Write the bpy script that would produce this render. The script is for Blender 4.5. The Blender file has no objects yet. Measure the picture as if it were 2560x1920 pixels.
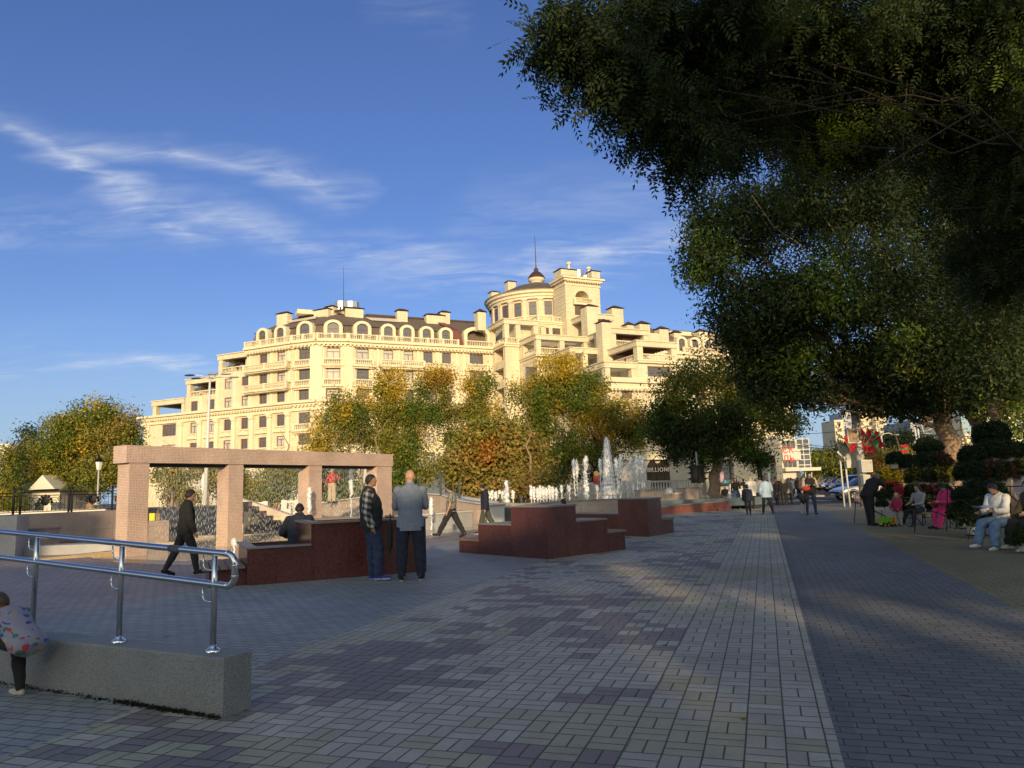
import bpy, bmesh, math, random
import numpy as np
from mathutils import Vector, Matrix, Euler
R=math.radians; PI=math.pi
random.seed(7); RNG=np.random.default_rng(7)
S=bpy.context.scene
COL=S.collection
# ---------------------------------------------------------------- camera
CE=1.45; PIT=R(8.12); ROL=R(2.0); FPX=1850.0
cam=bpy.data.cameras.new('camera'); co=bpy.data.objects.new('camera',cam); COL.objects.link(co)
cam.sensor_width=36; cam.lens=FPX/2560*36; cam.clip_start=.05; cam.clip_end=9000
co.matrix_world=Matrix.Translation((0,0,CE))@Matrix.Rotation(PI/2+PIT,4,'X')@Matrix.Rotation(-ROL,4,'Z')
S.camera=co
S.render.resolution_x=1024; S.render.resolution_y=768
# ---------------------------------------------------------------- sky + sun
SUN_EL=R(13.0); SUN_AZ=R(176.5)      # azimuth clockwise from +Y: sun low, almost straight behind the camera
w=bpy.data.worlds.new('World'); S.world=w; w.use_nodes=True
nt=w.node_tree; N=nt.nodes; L=nt.links
for n in list(N): N.remove(n)
out=N.new('ShaderNodeOutputWorld'); bg=N.new('ShaderNodeBackground'); sky=N.new('ShaderNodeTexSky')
sky.sky_type='NISHITA'; sky.sun_disc=False; sky.sun_elevation=SUN_EL; sky.sun_rotation=SUN_AZ
sky.altitude=100; sky.air_density=1.25; sky.dust_density=0.5; sky.ozone_density=3.0
bg.inputs['Strength'].default_value=0.14
def nn(tree,typ,**kw):
    n=tree.nodes.new(typ)
    for k,v in kw.items():
        if k.startswith('i_'):
            n.inputs[k[2:]].default_value=v
        else: setattr(n,k,v)
    return n
# cirrus: direction -> plane at cloud height, stretched noise
tc=nn(nt,'ShaderNodeTexCoord'); sx=nn(nt,'ShaderNodeSeparateXYZ'); L.new(tc.outputs['Generated'],sx.inputs[0])
def mth(tree,op,a,b=None,c=None,clamp=False):
    n=tree.nodes.new('ShaderNodeMath'); n.operation=op; n.use_clamp=clamp
    for i,v in enumerate((a,b,c)):
        if v is None: continue
        if isinstance(v,(int,float)): n.inputs[i].default_value=v
        else: tree.links.new(v,n.inputs[i])
    return n.outputs[0]
M_=lambda op,a,b=None,c=None,clamp=False: mth(nt,op,a,b,c,clamp)
zz=M_('MAXIMUM',sx.outputs[2],0.03)
az=M_('ARCTAN2',sx.outputs[0],sx.outputs[1]); el=M_('ARCTANGENT',M_('DIVIDE',sx.outputs[2],M_('SQRT',M_('ADD',M_('MULTIPLY',sx.outputs[0],sx.outputs[0]),M_('MULTIPLY',sx.outputs[1],sx.outputs[1])))))
px_=M_('DIVIDE',sx.outputs[0],M_('ADD',zz,.12)); py_=M_('DIVIDE',sx.outputs[1],M_('ADD',zz,.12))
def noise(scale,sxx,syy,rot,det,dist,off=0):
    cb=nn(nt,'ShaderNodeCombineXYZ'); L.new(px_,cb.inputs[0]); L.new(py_,cb.inputs[1]); cb.inputs[2].default_value=off
    mp=nn(nt,'ShaderNodeMapping'); mp.inputs['Rotation'].default_value=(0,0,rot); mp.inputs['Scale'].default_value=(sxx,syy,1); L.new(cb.outputs[0],mp.inputs[0])
    nz=nn(nt,'ShaderNodeTexNoise'); nz.inputs['Scale'].default_value=scale; nz.inputs['Detail'].default_value=det; nz.inputs['Roughness'].default_value=.62; nz.inputs['Distortion'].default_value=dist
    L.new(mp.outputs[0],nz.inputs['Vector']); return nz.outputs[0]
def band(a0,e0,a1,e1,wid,pw=1.6):
    # soft band around the segment (azimuth,elevation) a0,e0 - a1,e1 (radians)
    dx,dy=a1-a0,e1-e0; l2=dx*dx+dy*dy
    t=M_('DIVIDE',M_('ADD',M_('MULTIPLY',M_('SUBTRACT',az,a0),dx),M_('MULTIPLY',M_('SUBTRACT',el,e0),dy)),l2,None,True)
    ex=M_('SUBTRACT',az,M_('MULTIPLY_ADD',t,dx,a0)); ey=M_('SUBTRACT',el,M_('MULTIPLY_ADD',t,dy,e0))
    d=M_('SQRT',M_('ADD',M_('MULTIPLY',ex,ex),M_('MULTIPLY',ey,ey)))
    m=M_('SUBTRACT',1.0,M_('DIVIDE',d,wid),None,True)
    return M_('POWER',m,pw)
def skyp(x,y):
    u=(x-1280)/FPX; v=(960-y)/FPX; c,s=math.cos(ROL),math.sin(ROL)
    u2=u*c+v*s; v2=-u*s+v*c
    d=(u2,math.cos(PIT)-v2*math.sin(PIT),math.sin(PIT)+v2*math.cos(PIT))
    return math.atan2(d[0],d[1]),math.atan2(d[2],math.hypot(d[0],d[1]))
def bnd(x0,y0,x1,y1,wpx,pw=1.6): return band(*skyp(x0,y0),*skyp(x1,y1),wpx/FPX,pw)
wa=noise(1.1,1,1.6,R(-20),4,.3,11.); wb=noise(1.4,1,1.3,R(10),4,.3,17.)
az=M_('ADD',az,M_('MULTIPLY_ADD',wa,.30,-.15)); el=M_('ADD',el,M_('MULTIPLY_ADD',wb,.13,-.065))
el0=el
bands=[(bnd(90,320,300,470,75),1.2),(bnd(300,470,440,580,80),1.2),(bnd(150,330,480,380,60),.9),(bnd(480,380,830,470,70),1.1),(bnd(60,570,520,560,80),.6),(bnd(430,540,900,640,90),.9),
       (bnd(850,620,1400,680,85),1.1),(bnd(1350,670,1950,560,90),1.25),(bnd(0,925,520,905,45),1.0),(bnd(1200,560,1800,480,150),.45),(bnd(900,0,1100,50,90),.4),(bnd(2000,700,2700,500,200),.5)]
acc=None
for b,a in bands:
    t=M_('MULTIPLY',b,a); acc=t if acc is None else M_('MAXIMUM',acc,t)
n1=noise(1.3,1.0,2.6,R(-32),9,1.4); n2=noise(4.6,1.0,3.6,R(-35),9,.8,3.3); n3=noise(.7,1,1.5,0,4,.5,7.7)
nm=M_('ADD',M_('MULTIPLY',n1,.55),M_('MULTIPLY',n2,.45))
ns=M_('MULTIPLY_ADD',nm,4.2,-1.62,True)
cl=M_('MULTIPLY',M_('MULTIPLY',ns,acc),M_('MULTIPLY_ADD',n3,1.2,.25,True),None,True)
haze=M_('MULTIPLY',M_('POWER',M_('SUBTRACT',1.0,M_('DIVIDE',el,R(40)),None,True),2.0),M_('MULTIPLY_ADD',n1,1.0,-.25,True))
cl=M_('MULTIPLY',M_('ADD',M_('POWER',cl,1.15),M_('MULTIPLY',haze,.10)),.66,None,True)
mix=nn(nt,'ShaderNodeMix',data_type='RGBA'); L.new(cl,mix.inputs[0])
hs=nn(nt,'ShaderNodeVectorMath',operation='MULTIPLY'); hs.inputs[1].default_value=(.62,.68,1.05); L.new(sky.outputs[0],hs.inputs[0])
hm=nn(nt,'ShaderNodeMix',data_type='RGBA'); L.new(M_('MULTIPLY',M_('POWER',M_('SUBTRACT',1.0,M_('DIVIDE',M_('MAXIMUM',el,0.0),R(13)),None,True),1.3),.85),hm.inputs[0]); 
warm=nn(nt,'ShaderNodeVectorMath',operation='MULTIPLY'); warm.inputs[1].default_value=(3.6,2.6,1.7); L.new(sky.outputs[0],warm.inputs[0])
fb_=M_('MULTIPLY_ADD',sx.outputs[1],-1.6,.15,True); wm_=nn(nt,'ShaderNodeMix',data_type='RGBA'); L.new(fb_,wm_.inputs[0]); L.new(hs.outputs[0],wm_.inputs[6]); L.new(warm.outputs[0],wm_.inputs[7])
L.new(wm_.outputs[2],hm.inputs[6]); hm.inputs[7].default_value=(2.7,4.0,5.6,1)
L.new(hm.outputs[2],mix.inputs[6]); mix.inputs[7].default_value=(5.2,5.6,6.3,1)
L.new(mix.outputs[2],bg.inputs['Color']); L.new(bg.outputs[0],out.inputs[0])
sd=bpy.data.lights.new('sun','SUN'); sd.energy=4.3; sd.angle=R(.5); sd.color=(1.0,.75,.43)
so=bpy.data.objects.new('sun',sd); COL.objects.link(so)
sunv=Vector((math.sin(SUN_AZ)*math.cos(SUN_EL),math.cos(SUN_AZ)*math.cos(SUN_EL),math.sin(SUN_EL)))
so.rotation_euler=sunv.to_track_quat('Z','Y').to_euler(); so.location=(0,-40,60)
S.view_settings.view_transform='Standard'; S.view_settings.look='None'; S.view_settings.gamma=1; S.view_settings.exposure=0.0
# ---------------------------------------------------------------- helpers
def ray(x,y):
    u=(x-1280)/FPX; v=(960-y)/FPX; c,s=math.cos(ROL),math.sin(ROL)
    u2=u*c+v*s; v2=-u*s+v*c
    return (u2,math.cos(PIT)-v2*math.sin(PIT),math.sin(PIT)+v2*math.cos(PIT))
def at(x,y,Y):
    d=ray(x,y); t=Y/d[1]; return Vector((d[0]*t,Y,CE+d[2]*t))
def gp(x,y,z=0.):
    d=ray(x,y); t=(z-CE)/d[2]; return Vector((d[0]*t,d[1]*t,z))
def sc(Y): return Y/FPX      # metres per photo pixel at distance Y
_m={}
def mat(name,col,rough=.7,metal=0.,noise_s=0,noise_a=.12,bump=0.,bump_s=0,spec=None,alpha=None,emit=None,noise2=0,coat=0):
    if name in _m: return _m[name]
    m=bpy.data.materials.new(name); m.use_nodes=True; t=m.node_tree; p=t.nodes['Principled BSDF']
    p.inputs['Base Color'].default_value=(*col,1); p.inputs['Roughness'].default_value=rough; p.inputs['Metallic'].default_value=metal
    if spec is not None: p.inputs['Specular IOR Level'].default_value=spec
    if coat: p.inputs['Coat Weight'].default_value=coat
    if alpha is not None: p.inputs['Alpha'].default_value=alpha
    if emit: p.inputs['Emission Color'].default_value=(*emit,1); p.inputs['Emission Strength'].default_value=1
    tc=None
    if noise_s or bump_s: tc=t.nodes.new('ShaderNodeTexCoord')
    if noise_s:
        nz=nn(t,'ShaderNodeTexNoise'); nz.inputs['Scale'].default_value=noise_s; nz.inputs['Detail'].default_value=6; nz.inputs['Roughness'].default_value=.65
        t.links.new(tc.outputs['Object'],nz.inputs['Vector'])
        f=mth(t,'MULTIPLY_ADD',nz.outputs[0],noise_a*4,1-noise_a*2)
        if noise2:
            n2=nn(t,'ShaderNodeTexNoise'); n2.inputs['Scale'].default_value=noise2; n2.inputs['Detail'].default_value=3
            t.links.new(tc.outputs['Object'],n2.inputs['Vector']); f=mth(t,'MULTIPLY',f,mth(t,'MULTIPLY_ADD',n2.outputs[0],noise_a*4,1-noise_a*2))
        mx=nn(t,'ShaderNodeVectorMath',operation='SCALE'); mx.inputs[0].default_value=col; t.links.new(f,mx.inputs['Scale'])
        t.links.new(mx.outputs[0],p.inputs['Base Color'])
    if bump_s:
        nb=nn(t,'ShaderNodeTexNoise'); nb.inputs['Scale'].default_value=bump_s; nb.inputs['Detail'].default_value=5
        t.links.new(tc.outputs['Object'],nb.inputs['Vector'])
        b=nn(t,'ShaderNodeBump'); b.inputs['Strength'].default_value=bump; b.inputs['Distance'].default_value=.02
        t.links.new(nb.outputs[0],b.inputs['Height']); t.links.new(b.outputs[0],p.inputs['Normal'])
    _m[name]=m; return m
class MB:
    def __init__(s): s.v=[]; s.f=[]; s.mi=[]; s.cur=0
    def add(s,vs,fs,mi=None):
        o=len(s.v); s.v+= [tuple(v) for v in vs]; s.f+=[tuple(i+o for i in f) for f in fs]; s.mi+=[s.cur if mi is None else mi]*len(fs)
    def box(s,c,d,rz=0,mi=None,M=None):
        hx,hy,hz=d[0]/2,d[1]/2,d[2]/2
        vs=[(x,y,z) for z in (-hz,hz) for x,y in ((-hx,-hy),(hx,-hy),(hx,hy),(-hx,hy))]
        if M is None: M=Matrix.Translation(c)@Matrix.Rotation(rz,4,'Z')
        vs=[tuple(M@Vector(v)) for v in vs]
        s.add(vs,[(3,2,1,0),(4,5,6,7),(0,1,5,4),(1,2,6,5),(2,3,7,6),(3,0,4,7)],mi)
    def box2(s,p0,p1,mi=None): s.box([(a+b)/2 for a,b in zip(p0,p1)],[abs(b-a) for a,b in zip(p0,p1)],0,mi)
    def prism(s,pts,z0,z1,mi=None):
        n=len(pts); vs=[(p[0],p[1],z0) for p in pts]+[(p[0],p[1],z1) for p in pts]
        s.add(vs,[tuple(range(n-1,-1,-1)),tuple(range(n,2*n))]+[(i,(i+1)%n,n+(i+1)%n,n+i) for i in range(n)],mi)
    def tube(s,pts,r,n=8,cap=True,mi=None,flat=1.):
        pts=[Vector(p) for p in pts]; k=len(pts)
        rs=r if hasattr(r,'__len__') else [r]*k
        vs=[]; up=None
        for i,p in enumerate(pts):
            t=(pts[min(i+1,k-1)]-pts[max(i-1,0)])
            if t.length<1e-9: t=Vector((0,0,1))
            t.normalize()
            if up is None:
                up=Vector((0,0,1)) if abs(t.z)<.9 else Vector((1,0,0))
            a=t.cross(up)
            if a.length<1e-6: a=t.orthogonal()
            a.normalize(); b=a.cross(t).normalized(); up=b
            for j in range(n):
                th=2*PI*j/n; vs.append(p+a*math.cos(th)*rs[i]+b*math.sin(th)*rs[i]*flat)
        fs=[(i*n+j,i*n+(j+1)%n,(i+1)*n+(j+1)%n,(i+1)*n+j) for i in range(k-1) for j in range(n)]
        if cap: fs+=[tuple(range(n-1,-1,-1)),tuple((k-1)*n+j for j in range(n))]
        s.add(vs,fs,mi)
    def lathe(s,c,prof,n=12,mi=None,a0=0,a1=2*PI,sy=1.):
        full=abs(a1-a0-2*PI)<1e-6; m=n if full else n+1
        vs=[(c[0]+r*math.cos(a0+(a1-a0)*j/n),c[1]+sy*r*math.sin(a0+(a1-a0)*j/n),c[2]+z) for r,z in prof for j in range(m)]
        fs=[]
        for i in range(len(prof)-1):
            for j in range(n):
                j2=(j+1)%m if full else j+1
                fs.append((i*m+j,i*m+j2,(i+1)*m+j2,(i+1)*m+j))
        s.add(vs,fs,mi)
    def ell(s,c,r,nu=10,nv=7,mi=None,M=None):
        vs=[];fs=[]
        for i in range(nv+1):
            ph=PI*i/nv
            for j in range(nu):
                th=2*PI*j/nu; vs.append(Vector((r[0]*math.sin(ph)*math.cos(th),r[1]*math.sin(ph)*math.sin(th),-r[2]*math.cos(ph))))
        if M is not None: vs=[M@v for v in vs]
        vs=[(v[0]+c[0],v[1]+c[1],v[2]+c[2]) for v in vs]
        for i in range(nv):
            for j in range(nu):
                fs.append((i*nu+j,i*nu+(j+1)%nu,(i+1)*nu+(j+1)%nu,(i+1)*nu+j))
        s.add(vs,fs,mi)
    def mesh(s,name,mats,smooth=False):
        me=bpy.data.meshes.new(name); me.from_pydata(s.v,[],s.f); 
        for m in (mats if isinstance(mats,(list,tuple)) else [mats]): me.materials.append(m)
        if len(me.materials)>1: me.polygons.foreach_set('material_index',s.mi)
        if smooth: me.polygons.foreach_set('use_smooth',[True]*len(s.f))
        me.update(); return me
    def build(s,name,mats,parent=None,smooth=False,loc=None,rz=0):
        me=s.mesh(name,mats,smooth); o=bpy.data.objects.new(name,me); COL.objects.link(o)
        if loc is not None: o.location=loc; o.rotation_euler=(0,0,rz)
        if parent: o.parent=parent
        return o
def tag(o,label=None,cat=None,group=None,kind=None):
    for k,v in (('label',label),('category',cat),('group',group),('kind',kind)):
        if v: o[k]=v
    return o
def empty(name,loc=(0,0,0),rz=0,label=None,cat=None,group=None):
    o=bpy.data.objects.new(name,None); COL.objects.link(o); o.location=loc; o.rotation_euler=(0,0,rz); o.empty_display_size=.3
    return tag(o,label,cat,group)
def mobj(name,me,parent=None,loc=(0,0,0),rz=0,sc_=None):
    o=bpy.data.objects.new(name,me); COL.objects.link(o); o.location=loc; o.rotation_euler=(0,0,rz)
    if sc_: o.scale=sc_
    if parent: o.parent=parent
    return o
def kids(o): return [c for c in bpy.data.objects if c.parent==o]
def copy_tree(o,parent=None,ch=None):
    c=o.copy(); COL.objects.link(c); c.parent=parent
    for k in o.children: copy_tree(k,c)
    return c
# ---------------------------------------------------------------- ground + paving
PHI=R(18.4); CP,SP=math.cos(PHI),math.sin(PHI)
def sa(s,a): return (s*CP+a*SP, -s*SP+a*CP)        # strip coordinates -> world
def paving_mat():
    m=bpy.data.materials.new('block_paving'); m.use_nodes=True; t=m.node_tree; p=t.nodes['Principled BSDF']; Lk=t.links
    T=lambda op,a,b=None,c=None,clamp=False: mth(t,op,a,b,c,clamp)
    tcn=t.nodes.new('ShaderNodeTexCoord'); sp=t.nodes.new('ShaderNodeSeparateXYZ'); Lk.new(tcn.outputs['Object'],sp.inputs[0])
    X,Y=sp.outputs[0],sp.outputs[1]
    def whn(a,b,sd):
        c=t.nodes.new('ShaderNodeCombineXYZ'); Lk.new(a,c.inputs[0]); Lk.new(b,c.inputs[1]); c.inputs[2].default_value=sd
        n=t.nodes.new('ShaderNodeTexWhiteNoise'); Lk.new(c.outputs[0],n.inputs[0]); return n.outputs[0]
    def nz(vec,scale,det=3,off=0,rough=.5):
        n=t.nodes.new('ShaderNodeTexNoise'); n.inputs['Scale'].default_value=scale; n.inputs['Detail'].default_value=det; n.inputs['Roughness'].default_value=rough
        if off:
            a=t.nodes.new('ShaderNodeVectorMath'); a.operation='ADD'; a.inputs[1].default_value=(off,off,off); Lk.new(vec,a.inputs[0]); vec=a.outputs[0]
        Lk.new(vec,n.inputs['Vector']); return n.outputs[0]
    wob=T('MULTIPLY_ADD',nz(tcn.outputs['Object'],1.1,2),.012,-.006)
    wob2=T('MULTIPLY_ADD',nz(tcn.outputs['Object'],1.3,2,31),.012,-.006)
    s=T('ADD',T('SUBTRACT',T('MULTIPLY',X,CP),T('MULTIPLY',Y,SP)),wob); a=T('ADD',T('ADD',T('MULTIPLY',X,SP),T('MULTIPLY',Y,CP)),wob2)
    # basket weave
    W=.214
    cs=T('DIVIDE',s,W); ca=T('DIVIDE',a,W); fs=T('FLOOR',cs); fa=T('FLOOR',ca); us=T('SUBTRACT',cs,fs); ua=T('SUBTRACT',ca,fa)
    par=T('MODULO',T('ADD',T('ADD',fs,fa),4000),2.0)
    half=lambda q: (T('FLOOR',T('MULTIPLY',q,2.0)), T('FRACT',T('MULTIPLY',q,2.0)))
    def edge(q,w): # distance to 0/1 edge in metres
        return T('MULTIPLY',T('MINIMUM',q,T('SUBTRACT',1.0,q)),w)
    hs_,fs2=half(us); ha_,fa2=half(ua)
    eA=T('MINIMUM',edge(fs2,W/2),edge(ua,W)); eB=T('MINIMUM',edge(us,W),edge(fa2,W/2))
    mixf=lambda f,x,y: T('ADD',T('MULTIPLY',x,T('SUBTRACT',1.0,f)),T('MULTIPLY',y,f))
    eW=mixf(par,eA,eB); hid=mixf(par,hs_,ha_)
    # running bond for the plain zones: bricks .2 long across the strips, .1 deep
    def run(q,r,lw,lh):
        row=T('DIVIDE',r,lh); fr=T('FLOOR',row); ur=T('SUBTRACT',row,fr)
        qq=T('ADD',T('DIVIDE',q,lw),T('MULTIPLY',T('MODULO',T('ADD',fr,4000),2.0),.5)); fq=T('FLOOR',qq); uq=T('SUBTRACT',qq,fq)
        return T('MINIMUM',edge(uq,lw),edge(ur,lh)),fq,fr
    eR,rq,rr=run(s,a,.205,.108)
    # zones
    def gt(x,v): return T('GREATER_THAN',x,v)
    def within(x,lo,hi): return T('MULTIPLY',gt(x,lo),T('LESS_THAN',x,hi))
    zB=within(s,-4.35,.275)
    zSold=within(s,.275,.39)
    e=mixf(zB,eR,eW)
    # brick ids
    id1=mixf(zB,rq,T('ADD',T('MULTIPLY',fs,3.0),hid)); id2=mixf(zB,rr,fa)
    rnd=whn(id1,id2,1.0)
    # colour of basket squares
    cc=t.nodes.new('ShaderNodeCombineXYZ'); Lk.new(T('MULTIPLY',fs,.16),cc.inputs[0]); Lk.new(T('MULTIPLY',fa,.13),cc.inputs[1])
    big=nz(cc.outputs[0],1.0,3,5); wsq=whn(fs,fa,4.0)
    cc2=nz(cc.outputs[0],.8,2,17)
    pur=gt(T('ADD',big,T('MULTIPLY',wsq,.22)),.66); oli=gt(T('ADD',cc2,T('MULTIPLY',whn(fs,fa,9.0),.16)),.655)
    sfade=T('SUBTRACT',1.0,T('DIVIDE',T('ADD',s,2.2),1.6),None,True)   # purple squares thin out to the right
    pur=T('MULTIPLY',pur,gt(T('ADD',sfade,T('MULTIPLY',wsq,.0)),.15))
    def mixc(f,c1,c2):
        n=t.nodes.new('ShaderNodeMix'); n.data_type='RGBA'
        if isinstance(f,(int,float)): n.inputs[0].default_value=f
        else: Lk.new(f,n.inputs[0])
        for i,c in ((6,c1),(7,c2)):
            if isinstance(c,tuple): n.inputs[i].default_value=(*c,1)
            else: Lk.new(c,n.inputs[i])
        return n.outputs[2]
    g1=(.33,.297,.25); g2=(.42,.38,.322)
    col=mixc(rnd,g1,g2); col=mixc(oli,col,(.33,.305,.215)); col=mixc(pur,col,(.205,.170,.160))
    dark=mixc(rnd,(.140,.138,.138),(.180,.175,.172))
    olive=mixc(rnd,(.21,.165,.085),(.255,.205,.11))
    pink=mixc(rnd,(.28,.21,.19),(.34,.265,.24))
    plain=mixc(gt(s,2.45),dark,olive)
    grl=mixc(rnd,(.23,.235,.235),(.30,.295,.285))
    plain=mixc(T('LESS_THAN',s,-4.35),plain,grl)
    plain=mixc(T('LESS_THAN',s,-8.9),plain,pink)
    plain=mixc(zSold,plain,(.135,.135,.14))
    col=mixc(zB,plain,col)
    # dirt + per brick value
    d1=nz(tcn.outputs['Object'],.55,5,3,.6); d2=nz(tcn.outputs['Object'],38,4,0,.7); d3=nz(tcn.outputs['Object'],6,4,9)
    f=T('MULTIPLY',T('MULTIPLY',T('MULTIPLY_ADD',d1,.9,.56),T('MULTIPLY_ADD',d2,.5,.76)),T('MULTIPLY_ADD',d3,.45,.78))
    vg=t.nodes.new('ShaderNodeTexVoronoi'); vg.inputs['Scale'].default_value=3.1; Lk.new(tcn.outputs['Object'],vg.inputs['Vector'])
    gum=T('LESS_THAN',vg.outputs['Distance'],.05); stn=T('MULTIPLY_ADD',nz(tcn.outputs['Object'],1.3,6,55,.7),5,-2.75,True)
    f=T('MULTIPLY',f,T('SUBTRACT',1.0,T('ADD',T('MULTIPLY',gum,.28),T('MULTIPLY',stn,.22))))
    joint=T('SUBTRACT',1.0,T('DIVIDE',T('SUBTRACT',e,.0028),.0035),None,True)
    v=t.nodes.new('ShaderNodeVectorMath'); v.operation='SCALE'; Lk.new(col,v.inputs[0]); Lk.new(f,v.inputs['Scale'])
    moss=nz(tcn.outputs['Object'],1.7,3,40); jc=mixc(T('MULTIPLY_ADD',moss,4,-1.8,True),(.022,.02,.018),(.045,.055,.02))
    fin=mixc(joint,v.outputs[0],jc); Lk.new(fin,p.inputs['Base Color'])
    Lk.new(T('MULTIPLY_ADD',d3,.35,.42),p.inputs['Roughness'])
    hgt=T('DIVIDE',e,.012,None,True); hgt=T('POWER',hgt,.5)
    hgt=T('ADD',T('ADD',hgt,T('MULTIPLY',d2,.14)),T('MULTIPLY',rnd,.22))
    b=t.nodes.new('ShaderNodeBump'); b.inputs['Strength'].default_value=1.; b.inputs['Distance'].default_value=.007; Lk.new(hgt,b.inputs['Height']); Lk.new(b.outputs[0],p.inputs['Normal'])
    return m
PAV=paving_mat()
mb=MB(); mb.add([(-4000,-900,-.03),(4000,-900,-.03),(4000,6000,-.03),(-4000,6000,-.03)],[(0,1,2,3)])
tag(mb.build('ground',mat('earth_asphalt',(.09,.085,.08),.9,noise_s=.05,noise_a=.15)),kind='structure')
mb=MB(); mb.prism([(-30,-28),(40,-28),(40,20),(34,44),(12,43.5),(-30,44)],-.02,0)
tag(mb.build('pavement',PAV),kind='structure')
# street with markings beyond the plaza
asph=mat('asphalt',(.075,.072,.07),.85,noise_s=2.5,noise_a=.2,noise2=.2,bump=.3,bump_s=60)
mb=MB(); mb.add([(8,43.9,-.012),(130,43.9,-.012),(130,62,-.012),(8,62,-.012)],[(0,1,2,3)])
mb.add([(26,62,-.012),(62,62,-.012),(190,420,-.012),(140,420,-.012)],[(0,1,2,3)])
tag(mb.build('road',asph),kind='structure')
mb=MB(); mb.prism([(34,38),(40,38),(40,43.7),(34,43.9)],-.02,.004); tag(mb.build('pavement_edge',mat('plaza_concrete',(.33,.28,.23),.85,noise_s=1.2,noise_a=.12)),kind='structure')
# paler forecourt across the street (crossing side) and kerb
conc=mat('forecourt_slabs',(.36,.33,.29),.85,noise_s=1.5,noise_a=.12)
mb=MB(); mb.prism([(-70,62),(25.5,62),(31,80),(46,126),(-70,126)],-.02,.11); tag(mb.build('pavement',conc),kind='structure')
mb=MB()
for i in range(9): mb.box((12+i*1.1,53,-.006),(.55,6.,.004))
mb.box((50,53,-.006),(50,.14,.004))
tag(mb.build('road_markings',mat('road_paint',(.62,.60,.55),.7,noise_s=3,noise_a=.2)),kind='structure')
# ---------------------------------------------------------------- the big building
def facecoord(t,sp):
    g=t.nodes.new('ShaderNodeNewGeometry'); s2=t.nodes.new('ShaderNodeSeparateXYZ'); t.links.new(g.outputs['True Normal'],s2.inputs[0])
    return mth(t,'SUBTRACT',mth(t,'MULTIPLY',s2.outputs[0],sp.outputs[1]),mth(t,'MULTIPLY',s2.outputs[1],sp.outputs[0]))
def wallmat(name,col,bw=1.3,bh=.42,amt=.12):
    m=bpy.data.materials.new(name); m.use_nodes=True; t=m.node_tree; p=t.nodes['Principled BSDF']; Lk=t.links; p.inputs['Roughness'].default_value=.85
    tcn=t.nodes.new('ShaderNodeTexCoord'); sp=t.nodes.new('ShaderNodeSeparateXYZ'); Lk.new(tcn.outputs['Object'],sp.inputs[0])
    q=facecoord(t,sp)
    c=t.nodes.new('ShaderNodeCombineXYZ'); Lk.new(q,c.inputs[0]); Lk.new(sp.outputs[2],c.inputs[1])
    br=t.nodes.new('ShaderNodeTexBrick'); Lk.new(c.outputs[0],br.inputs['Vector']); br.inputs['Scale'].default_value=1; br.inputs['Brick Width'].default_value=bw; br.inputs['Row Height'].default_value=bh; br.inputs['Mortar Size'].default_value=.016
    k=lambda f: (col[0]*f,col[1]*f,col[2]*f,1)
    br.inputs['Color1'].default_value=k(1.04); br.inputs['Color2'].default_value=k(.93); br.inputs['Mortar'].default_value=k(.74)
    n1=t.nodes.new('ShaderNodeTexNoise'); n1.inputs['Scale'].default_value=.35; n1.inputs['Detail'].default_value=7; n1.inputs['Roughness'].default_value=.7; 
    mp=t.nodes.new('ShaderNodeMapping'); mp.inputs['Scale'].default_value=(1.6,1.6,.35); Lk.new(tcn.outputs['Object'],mp.inputs[0]); Lk.new(mp.outputs[0],n1.inputs['Vector'])
    v=t.nodes.new('ShaderNodeVectorMath'); v.operation='SCALE'; Lk.new(br.outputs[0],v.inputs[0]); Lk.new(mth(t,'MULTIPLY_ADD',n1.outputs[0],.55,.72),v.inputs['Scale']); Lk.new(v.outputs[0],p.inputs['Base Color'])
    b=t.nodes.new('ShaderNodeBump'); b.inputs['Strength'].default_value=.35; b.inputs['Distance'].default_value=.03; Lk.new(br.outputs[1],b.inputs['Height']); b.invert=True; Lk.new(b.outputs[0],p.inputs['Normal'])
    return m
WALL=wallmat('cream_limestone',(.65,.575,.415))
WHITE=mat('pale_stone_trim',(.70,.62,.45),.8,noise_s=.8,noise_a=.07,noise2=4)
ROOF=mat('brown_shingle',(.125,.098,.078),.85,noise_s=1.2,noise_a=.22,noise2=9,bump=.5,bump_s=14)
CAP=mat('dark_red_metal',(.060,.030,.026),.5)
MAROON=mat('maroon_sheet',(.16,.055,.045),.5,noise_s=.6,noise_a=.15)
FRAME=mat('red_brown_frame',(.22,.085,.05),.5)
PANE=mat('window_glass',(.075,.085,.10),.06,spec=.9,noise_s=.5,noise_a=.35)
PANEW=mat('curtained_glass',(.42,.43,.42),.15,spec=.6,noise_s=1.5,noise_a=.25)
CEIL=mat('timber_ceiling',(.16,.06,.035),.7,noise_s=1,noise_a=.2)
STEEL=mat('galvanised_steel',(.5,.5,.5),.35,.8,noise_s=2,noise_a=.15)
DARKM=mat('dark_interior',(.035,.03,.028),.9)
B=empty('apartment_building',(-20.8,116.7,0),0,'long cream stone apartment building with terraces, brown mansard roof and round domed tower','building')
BO=Vector((-20.8,116.7,0))
def bpart(mb,name,mats,parent=None,smooth=False,kind=None):
    mb.v=[(v[0]-BO.x,v[1]-BO.y,v[2]) for v in mb.v]
    o=mb.build(name,mats,parent or B,smooth)
    if kind: o['kind']=kind
    return o
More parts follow.
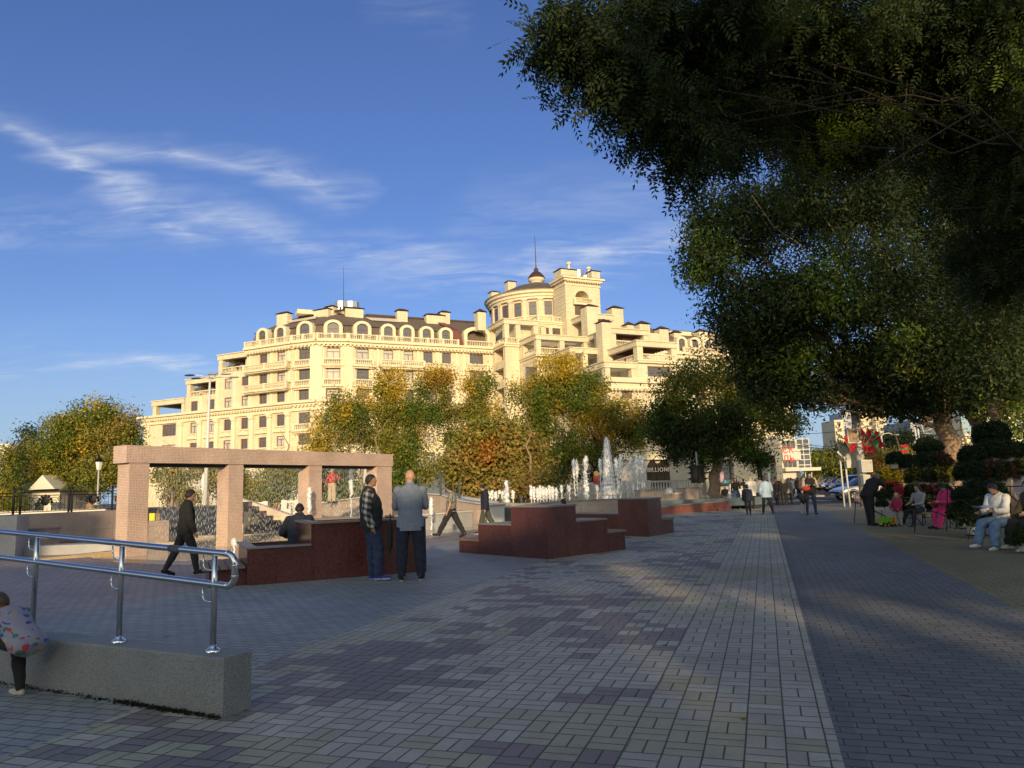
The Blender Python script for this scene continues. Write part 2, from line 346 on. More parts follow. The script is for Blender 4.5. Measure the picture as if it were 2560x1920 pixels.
class Fr:   # facade frame: origin, direction u to the right, n = into the building
    def __init__(s,x,y,deg): s.o=Vector((x,y)); a=R(deg); s.u=Vector((math.cos(a),math.sin(a))); s.n=Vector((-math.sin(a),math.cos(a))); s.a=a
    def p(s,u,w=0,z=0): q=s.o+s.u*u+s.n*w; return Vector((q.x,q.y,z))
    def px(s,x,y,w=0):        # pixel on the plane w -> u,z
        d=ray(x,y); o=s.o+s.n*w; n2=s.n; t=n2.dot(o)/(n2.x*d[0]+n2.y*d[1]); q=Vector((d[0]*t,d[1]*t)); return (q-o).dot(s.u),CE+d[2]*t
    def pw(s,x,y,u):          # pixel on the plane u=const -> w,z
        d=ray(x,y); o=s.o+s.u*u; n2=s.u; t=n2.dot(o)/(n2.x*d[0]+n2.y*d[1]); q=Vector((d[0]*t,d[1]*t)); return (q-o).dot(s.n),CE+d[2]*t
    def box(s,mb,u0,u1,w0,w1,z0,z1,mi=None):
        c=s.p((u0+u1)/2,(w0+w1)/2,(z0+z1)/2); mb.box(c,(abs(u1-u0),abs(w1-w0),abs(z1-z0)),s.a,mi)
def wall_holes(mb,fr,u0,u1,w,z0,z1,holes,depth=.35):
    """front wall sheet with real openings and reveals. holes: (u,wid,z0,z1)"""
    us=sorted(set([u0,u1]+[h[0]-h[1]/2 for h in holes]+[h[0]+h[1]/2 for h in holes])); zs=sorted(set([z0,z1]+[h[2] for h in holes]+[h[3] for h in holes]))
    us=[u for u in us if u0<=u<=u1]; zs=[z for z in zs if z0<=z<=z1]
    P=lambda u,z,d=0: fr.p(u,w+d,z)
    for i in range(len(us)-1):
        for j in range(len(zs)-1):
            uc,zc=(us[i]+us[i+1])/2,(zs[j]+zs[j+1])/2
            if any(abs(uc-h[0])<h[1]/2 and h[2]<zc<h[3] for h in holes): continue
            mb.add([P(us[i],zs[j]),P(us[i+1],zs[j]),P(us[i+1],zs[j+1]),P(us[i],zs[j+1])],[(0,1,2,3)])
    for h in holes:
        a,b,c,d=h[0]-h[1]/2,h[0]+h[1]/2,h[2],h[3]
        for q0,q1 in (((a,c),(a,d)),((a,d),(b,d)),((b,d),(b,c)),((b,c),(a,c))):
            mb.add([P(*q0),P(*q1),P(*q1,depth),P(*q0,depth)],[(0,1,2,3)])
WM={}
def win_mesh(wd,ht,kind,pane,arch=0):
    k=(round(wd,1),round(ht,1),kind,arch)
    wd,ht=round(wd,1),round(ht,1)
    if k not in WM:
        fm=MB(); th=.09
        def bar(x0,x1,z0,z1): fm.box(((x0+x1)/2,0,(z0+z1)/2),(abs(x1-x0),.10,abs(z1-z0)))
        bar(-wd/2,-wd/2+th,0,ht); bar(wd/2-th,wd/2,0,ht); bar(-wd/2+th,wd/2-th,0,th)
        if not arch: bar(-wd/2+th,wd/2-th,ht-th,ht)
        tz=ht*.68 if not arch else ht*.62
        bar(-wd/2+th,wd/2-th,tz-.04,tz+.04)
        n={'w':1,'w3':3,'n':0}[kind]
        for i in range(n):
            x=-wd/2+wd*(i+1)/(n+1); bar(x-.04,x+.04,th,tz-.04)
        if kind=='w3': bar(-.04,.04,tz+.04,ht-th)
        pm=MB()
        if arch:
            r=wd/2; zc=ht-arch
            pts=[(-r,0.02),(r,0.02)]+[(r*math.cos(t),zc+arch*math.sin(t)) for t in [PI*i/10 for i in range(11)]]
            pm.add([(x,.03,z) for x,z in pts],[tuple(range(len(pts)))])
            fm.tube([(r*.96*math.cos(PI*i/10),0,zc+(arch-.04)*math.sin(PI*i/10)) for i in range(11)],.05,4)
        else: pm.add([(-wd/2,.03,0),(wd/2,.03,0),(wd/2,.03,ht),(-wd/2,.03,ht)],[(0,1,2,3)])
        WM[k]=(fm.mesh('window',FRAME),pm.mesh('pane',PANE),pm.mesh('pane',PANEW))
    return WM[k]
def window(fr,u,w,z0,z1,wd,kind='w',light=False,arch=0,parent=None,ang=0):
    fm,p1,p2=win_mesh(wd,z1-z0,kind,light,arch)
    p=fr.p(u,w+.22,z0)
    o=mobj('window',fm,parent or B,p-BO,fr.a+ang)
    mobj('pane',p2 if light else p1,o)
    return o
BAL_N=0
def balustrade_mb(mb,p0,p1,z,h=.9,post=2.6,step=.30,posts=True):
    p0=Vector((p0[0],p0[1]));p1=Vector((p1[0],p1[1])); d=p1-p0; L_=d.length
    if L_<.3: return
    d/=L_; a=math.atan2(d.y,d.x); mid=(p0+p1)/2
    mb.box((mid.x,mid.y,z+h-.07),(L_,.26,.14),a); mb.box((mid.x,mid.y,z+.06),(L_,.22,.12),a)
    n=max(1,round(L_/post)); 
    if posts:
        for i in range(n+1):
            q=p0+d*(L_*i/n); mb.box((q.x,q.y,z+h/2+.02),(.34,.34,h+.06),a)
    for i in range(n):
        k=max(1,int((L_/n-.4)/step))
        for j in range(k):
            q=p0+d*(L_*i/n+.2+(L_/n-.4)*(j+.5)/k)
            mb.lathe((q.x,q.y,z+.12),[(.05,0),(.085,(h-.26)*.3),(.045,(h-.26)*.75),(.06,h-.26)],4)
def balustrade(p0,p1,z,h=.9,**k):
    mb=MB(); balustrade_mb(mb,p0,p1,z,h,**k); return bpart(mb,'balustrade',WHITE)
def dentil(mb,fr,u0,u1,w,z,step=.55,s=.28,hh=.28,dp=.35):
    n=int((u1-u0)/step)
    for i in range(n): 
        u=u0+(i+.5)*(u1-u0)/n; fr.box(mb,u-s/2,u+s/2,w-dp,w+.01,z-hh,z)
def chimney(fr,u,w,z0,z1,wd,dp,cap=.55):
    mb=MB(); fr.box(mb,u-wd/2,u+wd/2,w,w+dp,z0,z1,0)
    c0=[fr.p(u-wd/2-.25,w-.25,z1+.12),fr.p(u+wd/2+.25,w-.25,z1+.12),fr.p(u+wd/2+.25,w+dp+.25,z1+.12),fr.p(u-wd/2-.25,w+dp+.25,z1+.12)]
    m=min(wd,dp)/2-.05
    t0=[fr.p(u-wd/2+m,w+m,z1+cap),fr.p(u+wd/2-m,w+m,z1+cap),fr.p(u+wd/2-m,w+dp-m,z1+cap),fr.p(u-wd/2+m,w+dp-m,z1+cap)]
    mb.add(c0+t0,[(3,2,1,0),(4,5,6,7),(0,1,5,4),(1,2,6,5),(2,3,7,6),(3,0,4,7)],1)
    o=bpart(mb,'chimney',[WALL,CAP]); return o
A=Fr(-64.4,128.4,-24.8); D=Fr(-20.8,116.7,25.2)
ROWS=[(9.4,11.0),(12.6,14.4),(16.35,18.0),(19.4,21.15),(22.6,24.4)]
WZ=[WALL,WHITE]
# ---- left flank (frame A): stepped
AC=[11.98,15.82,19.56,23.31,27.09,30.76]           # window axes
tops=[(0.4,9.6,14.9),(9.6,17.3,18.75),(17.3,24.0,22.1),(24.0,33.6,25.0)]
mb=MB()
for k,(u0,u1,zt) in enumerate(tops):
    holes=[]
    if k==0: holes+=[(6.2,3.3,12.5,14.5),(6.2,3.3,8.9,11.0)]
    for c in AC:
        if u0<c<u1:
            for z0,z1 in ROWS:
                if z1<zt+.2: holes.append((c,1.6,z0,z1)); 
    wall_holes(mb,A,u0,u1,0,0,zt,holes)
    for (c,wd,z0,z1) in holes: window(A,c,0,z0,z1,wd,'w3' if wd>2 else 'w',light=random.random()<.22)
    A.box(mb,u0+.001*k,u1,.36,14,0,zt-.002*k)
bpart(mb,'wall',WALL)
mb=MB()
# cornices
for z0,z1,dp in ((14.65,14.95,.35),(14.95,15.5,.12),(15.5,15.8,.55),(15.8,16.15,.95)): A.box(mb,-dp,33.6,-dp,.0,z0,z1); A.box(mb,-dp,0,0,14,z0,z1-.003)
A.box(mb,0,33.6,0,.3,14.95,16.1)
dentil(mb,A,0,33.4,-.12,15.5,.6,.3,.25,.5)
# pilasters (round-ish) lower two floors
for u in (9.2,13.6,17.4,21.1,24.93,28.66,32.4):
    p=A.p(u,-.18,0); mb.lathe((p.x,p.y,0),[(.42,5.5),(.42,13.2),(.36,13.9),(.55,14.1),(.55,14.3)],8); A.box(mb,u-.55,u+.55,-.6,0,14.3,14.65)
A.box(mb,.4,1.7,-.3,0,0,14.64)
for u,zt in ((13.6,18.6),(21.1,22.0),(17.35,22.05)): A.box(mb,u-.35,u+.35,-.12,.0,16.15,zt)
for u in (24.4,28.9,32.5): A.box(mb,u-.3,u+.3,-.14,0,16.16,24.6)
# pediments and sills
for c in AC:
    a0,a1=A.p(c-1.35,-.28,11.9),A.p(c+1.35,-.28,11.9); q=[A.p(c-1.35,-.3,11.75),A.p(c+1.35,-.3,11.75),A.p(c,-.3,12.35)]; r_=[A.p(c-1.35,0,11.75),A.p(c+1.35,0,11.75),A.p(c,0,12.35)]
    mb.add(q+r_,[(0,1,2),(0,3,4,1),(1,4,5,2),(2,5,3,0)]); A.box(mb,c-1.4,c+1.4,-.36,0,11.6,11.75)
    for z0,z1 in ROWS[:3]: A.box(mb,c-1.05,c+1.05,-.2,0,z0-.22,z0-.04)
bpart(mb,'cornice',WHITE)
# stepped pergola terraces
def slat_roof(mb,fr,u0,u1,w0,w1,z,along='w',step=.9):
    if along=='w':
        n=int((u1-u0)/step)
        for i in range(n): 
            u=u0+(i+.5)*(u1-u0)/n; fr.box(mb,u-.09,u+.09,w0,w1,z-.3,z-.02)
    else:
        n=int((w1-w0)/step)
        for i in range(n):
            w=w0+(i+.5)*(w1-w0)/n; fr.box(mb,u0,u1,w-.09,w+.09,z-.3,z-.02)
def terrace(fr,u0,u1,w0,w1,zf,zr,bh=.9,posts=None,right_open=False,ceil=True,name=True,pier=.85,solid_left=False,mid=None):
    """open terrace with corner piers, roof frame and timber slats"""
    mb=MB(); bm_=.75
    fr.box(mb,u0-.15,u1,w0-.15,w0+.6,zr-bm_,zr); fr.box(mb,u0-.15,u0+.6,w0+.6,w1,zr-bm_,zr-.003); 
    fr.box(mb,u0-.3,u1,w0-.3,w0+.7,zr,zr+.16); fr.box(mb,u0-.3,u0+.7,w0+.7,w1,zr,zr+.157)
    if right_open: fr.box(mb,u1-.6,u1,w0+.6,w1,zr-bm_,zr-.004)
    for (u,w) in ([(u0,w0),(u0,w1-pier)]+([(u1-pier,w0)] if True else [])+([(m,w0) for m in (mid or [])])):
        fr.box(mb,u,u+pier,w,w+pier,zf,zr-bm_+.01)
    bpart(mb,'pergola_frame',WALL)
    mb=MB()
    slat_roof(mb,fr,u0+.6,u1-(.6 if right_open else 0),w0+.6,w1,zr-.25,'u',.75)
    if ceil: fr.box(mb,u0+.6,u1-.02,w0+1.9,w1,zr-.2,zr-.05)
    bpart(mb,'pergola_slats',CEIL if ceil else WHITE)
    if bh:
        mb=MB(); balustrade_mb(mb,fr.p(u0+pier,w0+.3),fr.p(u1-.1,w0+.3),zf,bh,posts=False) ; balustrade_mb(mb,fr.p(u0+.3,w0+pier),fr.p(u0+.3,w1-pier),zf,bh,posts=False); bpart(mb,'balustrade',WHITE)
for (u0,u1,zf,zr,bh) in ((1.9,9.7,16.15,18.7,0),(10.0,17.5,18.8,21.75,.95),(17.2,24.3,22.15,25.2,.95)):
    terrace(A,u0,u1,.15,7.,zf,zr,bh)
mb=MB(); A.box(mb,8.0,10.3,3,6,16,20.8); A.box(mb,7.8,10.4,2.8,6.2,20.5,20.8); A.box(mb,15.2,17.6,3,6,19,23.9); A.box(mb,15,17.7,2.8,6.2,23.6,23.9); A.box(mb,22.3,24.4,1,6,22,26.6); A.box(mb,22.1,24.4,.8,6,26.4,26.75)
bpart(mb,'wall',WALL)
mb=MB(); A.box(mb,9.7,10.0,0,7,16.1,18.75); A.box(mb,17.3,24,5,14,18.7,22.15); A.box(mb,9.7,17.4,5,14,15.9,18.8); A.box(mb,24.2,33.6,.37,14,22,25.0)
A.box(mb,17.25,17.5,.4,7,18.75,22.1); bpart(mb,'wall',WALL)
chimney(A,9.0,4,20.8,21.3,1.6,1.2); chimney(A,16.2,4,23.9,25.0,1.6,1.2)
# long balconies on A
for z in (18.35,21.6):
    mb=MB(); A.box(mb,23.9,32.9,-1.25,0,z-.15,z+.08); A.box(mb,24.1,32.7,-1.0,0,z-.35,z-.15); bpart(mb,'balcony_slab',WALL)
    mb=MB(); balustrade_mb(mb,A.p(24.0,-1.1),A.p(32.8,-1.1),z+.08,.95,post=4.2); balustrade_mb(mb,A.p(32.8,-1.0),A.p(32.8,-.1),z+.08,.95,posts=False); balustrade_mb(mb,A.p(24.0,-1.0),A.p(24.0,-.1),z+.08,.95,posts=False); bpart(mb,'balustrade',WHITE)
# ---- curved bay between A end and D start
P0=A.p(33.6); P1=D.p(-.9)
a0=Vector((P0.x,P0.y)); a1=Vector((P1.x,P1.y))
def bez(t):
    c0=a0+A.u*6.2; c1=a1-D.u*6.2
    return a0*(1-t)**3+c0*3*t*(1-t)**2+c1*3*t*t*(1-t)+a1*t**3
NB=10; BP=[bez(i/NB) for i in range(NB+1)]
class BFr(Fr):
    def __init__(s,p,q): s.o=p.copy(); d=(q-p); s.len=d.length; s.u=d/s.len; s.n=Vector((-s.u.y,s.u.x)); s.a=math.atan2(s.u.y,s.u.x)
# four facets hold windows at px 761, 833, 907 ; build 3 wide facets + chords
def bayfr(px0,px1):
    # find bezier params where projected pixel x equals px
    def tp(px):
        best=min(range(401),key=lambda i: abs(projx(bez(i/400))-px)); return best/400
    return tp(px0),tp(px1)
def projx(q):
    z=12-CE; f=q.y*math.cos(PIT)+z*math.sin(PIT); up=-q.y*math.sin(PIT)+z*math.cos(PIT); return 1280+FPX*(q.x/f*math.cos(ROL)-up/f*math.sin(ROL))
cuts=[0]+[bayfr(px,px)[0] for px in (793,869)]+[1]
mb=MB(); tr=MB(); bays=[]
for k in range(3):
    t0,t1=cuts[k],cuts[k+1]; sub=2
    q0,q1=bez(t0),bez(t1); f=BFr(q0,q1); 
    cx=[761,833,907][k]
    # centre of window on chord
    uu,_=f.px(cx,950,0); holes=[]
    for i,(z0,z1) in enumerate(ROWS): holes.append((uu,2.0,z0,z1))
    wall_holes(mb,f,0,f.len,0,0,25.0,holes)
    for i,(c,wd,z0,z1) in enumerate(holes):
        window(f,c,0,z0,z1,wd,'w',light=(k==1 and i>0) or (k==2 and i==4))
        if i in (1,3,4) :
            zz0=z0-.95; m2=MB(); f.box(m2,c-1.9,c+1.9,-.75,0,zz0-.25,zz0); f.box(m2,c-1.7,c+1.7,-.5,0,zz0-.5,zz0-.25); bpart(m2,'balcony_slab',WALL)
            m2=MB(); balustrade_mb(m2,f.p(c-1.5,-.55),f.p(c+1.5,-.55),zz0,.95,post=4); bpart(m2,'balustrade',WHITE)
    f.box(mb,0,f.len,.36,12,0,24.99-.002*k)
    for z0,z1,dp in ((14.65,14.95,.35),(14.95,15.5,.12),(15.5,15.8,.55),(15.8,16.15,.95),(24.55,24.85,.3),(24.85,25.25,.7),(25.25,25.6,1.05)): f.box(tr,-.1,f.len+.1,-dp,0,z0,z1-.002*k)
    f.box(tr,0,f.len,0,.4,24.9,25.6-.002*k)
    dentil(tr,f,0,f.len,-.25,24.85,.6,.3,.3,.6); dentil(tr,f,0,f.len,-.1,15.5,.6,.3,.25,.5)
    if k>0:
        f.box(tr,-1.1,1.1,-.35,.0,16.2,24.5); f.box(tr,-.75,.75,-.6,-.35,16.2,24.5); f.box(tr,-1.25,1.25,-.7,0,16.15,17.9)
    f.box(tr,uu-1.6,uu-1.3,-.14,0,16.2,24.5); f.box(tr,uu+1.3,uu+1.6,-.14,0,16.2,24.5)
    balustrade(f.p(0,-.8),f.p(f.len,-.8),25.6,.95)
    bays.append((f,uu))
bpart(mb,'wall',WALL); bpart(tr,'cornice',WHITE)
# ---- straight facade D
DC=[1.19,4.54,7.87,11.1]
mb=MB(); holes=[]
for c in DC:
    for z0,z1 in ROWS: holes.append((c,1.6,z0,z1))
for z0,z1 in ROWS: holes.append((16.5,2.5,z0,z1))
for z in (2.0,): 
    for c in DC+[16.5]: holes.append((c,1.8,6.0,7.9))
wall_holes(mb,D,-.9,19.6,0,0,25.0,holes)
for (c,wd,z0,z1) in holes: window(D,c,0,z0,z1,wd,'w3' if wd>2 else 'w',light=(c<5 and z0>22) or random.random()<.08)
D.box(mb,-.9,19.6,.36,14,0,24.995); bpart(mb,'wall',WALL)
tr=MB()
for z0,z1,dp in ((14.65,14.95,.35),(14.95,15.5,.12),(15.5,15.8,.55),(15.8,16.15,.95),(24.55,24.85,.3),(24.85,25.25,.7),(25.25,25.6,1.05),(5.1,5.6,.5)): D.box(tr,-.85,19.5,-dp,0,z0,z1-.001)
D.box(tr,-.8,19.5,0,.4,24.9,25.59); dentil(tr,D,-.8,19.3,-.25,24.85,.6,.3,.3,.6); dentil(tr,D,-.8,19.3,-.1,15.5,.6,.3,.25,.5)
for u in (-.5,2.87,6.2,9.5,12.9,14.2,19.0): D.box(tr,u-.25,u+.25,-.14,0,16.2,24.5)
for c in DC[2:]:
    for z0,z1 in ROWS: D.box(tr,c-1.0,c+1.0,-.2,0,z0-.22,z0-.04); D.box(tr,c-1.2,c+1.2,-.1,0,z0-1.1,z0-.9)
bpart(tr,'cornice',WHITE)
for z in (18.35,21.6):
    m2=MB(); D.box(m2,-.5,6.9,-1.25,0,z-.15,z+.08); D.box(m2,-.3,6.7,-1.,0,z-.4,z-.15); bpart(m2,'balcony_slab',WALL)
    m2=MB(); balustrade_mb(m2,D.p(-.4,-1.1),D.p(6.8,-1.1),z+.08,.95,post=3.5); balustrade_mb(m2,D.p(6.8,-1.0),D.p(6.8,-.1),z+.08,.95,posts=False); bpart(m2,'balustrade',WHITE)
    m2=MB(); D.box(m2,14.9,18.2,-.9,0,z-.2,z+.05); bpart(m2,'balcony_slab',WALL); m2=MB(); balustrade_mb(m2,D.p(15.,-.75),D.p(18.1,-.75),z+.05,.95,post=4); bpart(m2,'balustrade',WHITE)
balustrade(D.p(-.4,-.8),D.p(12.9,-.8),25.6,.95,post=2.9); balustrade(D.p(14.2,-.8),D.p(19.4,-.8),25.6,.95,post=4)
balustrade(A.p(24.0,-.8),A.p(33.5,-.8),25.6,.95,post=3.2)
tr=MB()
for z0,z1,dp in ((24.55,24.85,.3),(24.85,25.25,.7),(25.25,25.6,1.05)): A.box(tr,23.7,33.5,-dp,0,z0,z1)
A.box(tr,23.8,33.5,0,14,24.95,25.59); dentil(tr,A,24,33.3,-.25,24.85,.6,.3,.3,.6); bpart(tr,'cornice',WHITE)
# ---- mansard roof: polyline of eaves, steep band then shallow band
eav=[A.p(23.8,.3),A.p(33.6,.3)]+[Vector((*bez(t),0))+Vector((0,.3,0)) for t in (cuts[1]*.5,cuts[1],(cuts[1]+cuts[2])/2,cuts[2],(cuts[2]+1)/2)]+[D.p(-.9,.3),D.p(12.6,.3),D.p(19.6,.3)]
eav=[Vector((p.x,p.y)) for p in eav]
def offp(pl,d):
    r_=[]
    for i,p in enumerate(pl):
        a=(pl[i]-pl[i-1]).normalized() if i>0 else (pl[1]-pl[0]).normalized(); b=(pl[i+1]-pl[i]).normalized() if i<len(pl)-1 else a
        t=(a+b).normalized(); n=Vector((-t.y,t.x)); r_.append(p+n*d)
    return r_
mb=MB(); rings=[(0,25.55),(.75,28.2),(.4,28.25),(6.0,31.5),(12,31.5)]
RR=[[(*q,z) for q in offp(eav,d)] for d,z in rings]
RR[2]=[(*q,28.22) for q in offp(eav,.45)]
n=len(eav); vs=[v for r_ in RR for v in r_]
# hip at the left end
for k,(d,z) in enumerate(rings): 
    i=k*n; q=Vector(vs[i][:2])+A.u*(d*.75); vs[i]=(q.x,q.y,vs[i][2])
fs=[(k*n+i,k*n+i+1,(k+1)*n+i+1,(k+1)*n+i) for k in range(4) for i in range(n-1)]
mb.add(vs,fs,0)
e=[k*n for k in range(5)]; back=A.p(33,13,25.5); mb.add([vs[i] for i in e]+[tuple(A.p(23.8,13,25.5)),tuple(A.p(32,13,31.4))],[(0,1,3,4,6,5)],0)
bpart(mb,'roof',ROOF)
mb=MB(); D.box(mb,-1.0,19.6,5.8,6.1,31.3,31.6); A.box(mb,29,38,5.9,6.1,31.3,31.6); bpart(mb,'roof_edge',CAP)
# maroon drain strip
mb=MB(); mb.add([D.p(12.7,-.35,25.7),D.p(14.1,-.35,25.7),D.p(13.7,.5,28.4),D.p(11.9,5.8,31.5),D.p(10.6,5.8,31.5),D.p(12.3,.5,28.4)],[(0,1,2,5),(5,2,3,4)])
mb.add([D.p(12.7,-.35,25.7),D.p(12.3,.5,28.4),D.p(12.3,.9,28.2),D.p(12.7,.4,25.6)],[(0,1,2,3)]); bpart(mb,'roof_gutter',MAROON)
# pale skylight strips on the roof
mb=MB()
for fr,u0,u1 in ((D,-1.5,4.2),(A,28.5,34.5)):
    def rp(u,k): return fr.p(u,.7+5.3*k,28.32+3.25*k)
    mb.add([rp(u0,.72),rp(u0+.8,.50),rp(u1+.3,.50),rp(u1-.4,.76)],[(0,1,2,3)])
bpart(mb,'skylight',mat('pale_roof_panel',(.62,.57,.46),.4))
def dormer(fr,u,w,wd,z0=25.6,zt=28.75,ww=1.45):
    mb=MB(); n=10; zc=zt-wd/2*.8; r=wd/2
    outer=[(u-r,z0)]+[(u-r*math.cos(PI*i/n),zc+wd/2*.8*math.sin(PI*i/n)) for i in range(n+1)]+[(u+r,z0)]
    ri=ww/2; zi=zt-.42-ri*.8
    inner=[(u-ri,z0+.35)]+[(u-ri*math.cos(PI*i/n),zi+ri*.8*math.sin(PI*i/n)) for i in range(n+1)]+[(u+ri,z0+.35)]
    k=len(outer); F_=[fr.p(a,w,b) for a,b in outer]; I_=[fr.p(a,w,b) for a,b in inner]; F2=[fr.p(a,w+3.2,b) for a,b in outer]; I2=[fr.p(a,w+.3,b) for a,b in inner]
    mb.add(F_+I_+F2+I2,[(i,i+1,k+i+1,k+i) for i in range(k-1)]+[(i,2*k+i,2*k+i+1,i+1) for i in range(k-1)]+[(k+i,k+i+1,3*k+i+1,3*k+i) for i in range(k-1)]+[(0,k,2*k-1,k-1)][:0])
    fr.box(mb,u-ri,u+ri,w,w+.3,z0,z0+.35)
    o=bpart(mb,'dormer',WHITE)
    fm,p1,p2=win_mesh(ww,zt-.42-z0-.35,'w',False,ri*.8)
    q=mobj('window',fm,o,fr.p(u,w+.2,z0+.35)-BO,fr.a); mobj('pane',p1,q)
    return o
for px in (655,700): dormer(A,A.px(px,830,-.05)[0],-.05,2.5)
for (f,uu) in bays: dormer(f,uu,-.05,2.9,zt=28.9,ww=1.8)
for px in (971,1018.5,1067,1115): dormer(D,D.px(px,830,-.05)[0],-.05,2.45)
# wide arched loggia at the end of D
mb=MB(); n=12; u0,u1=14.3,19.2; outer=[(u0,25.6)]+[((u0+u1)/2-(u1-u0)/2*math.cos(PI*i/n),28.0+1.15*math.sin(PI*i/n)) for i in range(n+1)]+[(u1,25.6)]
inner=[(u0+.6,25.6)]+[((u0+u1)/2-(u1-u0-1.2)/2*math.cos(PI*i/n),27.6+1.0*math.sin(PI*i/n)) for i in range(n+1)]+[(u1-.6,25.6)]
k=len(outer); q=[D.p(a,-.1,b) for a,b in outer]+[D.p(a,-.1,b) for a,b in inner]+[D.p(a,2.5,b) for a,b in outer]+[D.p(a,2.5,b) for a,b in inner]
mb.add(q,[(i,i+1,k+i+1,k+i) for i in range(k-1)]+[(i,2*k+i,2*k+i+1,i+1) for i in range(k-1)]+[(k+i,k+i+1,3*k+i+1,3*k+i) for i in range(k-1)])
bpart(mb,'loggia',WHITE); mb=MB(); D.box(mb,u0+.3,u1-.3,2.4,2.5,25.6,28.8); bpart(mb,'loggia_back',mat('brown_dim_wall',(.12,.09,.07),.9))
def chim_px(fr,px,y,w,wd,dp,zb,cap=.5):
    u,z=fr.px(px,y,w); chimney(fr,u,w,zb,z,wd,dp,cap)
chim_px(A,705,785,3.3,2.3,1.1,29); chim_px(A,802,775,4.6,2.9,1.6,29.2); chim_px(A,823,768,5.6,1.6,1.2,29.2)
chim_px(D,886,772,4.6,3.0,1.6,29.4); chim_px(D,1006,778,4.2,1.8,1.1,29.6,.55); chim_px(D,1089,789,4.2,3.3,1.3,29.5); chim_px(D,1113,782,4.6,1.7,1.2,29.7,.55); chim_px(D,1203,781,2.0,1.7,1.2,28)
def tank(fr,u,w,z,r=1.0,h=1.7):
    mb=MB(); p=fr.p(u,w,z); mb.lathe(p,[(0,0),(r,0),(r,h),(0,h)],10); bpart(mb,'water_tank',STEEL)
tank(D,D.px(855,770,8)[0],8,D.px(855,778,8)[1],1.3,1.5); tank(D,D.px(879,770,8)[0],8,D.px(879,774,8)[1],1.3,1.2)
mb=MB(); D.box(mb,-12,-3.0,7,9,31.2,31.9); A.box(mb,30,37,6.3,8,31.2,31.7); bpart(mb,'roof_parapet',WHITE)
mb=MB()
for i in range(5): p=A.p(35+i*.7,6.8,31.5); mb.tube([p,p+Vector((0,0,.8))],.13,6)
p=A.p(37.6,7,31.8); mb.tube([p,p+Vector((0,0,7.5))],[.05,.02],4); bpart(mb,'roof_vents',DARKM)
# ---------------------------------------------------------------- terraced right half of the building (frame D, w<0 = towards the camera)
def z3(x,y): return (1150+x/3.16,620+y/3.16)
def UZ(x,y,w): return D.px(*z3(x,y),w)
def WZ_(x,y,u): return D.pw(*z3(x,y),u)
def block(u0,u1,w0,w1,z0,z1,holes=(),lights=False):
    """front wall with openings at w0, solid behind"""
    mb=MB(); hs=[h for h in holes]
    wall_holes(mb,D,u0,u1,w0,z0,z1,hs)
    D.box(mb,u0+.002,u1-.002,w0+.36,w1,z0,z1-.002)
    # left return of the front skin
    mb.add([D.p(u0,w0,z0),D.p(u0,w0,z1),D.p(u0,w0+.4,z1),D.p(u0,w0+.4,z0)],[(0,1,2,3)]); mb.add([D.p(u1,w0,z0),D.p(u1,w0,z1),D.p(u1,w0+.4,z1),D.p(u1,w0+.4,z0)],[(0,1,2,3)]); mb.add([D.p(u0,w0,z1),D.p(u1,w0,z1),D.p(u1,w0+.4,z1),D.p(u0,w0+.4,z1)],[(0,1,2,3)])
    bpart(mb,'wall',WALL)
    for (c,wd,a,b) in hs: window(D,c,w0,a,b,wd,'w3' if wd>2.2 else 'w')
def cornice(u0,u1,w0,w1,z,dp=.5,h=.7,dent=False):
    mb=MB(); D.box(mb,u0-dp,u1,w0-dp,w0+.02,z-h*.45,z); D.box(mb,u0-dp*.55,u1,w0-dp*.55,w0+.02,z-h,z-h*.45)
    D.box(mb,u0-dp,u0+.02,w0+.02,w1,z-h*.45,z-.002); D.box(mb,u0-dp*.55,u0+.02,w0+.02,w1,z-h,z-h*.45-.002)
    if dent: dentil(mb,D,u0,u1,w0-dp*.5,z-h,.6,.3,.28,.4)
    bpart(mb,'cornice',WHITE)
def bal2(u0,u1,w0,w1,z,left=True,h=.95):
    mb=MB(); balustrade_mb(mb,D.p(u0,w0),D.p(u1,w0),z,h,post=3)
    if left: balustrade_mb(mb,D.p(u0,w0+.2),D.p(u0,w1),z,h,post=3)
    bpart(mb,'balustrade',WHITE)
F4,F3,F2,F1=25.6,22.3,19.1,16.15
# K block (corner 355z)
wK=-5.0; uK0=UZ(355,750,wK)[0]; uK1=UZ(465,765,wK)[0]
wT2=-11.0; uT2=UZ(605,800,wT2)[0]; uT2r=UZ(1010,705,wT2)[0]
wT3=-18.0; uT3=UZ(870,790,wT3)[0]; uT3r=UZ(1200,800,wT3)[0]
wT8=-28.5; uT8=UZ(1150,895,wT8)[0]; uT8r=UZ(1410,905,wT8)[0]; uCr=uT8+34
print('K',uK0,uK1,'T2',uT2,uT2r,'T3',uT3,uT3r,'T8',uT8,uT8r, 'roofs',UZ(355,563,wK)[1],UZ(605,685,wT2)[1],UZ(870,790,wT3)[1],UZ(1150,895,wT8)[1],'corn',UZ(1150,1025,wT8)[1])
uT7=UZ(1395,735,-24.5)[0]; print('T7',UZ(1395,735,-24.5),UZ(1710,750,-24.5))
mb=MB()
